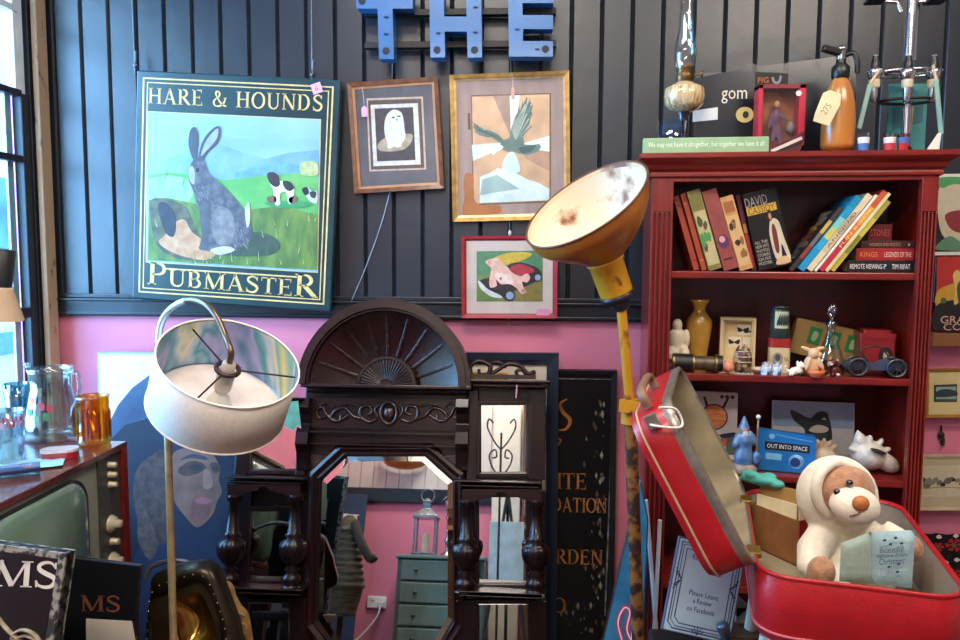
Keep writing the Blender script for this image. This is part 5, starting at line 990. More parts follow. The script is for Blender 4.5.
T2 = on_bc('bar_towel', 'teal folded bar card standing behind the optic stand', 'card', 887, 131, .215, ZT, RD(4), lift=.001); w_ = lx(927, 100, .215)-lx(887, 100, .215); h_ = lz(900, 84, .215)-ZT; T2['category'] = 'card'
T2.name = 'bar_card'
MB().box(0, w_, 0, .006, 0, h_, mat('#3f8a8c', .5, noise=.2, ns=9)).build('sheet', T2); b = MB(); b.flat([(w_*.12, h_*.4), (w_*.9, h_*.5), (w_*.9, h_*.8), (w_*.12, h_*.72)], -.001, flatc('#2c6a74')); b.flat([(w_*.45, h_*.35), (w_*.62, h_*.35), (w_*.66, h_*.7), (w_*.45, h_*.75)], -.0014, flatc('#b9a85a')); b.build('print', T2)
for px, lab, tint, c1, c2 in ((863, 'shot glass with pale blue print, nearest the orange siphon', '#eef4fa', '#4a78b8', '#e2e6ea'), (889, 'shot glass with red and white print, middle of three', '#f4ecec', '#c23a44', '#e8e4e2'), (902.5, 'red printed shot glass, touching the optic stand side of three', '#f0c8c8', '#b8262f', '#4a6ab0')):
    yy = .035; T = on_bc('shot_glass', lab, 'glass', px, 149, yy, ZT, group='printed shot glasses'); q = prof(px, [(4.6, 149), (6.3, 134)], yy, ZT)
    MB().lathe([(.002, .0005), (q[0][0], .001), (q[1][0], q[1][1]), (q[1][0]*.9, q[1][1]), (q[0][0]*.85, .01), (.002, .009)], glass(tint, .1, .6), 20, cap0=False, cap1=False).build('body', T)
    b = MB(); A = [-pi+pi*i/10 for i in range(11)]
    for c, h0, h1 in ((c1, .12, .5), (c2, .5, .8)): b.rings([[((q[0][0]+(q[1][0]-q[0][0])*k+.0006)*cos(a), (q[0][0]+(q[1][0]-q[0][0])*k+.0006)*sin(a), q[1][1]*k) for a in A] for k in (h0, h1)], flatc(c), True, False, False, closed=False)
    b.build('printed_band', T)
T = on_bc('card', 'small white folded card at the right end of the bookcase top', 'card', 925, 149, .03, ZT, RD(-15)); b = MB(); b.prism([(0, 0), (.03, 0), (.036, .052), (.028, .05)], 0, .002, flatc('#d9d6c8')); b.build('sheet', T); b = MB(); b.prism([(.03, 0), (.034, 0), (.038, .052), (.036, .052)], .001, .03, flatc('#c9c6b8')); b.build('fold', T)
# ------------------------------------------------------------------ wall to the right of the bookcase
def wallpic(name, label, quad, cat, Y=-.03, dp=.014, edge=None, body='#c9b98a', M=None):
    loc, ry, w, h = fit(*quad, Y); T = thing(name, label, cat, loc, (0, ry, 0)); return T, w, h
T, w, h = wallpic('poster', 'cream and green comic poster with white borders, at the top by the bookcase', ((934, 174), (1002, 173), (1000, 256), (933, 254)), 'poster', -.045)
MB().box(-w/2, w/2, 0, .006, -h/2, h/2, flatc('#e2ddd2')).build('sheet', T); b = MB(); b.flat([(-w/2+.003, -h/2+.012), (w/2-.003, -h/2+.012), (w/2-.003, h/2-.012), (-w/2+.003, h/2-.012)], -.0006, flatc('#17171a'))
def wp(pts, y, hx): b.flat(spl(pp(T, pts, y), 4), y, flatc(hx))
wp([(940, 186), (960, 180), (985, 184), (990, 215), (970, 240), (945, 238), (938, 215)], -.001, '#c9bfa0'); wp([(938, 178), (965, 177), (985, 178), (980, 187), (955, 184), (942, 188)], -.0014, '#4f9a5c'); wp([(945, 215), (962, 210), (975, 216), (968, 232), (952, 230)], -.0014, '#8a2f34'); wp([(936, 246), (950, 236), (966, 244), (985, 240), (980, 250), (940, 250)], -.0014, '#5f8a6a'); b.build('print', T)
T, w, h = wallpic('poster', 'orange and red poster with a yellow hill and white capital letters', ((938, 257), (1000, 256), (998, 330), (935, 330)), 'poster', -.045)
MB().box(-w/2, w/2, 0, .006, -h/2, h/2, flatc('#b8402c')).build('sheet', T); b = MB()
wp([(938, 259), (960, 258), (985, 258), (980, 285), (955, 280), (940, 290)], -.0008, '#b82f2a'); wp([(937, 292), (952, 284), (970, 282), (990, 295), (985, 315), (940, 310)], -.001, '#c99a34'); wp([(936, 306), (960, 300), (990, 308), (990, 330), (936, 330)], -.0013, '#1d1a1c'); wp([(953, 275), (958, 270), (962, 280), (960, 300), (954, 304), (955, 288)], -.0014, '#d8b46a'); wp([(957, 286), (964, 280), (970, 300), (960, 306)], -.0016, '#2f5a3c'); b.flat([(p[0]*1, p[1]) for p in pp(T, [(943.5+3*cos(a), 300.5+3*sin(a)) for a in [i*pi/8 for i in range(16)]], -.0016)], -.0016, flatc('#3a6a44'))
for st, x, y, ww, hh_ in (('GRAND', 962, 319.5, 43, 7.5), ('COURT', 965, 326.8, 43, 7)):
    p = pp(T, [(x, y), (x-ww/2, y), (x+ww/2, y), (x, y-hh_/2), (x, y+hh_/2)], -.002); b.text(st, p[0][0], p[0][1], p[2][0]-p[1][0], p[3][1]-p[4][1], -.002, flatc('#d9b49a'))
b.build('print', T)
p = at(931, 333, -.06); q = at(1000, 347, -.06); WR2 = mat('#8a5a34', .45)
T = MB().box(p.x, q.x, -.075, -.036, q.z, p.z, WR2).build('wall_ledge', label='plain brown wooden ledge under the orange and red poster', cat='ledge', bevel=.003)
def wallframe(label, quad, fm, hx, dr):
    T, w, h = wallpic('framed_print', label, quad, 'picture', -.05); framebars(MB(), w, h, .014, 0, .018, fm).build('frame', T); MB().box(-w/2+.01, w/2-.01, .006, .014, -h/2+.01, h/2-.01, mat(hx, .7, noise=.05)).build('mount', T); b = MB(); dr(T, b); b.build('print', T); return T
def dr1(T, b):
    b.flat(pp(T, [(934, 385), (957, 384), (957, 402), (934, 402)], .005), .005, flatc('#3a3a38')); b.flat(pp(T, [(936, 387), (956, 386.5), (956, 400), (936, 400)], .0046), .0046, flatc('#8fb0a8')); b.flat(spl(pp(T, [(936, 392), (945, 389), (956, 391), (956, 396), (936, 397)], .0043), 4), .0043, flatc('#2c3f42'))
    b.flat(pp(T, [(936, 399), (956, 399), (956, 401), (936, 401)], .0043), .0043, flatc('#3f5a44'))
wallframe('small landscape print in a gold frame with wide cream mount', ((927.5, 370), (990, 368), (988, 417), (926, 418)), mat('#b8863f', .35, .5), '#d8c98e', dr1)
def dr2(T, b):
    b.flat(pp(T, [(924, 466), (985, 464), (984, 496), (921, 497)], .005), .005, flatc('#cfc7a8'))
    for i in range(16): x = 922+i*3.6+RN.uniform(-1, 1); y = 483+RN.uniform(-4, 3); r_ = RN.uniform(2, 5); b.flat(spl(pp(T, [(x-r_, y+1), (x-r_*.4, y-r_*.8), (x+r_*.5, y-r_), (x+r_, y), (x+r_*.3, y+r_*.5)], .0046-.00003*i), 3), .0046-.00003*i, flatc(RN.choice(['#4a4840', '#2c2b28', '#6d6a5c', '#8a8672'])))
    b.stroke(pp(T, [(921, 489), (940, 487), (985, 489)], .0044), .002, .0044, flatc('#6d6858'))
wallframe('wide grey landscape drawing in a pale cream frame, under the iron hook', ((923, 457), (990, 454), (987, 510), (919, 511)), mat('#c9bc98', .5), '#c2b592', dr2)
T = thing('iron_hook', 'small dark ornate iron hook on the pink wall between two prints', 'hook', at(940, 438, -.002)); b = MB(); IR = mat('#2b1d1c', .5, .4)
b.tube(spl([(0, -.004, .045), (.0, -.006, .02), (.006, -.012, 0), (.002, -.02, -.02), (-.008, -.022, -.012)], 5, False), .004, IR, 8); b.build('shank', T); b = MB(); b.ell((0, -.006, .012), (.012, .006, .012), IR); b.ell((.004, -.008, -.006), (.009, .006, .009), IR); b.build('rosette', T)
p = at(915, 533, -.03); q = at(1000, 622, -.03)
T = thing('hanging_cloth', 'black cloth with red flowers and white dots hanging low on the wall', 'cloth', ((p.x+q.x)/2, -.03, (p.z+q.z)/2)); w, h = q.x-p.x, p.z-q.z
b = MB(); n = 24; b.rings([[(-w/2+w*i/n, .006*sin(i*1.3), z) for i in range(n+1)] for z in (-h/2, h/2)], mat('#14100f', .9, noise=.3, ns=60), True, False, False, closed=False); b.build('cloth', T)
b = MB()
for fx, fy, s in ((954, 545, 1.0), (938, 547, .7), (955, 575, .9)):
    for k in range(6): a = k*pi/3; b.flat(spl(pp(T, [(fx+s*(2*cos(a)), fy+s*2*sin(a)), (fx+s*8*cos(a-.4), fy+s*6*sin(a-.4)), (fx+s*9*cos(a+.3), fy+s*7*sin(a+.3))], -.008), 4), -.008-.0002*k, flatc('#a8282c'))
    b.flat(pp(T, [(fx+s*2.6*cos(i), fy+s*2.6*sin(i)) for i in range(6)], -.01), -.01, flatc('#4f6a3c'))
for dx, dy in ((939, 537), (956, 536), (957, 560), (946, 563), (936, 560)): b.flat(spl(pp(T, [(dx-3, dy), (dx, dy-2.4), (dx+3, dy), (dx, dy+2)], -.0085), 4), -.0085, flatc('#e0d8d0'))
b.build('embroidery', T)
# ------------------------------------------------------------------ boards leaning behind the overmantel
loc, ry, w, h = fit((455, 351), (560, 354), (555, 690), (452, 690), -.075)
T = thing('framed_picture', 'big dark blue frame with cream mount, leaning behind the overmantel', 'picture', loc, (0, ry, 0)); BFR = mat('#1d2838', .35, coat=.3)
framebars(MB(), w, h, .042, -.012, .016, BFR).build('frame', T); MB().box(-w/2+.03, w/2-.03, .004, .012, -h/2+.03, h/2-.03, mat('#d3c8b4', .7, noise=.05)).build('mount', T); b = MB(); b.flat(pp(T, [(470, 372), (508, 373), (508, 384), (470, 384)], .003), .003, mat('#c99a3a', .5, hx2='#8a5a2a', ns=40)); b.flat(pp(T, [(452, 410), (515, 410), (513, 680), (452, 680)], .003), .003, mat('#8a7a5a', .6)); b.build('print', T)
loc, ry, w, h = fit((470, 368), (621, 371), (608, 700), (468, 700), -.028)
T = thing('pub_signboard', 'tall worn black signboard with gold lettering, half hidden by the blue frame', 'sign', loc, (0, ry, 0))
WORN = mat('#0f1114', .35, hx2='#0b0d10', ns=5); MB().box(-w/2, w/2, 0, .018, -h/2, h/2, WORN).build('board', T)
b = MB(); framebars(b, w, h, .02, -.014, .018, mat('#14171c', .4, coat=.2)).build('frame', T); b = MB(); b.stroke(pp(T, [(520, 378), (614, 379.5), (605, 616)], -.001), .006, -.0012, mat('#8d9096', .5, hx2='#3a3c40', ns=30)); b.build('silver_line', T)
OG = mat('#c07f3c', .5, hx2='#9c5f28', ns=30)
def st_(st, x0_, y0_, x1_, y1_, hpx): a, c = pp(T, [(x0_, y0_), (x1_, y1_)], -.001); b = MB(); serif(b, st, a[0], a[1], c[0], c[1], hpx*.0035, -.0015, OG); b.build('gold_lettering', T)
st_('WHITE', 536, 488.5, 587, 489.5, 17); st_('FOUNDATION', 516, 511, 607, 513, 15.5); st_('GARDEN', 531, 563, 603, 565, 16); st_('CO', 540, 612, 566, 612.5, 16)
b = MB(); p = pp(T, spl([(567, 399), (560, 404), (563, 412), (570, 420), (566, 429), (556, 430)], 6, False), -.0015); b.stroke(p, [.004+.009*sin(pi*i/(len(p)-1)) for i in range(len(p))], -.0015, OG); b.stroke(pp(T, [(555, 436), (561, 440), (557, 447)], -.0015), .007, -.0015, OG); b.build('gold_scroll', T)
b = MB()
for i in range(90):
    x = 604-abs(RN.gauss(0, 9)); y = RN.uniform(400, 600); s = RN.uniform(.5, 2.2)
    if i > 60: x = RN.uniform(560, 606); y = 605+abs(RN.gauss(0, 14))
    b.flat(pp(T, [(x-s, y), (x, y-s*2.2), (x+s*.8, y-.3), (x+.2, y+s*2)], -.0013), -.0013-.000002*i, mat(RN.choice(['#6d675c', '#8f897c', '#4a463f', '#54432c']), .8))
b.build('flaking_paint', T)['kind'] = 'stuff'
# ------------------------------------------------------------------ portrait board by the pink wall
loc, ry, w, h = fit((97, 357), (246, 350), (240, 700), (104, 700), -.13)
T = thing('portrait_print', 'big blue portrait print of a man with long hair, leaning behind the drum lamp', 'picture', loc, (RD(-3), ry, 0))
MB().box(-w/2, w/2, 0, .02, -h/2, h/2, mat('#8fa0b4', .5)).build('board', T, bevel=.003)
b = MB()
def pt(pts, y, hx, sm=True, hx2=None, ns=18, rough=.6): p = pp(T, pts, y); b.flat(spl(p, 5) if sm else p, y, mat(hx, rough, noise=.18, ns=ns, hx2=hx2))
b.flat([(-w/2+.008, -h/2+.01), (w/2-.008, -h/2+.01), (w/2-.008, h/2-.008), (-w/2+.008, h/2-.008)], -.001, mat('#dfe3e6', .5, noise=.04))
pt([(101, 445), (108, 425), (118, 405), (132, 388), (148, 376), (170, 364), (200, 358), (244, 356), (241, 690), (104, 690)], -.0015, '#425a7a', False, '#2b4060', 5)
pt([(105, 445), (125, 425), (160, 415), (200, 418), (240, 440), (240, 690), (106, 690)], -.002, '#1a273c', False, '#121c30', 4)
pt([(128, 470), (150, 452), (175, 440), (200, 438), (218, 446), (228, 455), (225, 440), (208, 428), (175, 426), (145, 440)], -.0024, '#16243c')
pt([(134, 480), (140, 465), (152, 455), (166, 450), (172, 470), (168, 500), (172, 530), (160, 545), (142, 530), (134, 505)], -.0026, '#332a30', hx2='#51433f', ns=30)
pt([(172, 455), (185, 448), (202, 449), (214, 456), (220, 468), (219, 480), (222, 492), (217, 502), (214, 512), (206, 522), (196, 527), (184, 515), (174, 500), (170, 478)], -.003, '#604840', hx2='#7a5d52', ns=10)
pt([(196, 495), (212, 498), (208, 517), (198, 525), (190, 515)], -.0033, '#6d4a42'); pt([(178, 470), (188, 462), (200, 462), (206, 468), (196, 474), (184, 476)], -.0033, '#46352f'); pt([(210, 464), (218, 463), (221, 470), (214, 473)], -.0033, '#4c3a34')
pt([(188, 467), (197, 464), (203, 468), (196, 471)], -.0036, '#2b2c3a'); pt([(212, 467), (217, 466), (219, 470), (214, 471)], -.0036, '#2b2c3a'); pt([(180, 460), (192, 454), (206, 457), (206, 460), (192, 458)], -.0036, '#3a3644'); pt([(204, 470), (210, 472), (213, 484), (208, 489), (203, 486)], -.0036, '#7f645a'); pt([(195, 499), (204, 497), (213, 500), (206, 504), (197, 503)], -.0036, '#8a565c')
pt([(172, 520), (186, 530), (200, 535), (214, 525), (232, 545), (238, 600), (236, 688), (108, 688), (118, 590), (140, 545)], -.0024, '#151f32', False, '#1d2c48', 6); pt([(140, 505), (150, 520), (158, 545), (150, 560), (138, 540)], -.0028, '#43383a', hx2='#5f4f48', ns=40)
b.build('portrait', T)
# ------------------------------------------------------------------ television set on a side table
A_ = at(127.5, 441, -.6); ZTV = A_.z; B_ = atz(0, 503.5, ZTV); dv = (A_-B_).normalized()
TV = thing('television', 'vintage wooden television with bulging grey-green screen and side knobs, by the window', 'television', (A_.x, A_.y, ZTV-.47), (0, 0, math.atan2(dv.y, dv.x)))
TW, THh, TD = .63, .47, .36
TWD = wood('#6a2f1e', '#4a1d13', .25, .6, (4, 26, 26)); 
def Q(px, py, y=0.0): return on(TV, px, py, y)
b = MB(); t_ = .018
b.box(-TW, 0, 0, TD, THh-t_, THh, TWD); b.box(-TW, 0, 0, TD, 0, t_, TWD); b.box(-.03, 0, 0, TD, t_, THh-t_, mat('#7d231a', .3, coat=.4, hx2='#5f1712', stretch=(20, 20, 2))); b.box(-TW, -TW+.03, 0, TD, t_, THh-t_, TWD); b.box(-TW+.03, -.03, TD-.01, TD, t_, THh-t_, mat('#2a211c', .7)); b.build('cabinet', TV, bevel=.003)
BEI = mat('#9a9883', .5, noise=.08); DKP = mat('#4a4a42', .4)
xp0 = Q(104, 520).x; xp1 = -.031; xs1 = Q(90, 520).x
MB().box(xp0, xp1, .012, .03, t_, THh-t_, DKP).build('control_panel', TV)
MB().box(-TW+.03, xp0-.002, .015, .03, t_, THh-t_, BEI).build('mask', TV)
sw = .40; sh = THh-.075; scx = xs1-sw/2; scz = THh*.5-.004
def scr(k, y): return [(scx+a*k, y, scz+c*k) for a, c in rrect(sw, sh, .075, 7)]
b = MB(); b.rings([scr(1.035, .015), scr(1.03, .006), scr(1.0, .008)], mat('#1a1d1a', .35), True, False, False); b.build('screen_surround', TV)
b = MB(); R = [scr(1.0, .009)]+[scr(cos(i*pi/16), .009-.034*sin(i*pi/16)) for i in range(1, 8)]; R[-1] = scr(.12, -.0245); b.rings(R, mat('#67806c', .14, noise=.06, ns=2, coat=1.0, spec=.7), True, False, True); b.build('screen', TV)
KB = mat('#c9bb98', .35, .2)
xk = (xp0+xp1)/2
for py, r_ in ((463, .0085), (473, .0085), (483, .0085), (523, .021), (541, .010), (561, .021)):
    z = Q(116, py).z; b = MB(); b.lathe([(r_*1.15, 0), (r_*1.15, .004), (r_, .006), (r_*.95, .02), (r_*.7, .023)] if r_ < .02 else [(r_*1.2, 0), (r_*1.2, .004), (r_, .006), (r_*.95, .014), (r_*.6, .015), (r_*.55, .03), (r_*.3, .032)], KB, 22, (xk, .012, z), (0, -1, 0)); b.build('knob', TV)
T = thing('side_table', 'plain dark side table under the vintage television', 'table', TV.location-Vector((0, 0, .001)), TV.rotation_euler); zt_ = ZTV-.472
DW = wood('#3d2418', '#27150e', .4, .3)
MB().box(-TW-.02, .02, -.0, TD+.02, -.03, -.0, DW).build('table_top', T, bevel=.004)
for x in (-TW, -.01):
    for y in (.01, TD-.01): MB().bar((x, y, -zt_), (x, y, -.03), .04, .04, DW).build('leg', T)
# ---- glass and china on the television
def ontv(name, label, cat, px, py, rz=0.0, group=None):
    p = atz(px, py, ZTV); return thing(name, label, cat, (p.x, p.y, ZTV+.0008), (0, 0, rz), group), p
def scl(p): return (p-CAM).dot(_f)/FPX
T, p = ontv('glass_jug', 'big clear glass jug with handle and a painted flower', 'jug', 53, 438, -.05); m = scl(p)
J = glass('#eef6f6', .08, .6); pr = [(23, 0), (25, 2), (25.5, 8), (24, 22), (21, 38), (18.5, 52), (19.5, 66), (22, 71)]
MB().lathe([(.003, .002)]+[(r*m, z*m) for r, z in pr]+[(r*m*.94, z*m) for r, z in pr[::-1][:-1]]+[(.003, .006)], J, 36, cap0=False, cap1=False).build('body', T)
b = MB(); b.tube(spl([(19*m, 0, 65*m), (27*m, 0, 66*m), (31*m, 0, 56*m), (29*m, 0, 42*m), (23*m, 0, 28*m)], 6, False), 2.6*m, J, 10); b.build('handle', T)
b = MB(); b.tube(spl([(-21*m, 0, 70*m), (-27*m, 0, 72*m), (-20*m, -4*m, 75*m), (-10*m, -18*m, 72*m)], 5, False), 1.8*m, J, 8); b.build('spout', T)
b = MB()
for ax, az, c in ((-1.3, 36, '#c25a6a'), (-1.7, 42, '#d98a92'), (-1.15, 26, '#4f9a62'), (-1.55, 24, '#5fae74'), (-1.85, 30, '#4f9a62'), (-1.0, 34, '#b84a5c')):
    r_ = 23*m; b.rings([[(r_*cos(ax+.13*cos(k*pi/5)*q)*1.01, r_*sin(ax+.13*cos(k*pi/5)*q)*1.01, (az+4*q*sin(k*pi/5))*m) for k in range(10)] for q in (1, .02)], flatc(c), True, False, False)
b.build('flower_decal', T)
T, p = ontv('beer_mug', 'amber glass mug with moulded panels and handle at the corner of the television', 'mug', 94.5, 444, .9); m = scl(p); AG = glass('#f3cc55', .08, .45); AG2 = glass('#ecb544', .08, .4)
MB().lathe([(.002, .002), (15*m, .003), (15.5*m, 4*m), (14.6*m, 6*m), (14.6*m, 46*m), (15.8*m, 49*m), (14.6*m, 49*m), (13.6*m, 46*m), (13.6*m, 7*m), (.002, 6*m)], AG, 36, cap0=False, cap1=False).build('body', T)
for i in range(12): a = i*pi/6; MB().tube([(14.9*m*cos(a), 14.9*m*sin(a), 6*m), (14.9*m*cos(a), 14.9*m*sin(a), 34*m)], 1.2*m, AG2 if i % 2 else AG, 8).build('moulded_rib', T)
MB().tube(spl([(-14*m, -3*m, 42*m), (-20*m, -6*m, 40*m), (-21*m, -6*m, 28*m), (-19*m, -5*m, 16*m), (-14*m, -3*m, 12*m)], 6, False), 2.2*m, AG2, 10).build('handle', T)
T, p = ontv('tumbler', 'pale turquoise cut glass tumbler behind the patterned tumbler', 'glass', 19, 437); m = scl(p)
MB().lathe([(.002, .001), (8*m, .002, 1), (10*m, 30*m, 1), (12*m, 54*m), (11*m, 54*m), (8*m, 6*m), (.002, 5*m)], glass('#8fd0dc', .12, .7), 36, flute=.04, fn=12, cap0=False, cap1=False).build('body', T)
T, p = ontv('tumbler', 'clear ribbed tumbler with pink and red printed pattern, at the window end', 'glass', 8, 462); m = scl(p); G3 = glass('#e4f0f4', .12, .75)
MB().lathe([(.002, .001), (13*m, .002, 1), (15*m, 22*m, 1), (16*m, 25*m), (17*m, 52*m), (16*m, 52*m), (13*m, 7*m), (.002, 6*m)], G3, 40, flute=.045, fn=20, cap0=False, cap1=False).build('body', T)
b = MB()
for k in range(20):
    a = -pi*(k/19)+.1; z = (40+5*(k % 2))*m; r_ = 16.9*m; b.rings([[(r_*cos(a+.08*cos(j*pi/4)*q), r_*sin(a+.08*cos(j*pi/4)*q), z+3.4*m*q*sin(j*pi/4)) for j in range(8)] for q in (1, .03)], flatc(('#c8507c', '#b03a4c', '#d08aa8')[k % 3]), True, False, False)
b.build('printed_band', T)
T, p = ontv('lidded_dish', 'small red dish with pale lid on the television edge', 'dish', 60, 458, .4); m = scl(p)
b = MB(); b.slab(rrect(33*m, 20*m, 9*m), 0, 7*m, mat('#a3222a', .25, coat=.5)); b.build('body', T, bevel=.002); b = MB(); b.slab(rrect(34*m, 21*m, 9*m), 7*m, 9.5*m, mat('#d9c4c4', .25, coat=.5)); b.build('lid', T, bevel=.003)
T, p = ontv('paper_sheet', 'crumpled pale turquoise paper lying beneath the glass tumblers', 'paper', 27, 466, .5); n = 8
b = MB(); b.rings([[(.085*(i/n*2-1), .05*(j/6*2-1), .0015+.004*abs(sin(i*1.7+j*2.1))*(i > 2)) for i in range(n+1)] for j in range(7)], mat('#a3d4d8', .5), False, False, False, closed=False); b.build('sheet', T)
T, p = ontv('chocolate_bar', 'dark blue wrapped chocolate bar lying on the television edge', 'chocolate', 15, 475, .62); T.location.z += .008
b = MB(); b.box(-.055, .055, -.03, .03, 0, .012, mat('#1d2752', .3, coat=.3)); b.build('wrapper', T, bevel=.003)
b = MB()
def tt(st, x, y, w_, h_, hx):
    v, f = textdata(st); b.add([(x+(a-.5)*w_, y+(c-.5)*h_, .0126) for a, c in v], f, flatc(hx))
tt('CHOCOLATE', -.004, .004, .08, .013, '#d9d4da'); tt('Smooth', -.01, .02, .04, .009, '#b9b4c4'); b.add([(.03+.013*cos(a), -.016+.008*sin(a), .0126) for a in [i*pi/8 for i in range(16)]], [tuple(range(16))], flatc('#a8643c')); b.build('wrapper_print', T)
# ------------------------------------------------------------------ black necked lamp by the window
p = at(6, 286, -.78); T = thing('desk_lamp', 'desk lamp with black neck and beige cone shade in front of the window', 'lamp', (p.x, p.y, 0), (0, 0, 0)); z0 = p.z; m = scl(p)
tilt = Vector((.16, 0, 1)).normalized()
o_ = Vector((-.02, 0, z0)); b = MB(); b.lathe([(22*m*1.15, -32*m), (13*m, -3*m), (12.5*m, 0), (11.5*m, 0), (12*m, -3*m), (21.5*m*1.15, -31.5*m)], mat('#c9a987', .6, noise=.06), 30, o_, tilt, cap0=False, cap1=False); b.build('shade', T)
b = MB(); b.lathe([(11.6*m, -2*m), (11.6*m, 36*m), (10.6*m, 37*m), (.003, 37*m)], mat('#171513', .45), 26, o_, tilt); b.build('neck', T)
tz = atz(6, 470, ZTV); b = MB(); b.tube(spl([o_+tilt*.04+Vector((-.03, 0, 0)), Vector((-.12, -.02, z0+.02)), Vector((-.166, -.06, z0-.15)), Vector((-.166, -.08, ZTV+.03))], 6, False), .009, BLK, 10); b.build('arm', T)
b = MB(); b.lathe([(.07, 0), (.068, .02), (.02, .035)], BLK, 28, (-.166, -.08, ZTV+.001)); b.build('base', T); b = MB(); b.lathe([(.02, -20*m), (.028, -10*m), (.012, 0)], flatc('#efe9da'), 18, o_, tilt); b.build('bulb', T)
# ------------------------------------------------------------------ floor lamp with white drum shade
YD = -1.0; cR = at(230, 361, YD); m = scl(cR)
ax = (_r*(.42*.88)+_u*(.91*.88)-_f*.47).normalized(); Rr = 69.5*m; Hs = 61*m; cB = cR-ax*Hs
pz = at(161, 350, YD+.10); base = at(173, 620, YD+.08)
T = thing('floor_lamp', 'brass floor lamp with tilted white drum shade and gooseneck, before the blue portrait', 'floor lamp', (base.x, base.y, 0)); L0 = Vector(T.location)
SHD = mat('#ebe6da', .8, noise=.04, ns=120); 
MB().lathe([(Rr*.985, 0), (Rr, .002), (Rr, Hs-.002), (Rr*.985, Hs)], SHD, 72, cB-L0, ax, cap0=False, cap1=False).build('drum_shade', T)
m_ = bpy.data.materials.new('pearl_lining'); m_.use_nodes = True; N_ = m_.node_tree.nodes; L_ = m_.node_tree.links; pb = N_['Principled BSDF']; pb.inputs['Roughness'].default_value = .3; pb.inputs['Metallic'].default_value = .25
tc = N_.new('ShaderNodeTexCoord'); mp = N_.new('ShaderNodeMapping'); mp.inputs['Scale'].default_value = (7, 7, .8); nz = N_.new('ShaderNodeTexNoise'); nz.inputs['Scale'].default_value = 1.1; nz.inputs['Detail'].default_value = 3; cr = N_.new('ShaderNodeValToRGB')
L_.new(tc.outputs['Object'], mp.inputs[0]); L_.new(mp.outputs[0], nz.inputs['Vector']); L_.new(nz.outputs['Fac'], cr.inputs[0]); L_.new(cr.outputs[0], pb.inputs['Base Color'])
els = cr.color_ramp.elements; els[0].position = .3; els[0].color = lin('#4f7fa8'); els[1].position = .72; els[1].color = lin('#e6da8e')
for ps, hx in ((.4, '#a9a8d8'), (.46, '#4a9aa8'), (.51, '#a9c4d8'), (.56, '#e2dcc4'), (.62, '#7fb8a8')): e = els.new(ps); e.color = lin(hx)
MB().lathe([(Rr*.982, .003), (Rr*.982, Hs-.003)], m_, 72, cB-L0, ax, cap0=False, cap1=False).build('pearl_lining', T)
b = MB(); x_, y_ = frame_axes(ax)
for c_ in (cR, cB): b.tube([c_-L0+x_*(Rr*cos(i*pi/24))+y_*(Rr*sin(i*pi/24)) for i in range(49)], .0024, SHD, 8, False)
b.build('shade_trim', T)
b = MB(); s0 = cB-L0+(at(199, 420, YD)-at(219, 413, YD)); 
hub = cR-ax*.025; BK2 = mat('#1a1a1d', .4)
b = MB(); b.tube([hub-L0+x_*(.026*cos(i*pi/8))+y_*(.026*sin(i*pi/8)) for i in range(17)], .006, mat('#3a2320', .35, .3), 8, False); b.build('spider_ring', T)
for k in range(3):
    a = RD(100+120*k); d_ = x_*cos(a)+y_*sin(a); b = MB(); b.tube([hub-L0+d_*.026, hub-L0+d_*(Rr*.985)], .0022, BK2, 8); b.build('spider_arm', T)
b = MB(); b.lathe([(.02, -.06), (.021, -.01), (.016, .0), (.016, .018), (.008, .022)], mat('#c9b9a8', .4), 20, hub-L0, ax); b.build('lamp_holder', T)
b = MB(); b.lathe([(.012, -.065), (.03, -.1), (.034, -.12), (.022, -.145), (.002, -.15)], mat('#efe6da', .3), 22, hub-L0, ax); b.build('bulb', T)
b = MB(); b.lathe([(Rr*.96, .004), (.002, .004)], mat('#e3d5cf', .7), 48, cB-L0, ax, cap0=False, cap1=False); b.build('diffuser', T)
BRS = mat('#c0a678', .35, .45, noise=.15, ns=30); MET = mat('#6f5a48', .3, .8)
pts = [at(px, py, YD+dy) for px, py, dy in ((160, 352, .13), (159, 335, .13), (163, 319, .13), (172, 308, .12), (183, 301.5, .10), (195, 300, .08), (207, 305, .05), (217, 317, .03), (225, 335, .01), (231, 352, -.02))]+[hub+ax*.02]
k_ = 5; P_ = spl(pts, 4, False); cut = int(len(P_)*.42)
MB().tube([Vector(p)-L0 for p in P_[:cut+1]], .0085, mat('#cfd2d2', .25, .6), 12).build('gooseneck_sleeve', T); MB().tube([Vector(p)-L0 for p in P_[cut:]], .0075, MET, 12).build('gooseneck', T)
MB().tube([Vector((0, 0, .02)), base-L0, at(168, 440, YD+.12)-L0, pts[0]-L0], .0095, BRS, 14).build('pole', T); MB().lathe([(.15, 0), (.148, .014), (.03, .028), (.012, .04)], BRS, 36).build('base', T)
# pink edged teal paper hanging off the overmantel beside the shade
p = at(293, 415, -.45)
T = thing('hanging_paper', 'teal paper scrap with torn pink edge beside the white drum shade', 'paper', p, (0, RD(8), 0)); b = MB(); b.prism([(x, z) for x, z in pp(T, [(288, 402), (298, 401), (300, 418), (301, 428), (297, 426), (294, 431), (287, 428), (282, 424), (285, 412)], 0)], 0, .002, mat('#6fb09a', .5, noise=.2, ns=30)); b.build('sheet', T)
MB().stroke(pp(T, [(301, 428), (297, 426), (294, 431), (287, 428), (282, 424)], -.001), .005, -.001, flatc('#e3a0ac')).build('torn_edge', T)
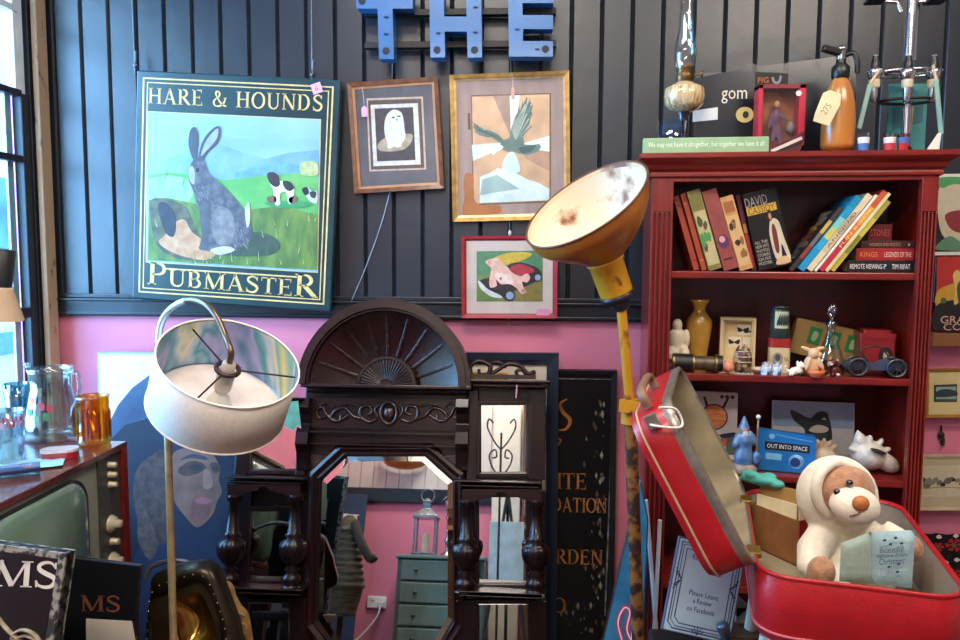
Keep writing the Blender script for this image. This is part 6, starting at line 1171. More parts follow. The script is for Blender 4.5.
# ------------------------------------------------------------------ industrial lamp
YI = -.82; cR = at(585, 203.5, YI-.09); m = scl(cR); ax = (_r*(-.60*.9)+_u*(.80*.9)-_f*.43).normalized(); RI = 68*m
nax = (_r*-.36+_u*.90-_f*.22).normalized(); n0 = at(616.5, 293, YI-.015); LN = 36*m/.97; n1 = n0+nax*LN
pb_ = at(648, 640, YI+.06); T = thing('industrial_lamp', 'rusty yellow industrial floor lamp with big tilted reflector, white enamelled inside', 'floor lamp', (pb_.x, pb_.y, 0)); L0 = Vector(T.location)
def bellrings(k, ts):
    R = []
    for t in ts:
        a = nax.lerp(ax, min(1, t*1.25)).normalized(); c = n1.lerp(cR, t)+nax*(.16*68*m*t*(1-t)); x_ = (Vector((0, 0, 1)).cross(a)).normalized(); y_ = a.cross(x_)
        rr = (18.8+(68-18.8)*min(1, (1-(1-t)**2.1)))*m*k
        R.append([c+x_*(rr*cos(i*pi/32))+y_*(rr*sin(i*pi/32))-L0 for i in range(64)])
    return R
ORE = mat('#b9742a', .4, noise=.2, hx2='#96521c', ns=9, coat=.25, lo=.45, hi=.75); YLW = mat('#d39a22', .4, hx2='#a8641a', ns=16, lo=.58, hi=.72)
TS = [0, .06, .14, .24, .36, .5, .65, .82, 1.0]
MB().rings(bellrings(1, TS), ORE, True, False, False).build('reflector_outside', T)
ENA = mat('#d9ccb2', .45, hx2='#7d441c', ns=9, lo=.585, hi=.67, coat=.1); ENA2 = mat('#cdb893', .45, hx2='#6f3614', ns=10, lo=.48, hi=.6)
b = MB(); b.rings(bellrings(.965, TS[1:-1]+[.93]), ENA, True, True, False); b.rings([bellrings(.965, [.93])[0], bellrings(.985, [1.0])[0]], ENA2, True, False, False); b.build('enamel_inside', T)
b = MB(); x_, y_ = frame_axes(ax); b.tube([cR-L0+x_*(RI*cos(i*pi/32))+y_*(RI*sin(i*pi/32)) for i in range(65)], .0028, mat('#5a3a22', .5), 8, False); b.build('rolled_rim', T)
b = MB(); b.lathe([(17*m, 0), (17.5*m, .05*LN), (18.3*m, .92*LN), (19.8*m, .95*LN), (19.6*m, 1.02*LN), (18*m, 1.06*LN)], YLW, 40, n0-L0, nax); b.build('neck', T)
b = MB(); fr = (-_f-nax*(-_f).dot(nax)).normalized(); sd = nax.cross(fr); b.tube([n0-L0+nax*(LN*(.42+.16*sin(i*1.4)))+(fr*cos(a)+sd*sin(a)).normalized()*(18.1*m) for i, a in enumerate([-.15, -.02, .1, .22, .3, .2, .06])], .003, mat('#8a6a24', .6), 6, ry=.4); b.build('worn_marking', T)
b = MB(); b.lathe([(15*m, -.24*LN), (18*m, -.2*LN), (18.5*m, -.04*LN), (16*m, .01*LN)], mat('#16181c', .4), 32, n0-L0, nax); b.build('collar', T)
b = MB(); b.lathe([(8*m, -.5*LN), (10*m, -.4*LN), (11*m, -.2*LN)], mat('#3a4048', .35, .5), 24, n0-L0, nax); b.build('swivel', T)
PN = mat('#cf9424', .45, hx2='#7a4a1a', ns=26, lo=.56, hi=.66); RP = mat('#8a5a24', .75, hx2='#2e1a10', ns=34, lo=.45, hi=.58, bump=.5, bs=60)
a0 = n0-nax*(.42*LN); j1 = at(630, 404, YI+.02); MB().cyl(a0-L0, j1-L0, .0125, .0125, PN, 16).build('upper_pole', T)
j2 = at(637, 470, YI+.05); b = MB(); b.cyl(j1-L0+Vector((0, 0, .012)), j1-L0-Vector((0, 0, .05)), .022, .022, PN, 18); b.bar(j1-L0+Vector((-.03, -.02, -.0)), j1-L0+Vector((.04, -.03, -.004)), .03, .02, PN); b.build('clamp', T)
MB().cyl(j1-L0, Vector((0, 0, .02)), .0165, .0165, RP, 18).build('lower_pole', T); MB().lathe([(.12, 0), (.118, .02), (.03, .03), (.02, .05)], RP, 36).build('base', T)
# ------------------------------------------------------------------ boards at the lower left
def msboard(name, label, px, py, Y, ry, wid, mm, rz=0.0, lean=-10):
    p = at(px, py, Y); T = thing(name, label, 'sign', p, (RD(lean), RD(ry), rz)); return T, p
T, p = msboard('pub_board', 'black pub board with big white letters and chipped grey edge, in front of the television', 68, 553, -1.36, 5.5, .6, 0)
hb = (p.z-.05)/cos(RD(10)); MB().box(-.62, 0, 0, .022, -hb, 0, mat('#0d0e10', .35)).build('board', T)
EDG = mat('#8f8b80', .8, hx2='#2a2a2a', ns=60, lo=.45, hi=.55); b = MB(); b.prism([(-.62, -.0115), (-.014, -.0115), (-.014, -hb), (0, -hb), (0, 0), (-.62, 0)], -.006, .028, EDG); b.build('worn_edge', T, bevel=.002)
b = MB(); a = pp(T, [(-8, 586), (57.5, 588.5), (57.5, 562)], -.002); serif(b, 'MS', a[0][0], a[0][1], a[1][0], a[1][1], a[2][1]-a[1][1], -.002, mat('#d3cdbf', .5)); b.build('white_lettering', T)
b = MB(); rp = mat('#a3977c', .7, hx2='#6d6350', ns=50)
for pts in ([(-2, 618), (8, 630), (20, 640), (34, 648)], [(10, 648), (14, 634), (24, 630), (36, 636), (42, 648)], [(14, 640), (26, 636), (40, 642), (48, 652)]): q = spl(pp(T, pts, -.004), 5, False); b.tube([(x, -.004, z) for x, z in q], .006, rp, 8, ry=.5)
b.build('painted_rope', T)
def BACKART(T):
    b = MB(); Y0 = .0168; M2 = lambda pts: [(max(-.164, min(-.004, -.166+.162*(px-247)/47)), pmT(T, 270, py, Y0)[1]) for px, py in pts]
    def bl(pts, dy, hx, sm=True): q = M2(pts); b.flat(spl(q, 5) if sm else q, Y0+dy, mat(hx, .5))
    top = pmT(T, 270, 529, Y0)[1]; b.flat([(-.166, top-.4), (-.004, top-.4), (-.004, top), (-.166, top)], Y0+.0002, mat('#dfeaec', .5)); b.flat([(-.166, top), (-.002, top), (-.002, -.003), (-.166, -.003)], Y0+.0001, mat('#27506e', .4))
    q = M2([(287, 526), (249, 526), (270, 526), (270, 515)]); serif(b, 'RS AR', q[0][0], q[0][1], q[1][0], q[1][1], abs(q[3][1]-q[2][1]), Y0+.0004, mat('#e2e4de', .5))
    bl([(258, 580), (260, 566), (268, 560), (276, 561), (284, 556), (292, 562), (294, 580)], .0004, '#3f4a52'); bl([(258, 580), (260, 600), (262, 640), (292, 640), (294, 580)], .0003, '#46525c', False)
    for y in (570, 577, 596, 606, 616): bl([(259, y), (294, y+1), (294, y+4), (259, y+3)], .0006, '#d0d6d6', False)
    bl([(267, 540), (269, 550), (274, 560), (281, 560), (288, 552), (289, 538), (284, 533), (270, 534)], .0008, '#b8b2a4'); bl([(262, 536), (275, 540), (292, 532), (294, 535), (280, 543), (264, 541)], .0012, '#cdc6ae'); bl([(267, 536), (267, 527), (275, 523), (286, 525), (288, 533), (278, 538)], .001, '#cdc6ae'); bl([(267, 536), (277, 538), (288, 533), (288, 530), (277, 535), (267, 533)], .0013, '#5a4446')
    for x in (273, 282): bl([(x-2, 545), (x, 543.6), (x+2, 545), (x, 546)], .0012, '#2b2a2a')
    bl([(272, 553), (278, 554.5), (285, 552), (279, 557)], .0012, '#f4f1e8'); bl([(277, 546), (279, 551), (275.5, 551)], .0012, '#948f84'); bl([(273, 562), (278, 564), (284, 561), (284, 567), (278, 565), (273, 568)], .0014, '#1d2228'); bl([(270, 562), (278, 571), (287, 561), (285, 580), (272, 580)], .001, '#c9ccc8')
    b.build('painted_back', T)
T, p = msboard('pub_board', 'dark board with faded brown letters over a pale panel, behind the chipped board', 140, 566, -1.08, 5, .5, 0, 0, -4)
hb = (p.z-.01)/cos(RD(4)); MB().box(-.168, 0, 0, .016, -hb, 0, mat('#101113', .35)).build('board', T, bevel=.002); b = MB(); a = pp(T, [(80, 611), (120.5, 612), (120.5, 596)], -.001); serif(b, 'MS', a[0][0], a[0][1], a[1][0], a[1][1], a[2][1]-a[1][1], -.001, mat('#6a3d28', .5)); b.build('brown_lettering', T)
b = MB(); b.flat(pp(T, [(86, 618.5), (132, 621), (139, 660), (86, 660)], -.001), -.001, mat('#c4b8a8', .6, noise=.05)); b.build('pale_panel', T)
BACKART(T)
# brass-framed lamp casing and carved wood
p = at(194, 600, -.82); T = thing('lamp_casing', 'dark bronze lamp casing with beaded rim and golden reflector at the bottom', 'lamp casing', p, (RD(-10), RD(0), RD(-6))); BRZ = mat('#3b3226', .3, .75, noise=.3, ns=14)
out = [(149, 592), (151, 577), (160, 570), (180, 565), (200, 563), (211, 571), (219, 590), (227, 612), (233, 632), (232, 668), (150, 668)]
mid = [(152, 600), (158, 596), (176, 589), (196, 581), (206, 585), (213, 598), (220, 618), (222, 634), (218, 656), (158, 660)]
inn = [(172, 604), (182, 598), (194, 592), (202, 596), (208, 608), (214, 622), (215, 634), (208, 648), (186, 650), (178, 628)]
po, pm_, pi_ = (spl(pp(T, q, 0), 5) for q in (out, mid, inn))
from itertools import zip_longest
def resamp(P, n):
    P = [Vector(p) for p in P]; L = [0]
    for i in range(len(P)): L.append(L[-1]+(P[(i+1) % len(P)]-P[i]).length)
    r = []
    for k in range(n):
        d = L[-1]*k/n; i = max(j for j in range(len(P)) if L[j] <= d); t = (d-L[i])/max(L[i+1]-L[i], 1e-9); q = P[i].lerp(P[(i+1) % len(P)], t); r.append((q.x, q.y))
    return r
def aligned(P, n):
    P = resamp(P, n*4); cx = sum(p[0] for p in P)/len(P); cz = sum(p[1] for p in P)/len(P); A = sorted(((math.atan2(p[1]-cz, p[0]-cx), p) for p in P)); r = []
    for k in range(n): a = -pi+2*pi*k/n; r.append(min(A, key=lambda q: abs(q[0]-a))[1])
    return r
NO = 60; po, pm2, pi2 = aligned(po, NO), aligned(pm_, NO), aligned(pi_, NO)
b = MB(); b.rings([[(x, .05, z) for x, z in po], [(x, .03, z) for x, z in po], [(x*.97, .0, z*.97) for x, z in po], [(x, -.008, z) for x, z in pm2], [(x*.97, .004, z*.97) for x, z in pm2]], BRZ, True, True, False); b.build('casing', T)
b = MB(); GB = mat('#9a7434', .18, .95, noise=.1)
cxg = sum(p[0] for p in pi2)/NO; czg = sum(p[1] for p in pi2)/NO
b.rings([[(x*.97, .004, z*.97) for x, z in pm2], [(x, .002, z) for x, z in pi2]], mat('#5a4c34', .3, .8), True, False, False); b.build('bezel', T)
b = MB(); b.rings([[(cxg+(x-cxg)*k, .002+.04*(1-k*k), czg+(z-czg)*k) for x, z in pi2] for k in (1, .9, .75, .55, .35, .15, .01)], GB, True, False, False); b.build('reflector', T)
b = MB()
for k in range(0, NO, 2): x, z = (pm2[k][0]*.6+po[k][0]*.4, pm2[k][1]*.6+po[k][1]*.4); b.ell((x, -.005, z), .0035, mat('#8a7a5a', .25, .9), 8, 6)
b.build('beaded_rim', T)
b = MB(); q = [on(T, a, c, .09) for a, c in ((146, 578), (150, 568), (165, 562), (182, 561), (198, 566))]; b.tube(spl([(v.x, .09, v.z) for v in q], 5, False), .007, mat('#8d8a8a', .3, .8), 8); b.build('strap', T)
b = MB(); q = [on(T, a, c, -.012) for a, c in ((170, 592), (173, 610), (178, 650))]; b.tube([(v.x, -.012, v.z) for v in q], .005, mat('#b0a07a', .2, .9), 8); b.build('front_bar', T)
zb_ = p.z
p = at(231, 612, -.70); T = thing('carved_wood', 'yellow carved wooden piece with stepped ridges behind the bronze casing', 'carving', p, (0, 0, 0))
b = MB(); WY = wood('#b58a4a', '#94692f', .5, .1, (6, 6, 30)); po = spl(pp(T, [(214, 590), (222, 587), (228, 592), (231, 602), (236, 611), (243, 620), (247, 640), (248, 668), (218, 668), (214, 630)], 0), 5); b.prism(po, 0, .04, WY); b.build('body', T, bevel=.004)
for i in range(4): q = pp(T, spl([(218+i*2, 618+i*9), (232, 612+i*9), (245, 616+i*9)], 5, False), -.003); MB().tube([(x, -.002, z) for x, z in q], .004, WY, 8).build('ridge', T)
# table for those low things
tx0, tx1 = at(160, 640, -.82).x-.02, at(252, 640, -.70).x; zt2 = min(at(190, 668, -.82).z, at(230, 668, -.70).z)-.012
T = thing('low_stool', 'low dark stool carrying the bronze casing, below the picture edge', 'stool', ((tx0+tx1)/2, -.76, 0)); hw = (tx1-tx0)/2+.02
MB().box(-hw, hw, -.13, .11, zt2-.03, zt2, DW).build('seat', T, bevel=.004)
for x in (-hw+.03, hw-.03):
    for y in (-.1, .08): MB().bar((x, y, 0), (x, y, zt2-.03), .035, .035, DW).build('leg', T)
# ------------------------------------------------------------------ open red suitcase on a white stool
ZR = .975
HF, HB, RF = atz(757, 574, ZR), atz(744, 487, ZR), atz(974, 598, ZR)
hv = HB-HF; SD = hv.length; th = math.atan2(-hv.x, hv.y)
xa = Vector((cos(th), sin(th), 0)); SW = (RF-HF).dot(xa)
SD = min(SD, .56); SH = .118
SC = thing('suitcase', 'open red suitcase with cream lined lid thrown back, holding the bear', 'suitcase', HF, (0, 0, th))
REDL = mat('#a3141c', .38, noise=.1, ns=20, bump=.15, bs=220, coat=.15); PIP = mat('#b5926a', .5); LIN = mat('#9c8f74', .75, hx2='#7f735c', ns=12, bump=.2, bs=120); LIN2 = mat('#8f8a84', .55, hx2='#a49c90', ns=7); MTL = mat('#8a8478', .35, .6, noise=.2, ns=40)
def shellrings(z_list, W, D, r): return [[(W/2+x*k, D/2+y*(1-(1-k)*W/D), z) for x, y in rrect(W, D, r, 8)] for k, z in z_list]
b = MB(); b.rings(shellrings([(.97, -SH), (1, -SH+.012), (1, -.008), (.985, -.004)], SW, SD, .06), REDL, True, True, False); b.build('base_shell', SC)
b = MB(); b.rings(shellrings([(.965, -.006), (.96, -SH+.008)], SW, SD, .058), LIN2, True, False, False); R_ = shellrings([(.96, -SH+.008)], SW, SD, .058)[0]; b.add(R_, [tuple(range(len(R_)))], LIN); b.build('base_lining', SC)
b = MB(); b.rings(shellrings([(1.0, -.006), (1.004, -.003), (1.003, .001), (.985, .002), (.96, -.004)], SW, SD, .06), REDL, True, False, False); b.build('base_rim', SC)
b = MB(); R_ = shellrings([(1.004, -SH+.016)], SW, SD, .06)[0]; b.tube([R_[i % len(R_)] for i in range(len(R_)+1)], .0028, mat('#b04a52', .4), 6, False); b.build('base_piping', SC)
LH = .078; ML = Matrix.Rotation(RD(-118.5), 4, 'Y')
b = MB(); b.rings(shellrings([(.985, .0), (1, .004), (1, LH-.012), (.97, LH)], SW, SD, .06), REDL, True, False, True); b.build('lid_shell', SC, M=ML)
b = MB(); b.rings(shellrings([(.965, .002), (.965, LH-.012)], SW, SD, .058), LIN, True, False, False); R_ = shellrings([(.965, LH-.012)], SW, SD, .058)[0]; b.add(R_, [tuple(range(len(R_)))[::-1]], LIN)
b.build('lid_lining', SC, M=ML)
b = MB(); b.rings(shellrings([(1.0, .016), (1.004, .012), (1.004, -.001), (.975, -.003), (.965, .004)], SW, SD, .06), MTL, True, False, False); b.build('lid_rim', SC, M=ML)
b = MB(); R_ = shellrings([(1.004, LH-.014)], SW, SD, .06)[0]; b.tube([R_[i % len(R_)] for i in range(len(R_)+1)], .0022, PIP, 6, False); b.build('lid_piping', SC, M=ML)
for y in (SD*.2, SD*.8): MB().box(-.012, .012, y-.02, y+.02, -.004, .006, mat('#9a7a3a', .35, .8)).build('hinge', SC, bevel=.002)
b = MB(); b.tube(spl([(SW+.002, SD*.08, LH*.5), (SW+.03, SD*.1, LH*.5), (SW+.034, SD*.3, LH*.5), (SW+.03, SD*.46, LH*.5), (SW+.002, SD*.48, LH*.5)], 6, False), .009, mat('#7a5a44', .5), 10, rx=.7); b.build('handle', SC, M=ML)
b = MB(); b.box(SW-.03, SW-.004, -.006, .006, LH*.35, LH*.62, mat('#9a9488', .3, .8)); b.build('latch', SC, bevel=.002, M=ML)
b = MB(); b.tube(spl([(SW-.02, -.008, LH*.55), (SW*.9, -.012, LH*.3), (SW*.86, -.006, .0), (SW*.88, .012, -.006), (SW*.95, .01, -.005), (SW, -.006, LH*.2)], 6, False), .0022, mat('#d5cdc0', .7), 6); b.build('string', SC, M=ML)
def S(px, py, z): return onz(SC, px, py, z)
def SWp(x, y, z): return SC.matrix_basis@Vector((x, y, z))
ZFL = ZR-SH+.0085
# white footstool and table below
sb = ZR-SH-.001; WHP = mat('#cfc6b4', .5, noise=.1)
zt3 = .66
T = thing('footstool', 'small white painted footstool under the red suitcase', 'stool', SWp(SW*.5, SD*.5, 0)-Vector((0, 0, ZR)), (0, 0, th))
MB().box(-SW*.42, SW*.46, -SD*.42, SD*.42, sb-.02, sb, WHP).build('stool_top', T, bevel=.004)
for x, y in ((-.42, -.36), (.4, -.36), (-.38, .38), (.38, .38)): MB().cyl((x*SW, y*SD, sb-.018), (x*SW*1.12, y*SD*1.1, zt3+.002), .0125, .0145, WHP, 16).build('leg', T)
TBW = wood('#6a4a2e', '#4a321e', .5, .1, (3, 30, 30)); p = at(706, 618, -1.02); x0_ = atz(713, 640, zt3).x
T = thing('wooden_table', 'brown plank table below the suitcase and its white stool', 'table', (x0_, -1.62, 0)); tl_, td_ = 1.0-x0_, .66
for i in range(6): MB().box(0, tl_, td_*i/6+.0015, td_*(i+1)/6-.0015, zt3-.028, zt3, TBW).build('plank', T, bevel=.002)
for x in (.03, tl_-.03):
    for y in (.04, td_-.04): MB().bar((x, y, 0), (x, y, zt3-.028), .05, .05, TBW).build('leg', T)
T = thing('wooden_strut', 'worn wooden strut propped under the suitcase lid', 'strut', (0, 0, 0)); a_, c_ = at(720, 588, -1.0), at(742, 612, -1.0); T.location = c_; c_z = max(c_.z-zt3, 0)
d_ = (a_-c_); T.location = (c_.x, c_.y, zt3+.012); T.location.z = zt3+.004; MB().bar((.0, 0, c_.z-zt3), (d_.x, 0, a_.z-zt3), .034, .02, mat('#8a7660', .7, noise=.3, ns=30)).bar((.0, 0, 0), (.0, 0, c_.z-zt3+.01), .03, .02, mat('#8a7660', .7, noise=.3, ns=30)).build('batten', T)
p = atz(722, 648, zt3); T = thing('torch', 'grey-blue metal torch standing tilted on the plank table', 'torch', (p.x+.015, p.y, zt3+.006), (0, RD(-20), 0)); MB().lathe([(.012, .0), (.0125, .004), (.0115, .03), (.0135, .034), (.0135, .048), (.011, .052), (.002, .053)], mat('#5f6a7e', .3, .6), 20).build('body', T)
# framed notice
p = at(687, 600, -1.07); Tn = thing('notice', 'blue and white framed notice with deco border, propped under the suitcase lid', 'notice', p, (RD(-12), RD(13), RD(4)))
NQ = pp(Tn, [(676, 553), (722, 571), (706, 655), (659, 626)], 0); xs = [q[0] for q in NQ]; zs = [q[1] for q in NQ]
nw = .155; z0n, z1n = min(zs), max(zs); xc = (NQ[0][0]+NQ[3][0])/2+nw/2+.004
z0n = NQ[3][1]-.006; b = MB(); LBL = mat('#8fb9d8', .45, noise=.06); NVB = mat('#2a4a7a', .45); b.box(xc-nw/2, xc+nw/2, 0, .012, z0n, z0n+.205, mat('#4a5a78', .35)); b.build('backing', Tn, bevel=.002)
b = MB(); b.flat([(xc-nw/2+.003, z0n+.003), (xc+nw/2-.003, z0n+.003), (xc+nw/2-.003, z0n+.202), (xc-nw/2+.003, z0n+.202)], -.0008, mat('#bfe2f5', .45, noise=.04))
def nb(mx, y, w_, hx): b.stroke([(xc-nw/2+mx, z0n+mx+.012), (xc-nw/2+mx+.012, z0n+mx), (xc+nw/2-mx-.012, z0n+mx), (xc+nw/2-mx, z0n+mx+.012), (xc+nw/2-mx, z0n+.205-mx), (xc-nw/2+mx, z0n+.205-mx)], w_, y, hx, True)
for mx, w_ in ((.009, .003), (.0145, .002), (.022, .0025)): nb(mx, -.0012, w_, NVB)
for s in (-1, 1):
    for k in (0, .008): b.stroke([(xc+s*(nw/2-.006), z0n+.10-k), (xc+s*(nw/2-.022), z0n+.115), (xc+s*(nw/2-.006), z0n+.13+k)], .0025, -.0015, NVB)
for k in range(5): a = RD(30+30*k); b.stroke([(xc, z0n+.006), (xc+.018*cos(a), z0n+.006+.018*sin(a))], .002, -.0015, NVB)
for st, z, w_, h_ in (('Please Leave', .092, .066, .011), ('a Review', .076, .042, .011), ('on Facebook', .058, .064, .011), ('Recommend us', .168, .08, .012), ('of', .188, .014, .009)): b.text(st, xc, z0n+z, w_, h_, -.0012, NVB)
b.build('printed_notice', Tn)
cz_ = at(702, 650, -1.07).z-.004; ca, cb_ = at(655, 640, -1.07).x, at(707, 640, -1.07).x
T = MB().box(ca, cb_, -1.17, -.97, 0, cz_, mat('#141517', .5)).build('storage_crate', label='plain black crate under the framed notice, at the picture edge', cat='crate', bevel=.006)
# sheets in plastic leaning by the rusty pole, white rods
p = at(620, 600, -.60); T = thing('record_poster', 'blue plastic wrapped poster with red and white script, leaning by the rusty pole', 'poster', p, (RD(-9), 0, RD(-35)))
po = pp(T, [(639, 478), (647, 520), (640, 700), (590, 700), (608, 620)], 0); MB().prism(po, 0, .01, mat('#1f4f66', .3, hx2='#2f6f86', ns=8, coat=.6)).build('sheet', T); b = MB()
q = spl(pp(T, [(622, 640), (618, 622), (624, 608), (630, 612), (627, 630), (634, 645)], -.001), 5, False); b.stroke(q, .016, -.001, flatc('#b02434')); b.build('red_script', T); b = MB(); b.stroke(q, .004, -.0014, flatc('#d8c8cc')); b.stroke(pp(T, [(634, 622), (632, 648)], -.0014), .012, -.0012, flatc('#c9d8dc')); b.build('white_outline', T)
b = MB(); b.stroke(pp(T, [(640, 480), (625, 540), (612, 600), (600, 650)], -.002), .008, -.002, glass('#e8f0f4', .35, .6, rough=.2)); b.build('plastic_edge', T)
p = at(651, 640, -.72)
for k, (pxa, pya, pxb, Yk, lab) in enumerate(((646, 500, 657, -.52, 'thin white rod beside the rusty pole, longer of two'), (660, 520, 654, -.57, 'thin white rod behind the notice, shorter of two'))):
    a_, c_ = at(pxa, pya, Yk), at(pxb, 640, Yk); d_ = (c_-a_); d_ /= -d_.z; f0 = a_+d_*a_.z; T = thing('white_rod', lab, 'rod', (f0.x, f0.y, 0), group='thin white rods'); MB().cyl((0, 0, 0), a_-Vector((f0.x, f0.y, 0)), .006, .006, mat('#c4c8cc', .4), 12).build('shaft', T)
# ---- contents: card box, envelopes, teal pouch
KR = mat('#8a5a30', .7, noise=.1, ns=40); RB = mat('#9c1a24', .4)
cf = onz(SC, 797, 566, -SH+.01); cw_ = SC.matrix_basis@cf
T = thing('card_box', 'brown and red cardboard box full of envelopes inside the suitcase', 'box', (cw_.x, cw_.y, ZFL+.0005), (0, 0, RD(30)))
bh = .095; bl_, bw_ = .13, .058
b = MB(); b.box(0, .003, 0, bl_, 0, bh, KR); b.box(bw_-.003, bw_, 0, bl_, 0, bh, KR); b.box(0, bw_, bl_-.003, bl_, 0, bh, KR); b.box(0, bw_, 0, bl_, 0, .003, KR); b.build('carton', T)
b = MB(); b.box(0, bw_, -.003, .0, 0, bh*1.02, RB); b.build('red_front', T); b = MB(); b.flat(circ(bw_*.36, bh*.55, .012, .019), -.0036, flatc('#d8c8cc')); b.flat(circ(bw_*.36, bh*.55, .0105, .017), -.004, flatc('#4a2a48')); b.text('ft', bw_*.36, bh*.55, .012, .018, -.0044, flatc('#e8dcd8')); b.text('cards', bw_*.62, bh*.2, .03, .014, -.0036, flatc('#d88a8a')); b.build('logo', T)
for i in range(6):
    lb = ('nearest the teal pouch', 'second from the teal pouch', 'third from the teal pouch', 'fourth from the teal pouch', 'fifth from the teal pouch', 'nearest the bear')[i]
    E_ = thing('envelope', 'cream envelope in the card box, '+lb, 'envelope', (0, 0, 0), group='envelopes in the card box')
    Mx = T.matrix_basis@Matrix.Translation((.005+.0074*i, .012, .036+.004*(i % 2)))@Matrix.Rotation(RD(4), 4, 'Y')@Matrix.Rotation(RD(-4-2*(i % 3)), 4, 'X'); E_.matrix_basis = Mx
    MB().box(0, .003, 0, .105-.004*(i % 3), 0, .088+.011*((i*2) % 3), mat(('#e6d8b0', '#b08a52', '#efe6cc')[i % 3], .7)).build('paper', E_)
pw_ = onz(SC, 764, 495, .0); T = thing('pouch', 'small teal drawstring pouch on the envelopes at the suitcase back edge', 'pouch', T.matrix_basis@Vector((.012, .115, .15)), (0, RD(8), RD(30+90)))
TL = mat('#4aa39c', .7, bump=.3, bs=50); b = MB(); b.ell((0, 0, 0), (.042, .02, .013), TL); b.ell((.03, .004, .004), (.018, .016, .015), TL); b.ell((-.035, -.006, -.006), (.022, .014, .01), TL); b.ell((.012, .012, .01), (.02, .01, .009), TL); b.ell((-.016, -.01, .008), (.018, .009, .008), TL); b.ell((.045, -.004, -.002), (.012, .02, .007), TL); b.build('bag', T, remesh=.0025, smooth=2)
# ---- teddy bear
YBR = (HF.y+HB.y)/2-.03
p = at(852, 600, YBR); T = thing('teddy_bear', 'cream teddy bear in white hooded suit sitting in the suitcase, reading a pale blue book', 'teddy bear', (p.x, p.y, ZFL+.0005), (0, 0, RD(8)))
def K(px, py, y=0.0): return on(T, px, py, y)
mb_ = (K(860, 560)-K(850, 560)).x/10
PL = mat('#e4dcc8', .9, noise=.06, ns=60, bump=.25, bs=160, sheen=.3); BRF = mat('#b5876a', .9, hx2='#96694c', ns=60, bump=.5, bs=220, sheen=.3); NOS = mat('#b06a34', .6, bump=.2, bs=200)
c = K(850, 566, .01); zb_ = c.z
b = MB(); b.ell((c.x, .01, max(zb_, .075)), (36*mb_, .062, min(44*mb_, max(zb_, .075)-.006)), PL); b.ell((c.x, .0, .058), (38*mb_, .065, .052), PL)
h = K(838, 497, .0); b.ell((h.x, .005, h.z), (37*mb_, .07, 39*mb_), PL); n_ = K(842, 530, 0); b.ell((n_.x, 0, n_.z), (25*mb_, .045, 18*mb_), PL)
for pts, rr in (([(826, 530, -.01), (813, 550, -.03), (812, 568, -.06), (820, 573, -.075)], [.028, .03, .027, .022]), ([(880, 532, -.01), (897, 542, -.03), (906, 550, -.06)], [.028, .028, .022])):
    P = [K(a, q, y) for a, q, y in pts]
    b.tube([(v.x, y[2], v.z) for v, y in zip(P, pts)], rr, PL, 14)
for px in (835, 880): v = K(px, 592, -.06); b.ell((v.x, -.04, .038), (.03, .05, .03), PL)
b.build('white_suit', T, remesh=.0045, smooth=6)
f = K(846, 490, -.045); b = MB(); b.ell((f.x, -.042, f.z), (26*mb_, .042, 24*mb_), BRF, 28, 20); b.build('face', T)
fc = K(843.5, 492, -.055); P = [(26.5*mb_*cos(a), 25.5*mb_*sin(a)) for a in [i*pi/16 for i in range(33)]]
b = MB(); b.tube([(fc.x+x*cos(.35)-z*sin(-.0), -.048+.012*abs(x)/(26*mb_)*-1+.01, fc.z+z-x*.12) for x, z in P], .0105, PL, 10, False); b.build('hood_rim', T)
mz = K(855.5, 506, -.085); b = MB(); b.ell((mz.x, -.082, mz.z), (21.5*mb_, .038, 17*mb_), mat('#e0d9c6', .9, bump=.2, bs=160, sheen=.3), 28, 18, rot=Euler((0, .15, 0))); b.build('muzzle', T)
nz_ = K(861, 503.5, -.118); b = MB(); b.ell((nz_.x, -.117, nz_.z), (7.4*mb_, .011, 6.8*mb_), NOS); b.build('nose', T)
b = MB(); v = K(858, 514, -.118); b.tube([(nz_.x-.001, -.1205, nz_.z-6*mb_), (v.x, -.119, v.z), (v.x-.012, -.112, v.z-.006)], .0012, mat('#6a4a3a', .8), 6); b.build('mouth_stitch', T)
for px, py, yy in ((837, 492, -.079), (849.5, 483, -.083)): v = K(px, py, yy); b = MB(); b.ell((v.x, yy, v.z), 3.1*mb_, mat('#120e0c', .1, coat=.8)); b.build('eye', T)
for px, py, yy, r_ in ((821, 572, -.095, 1), (909, 548, -.085, .9)): v = K(px, py, yy); b = MB(); b.ell((v.x, yy, v.z), (12*mb_*r_, .024, 14*mb_*r_), BRF, rot=Euler((0, .3, 0))); b.build('paw', T)
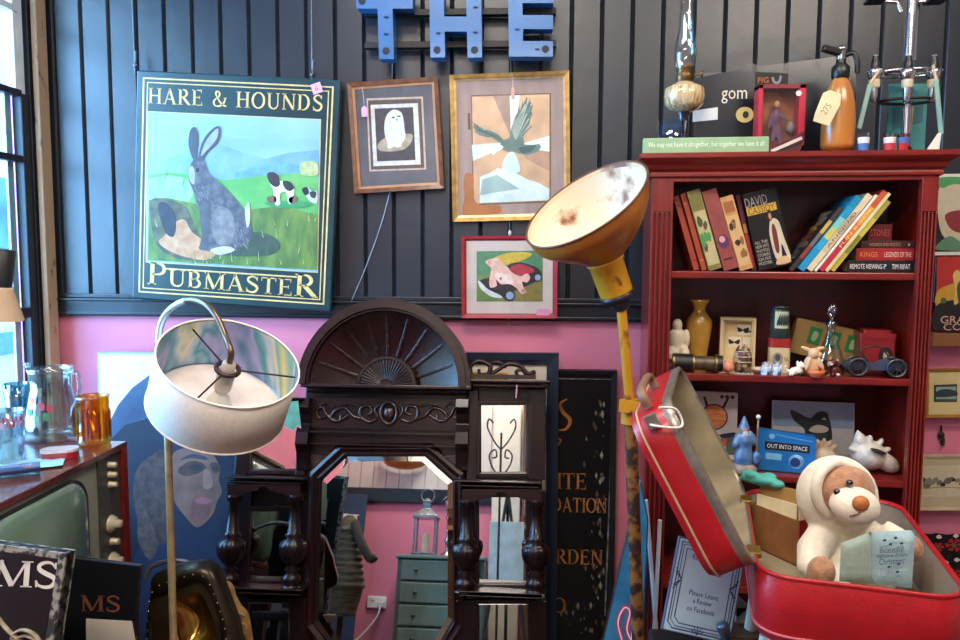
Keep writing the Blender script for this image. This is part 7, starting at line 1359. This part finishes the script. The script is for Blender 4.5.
# book in its paws
yk = -.125
PB = mat('#a5c4cb', .9, hx2='#93b4bd', ns=26, bump=.4, bs=90, sheen=.3); PB2 = mat('#a3b5a8', .9, hx2='#8fa69a', ns=22, bump=.6, bs=60, sheen=.3)
G = T; T = thing('plush_book', 'open pale blue plush book with stitched writing held by the bear', 'book', G.location, G.rotation_euler); T.location = G.location+Vector((0, 0, .0)); 
def padded(q, y0, m_, nm, bow):
    P = [on(T, a, c, yk) for a, c in q]; n = 10; V_ = []; 
    def pt_(u, v, d):
        x = (P[0].x*(1-u)+P[1].x*u)*(1-v)+(P[3].x*(1-u)+P[2].x*u)*v; z = (P[0].z*(1-u)+P[1].z*u)*(1-v)+(P[3].z*(1-u)+P[2].z*u)*v
        e = min(u, 1-u, v, 1-v); return (x, yk+y0(u)+d*(.0075*min(1, e*7)**.5), z)
    b = MB()
    for d in (-1, 1): b.rings([[pt_(i/n, j/n, d) for i in range(n+1)] for j in range(n+1)], m_, True, False, False, closed=False)
    return b.build(nm, T)
padded([(838, 541), (872.5, 532.5), (873, 584), (836, 579)], lambda u: -.014*(1-u)+.004, PB2, 'left_page', 1); padded([(872.5, 532.5), (912, 528), (908, 586), (873, 584)], lambda u: -.014*u+.004, PB, 'right_page', 1)
b = MB(); INK = mat('#3f4f6e', .8)
def ink(st, px, py, w_, h_, rot=0): v = on(T, px, py, yk-.018); b.text(st, v.x, v.z, w_*mb_, h_*mb_, yk-.0195, INK, rot)
ink('Beautiful', 891, 549.5, 21, 5.2, .03); ink('nighttime dreams', 892, 555.3, 28, 5, .02); ink('Christmas', 891, 561, 22, 5.4, .04)
for px, py in ((884, 540), (895, 537.5), (890, 544), (901, 543), (888.5, 566.5), (898, 563.5), (897, 571.5)): v = on(T, px, py, yk-.018); b.flat(circ(v.x, v.z, 1.7*mb_, 1.2*mb_, 10), yk-.0195, INK)
b.build('stitched_writing', T)
v = onz(SC, 903, 583, -SH+.012); w_ = SC.matrix_basis@v; T = thing('red_book', 'red covered book lying under the plush book in the suitcase', 'book', (w_.x-.03, w_.y+.04, ZFL+.0005), (0, 0, th+.3)); MB().box(-.04, .04, -.05, .05, 0, .022, RB).build('cover', T, bevel=.002); MB().box(-.037, .041, -.048, .048, .003, .019, PAGE).build('pages', T)
bpy.context.view_layer.update()
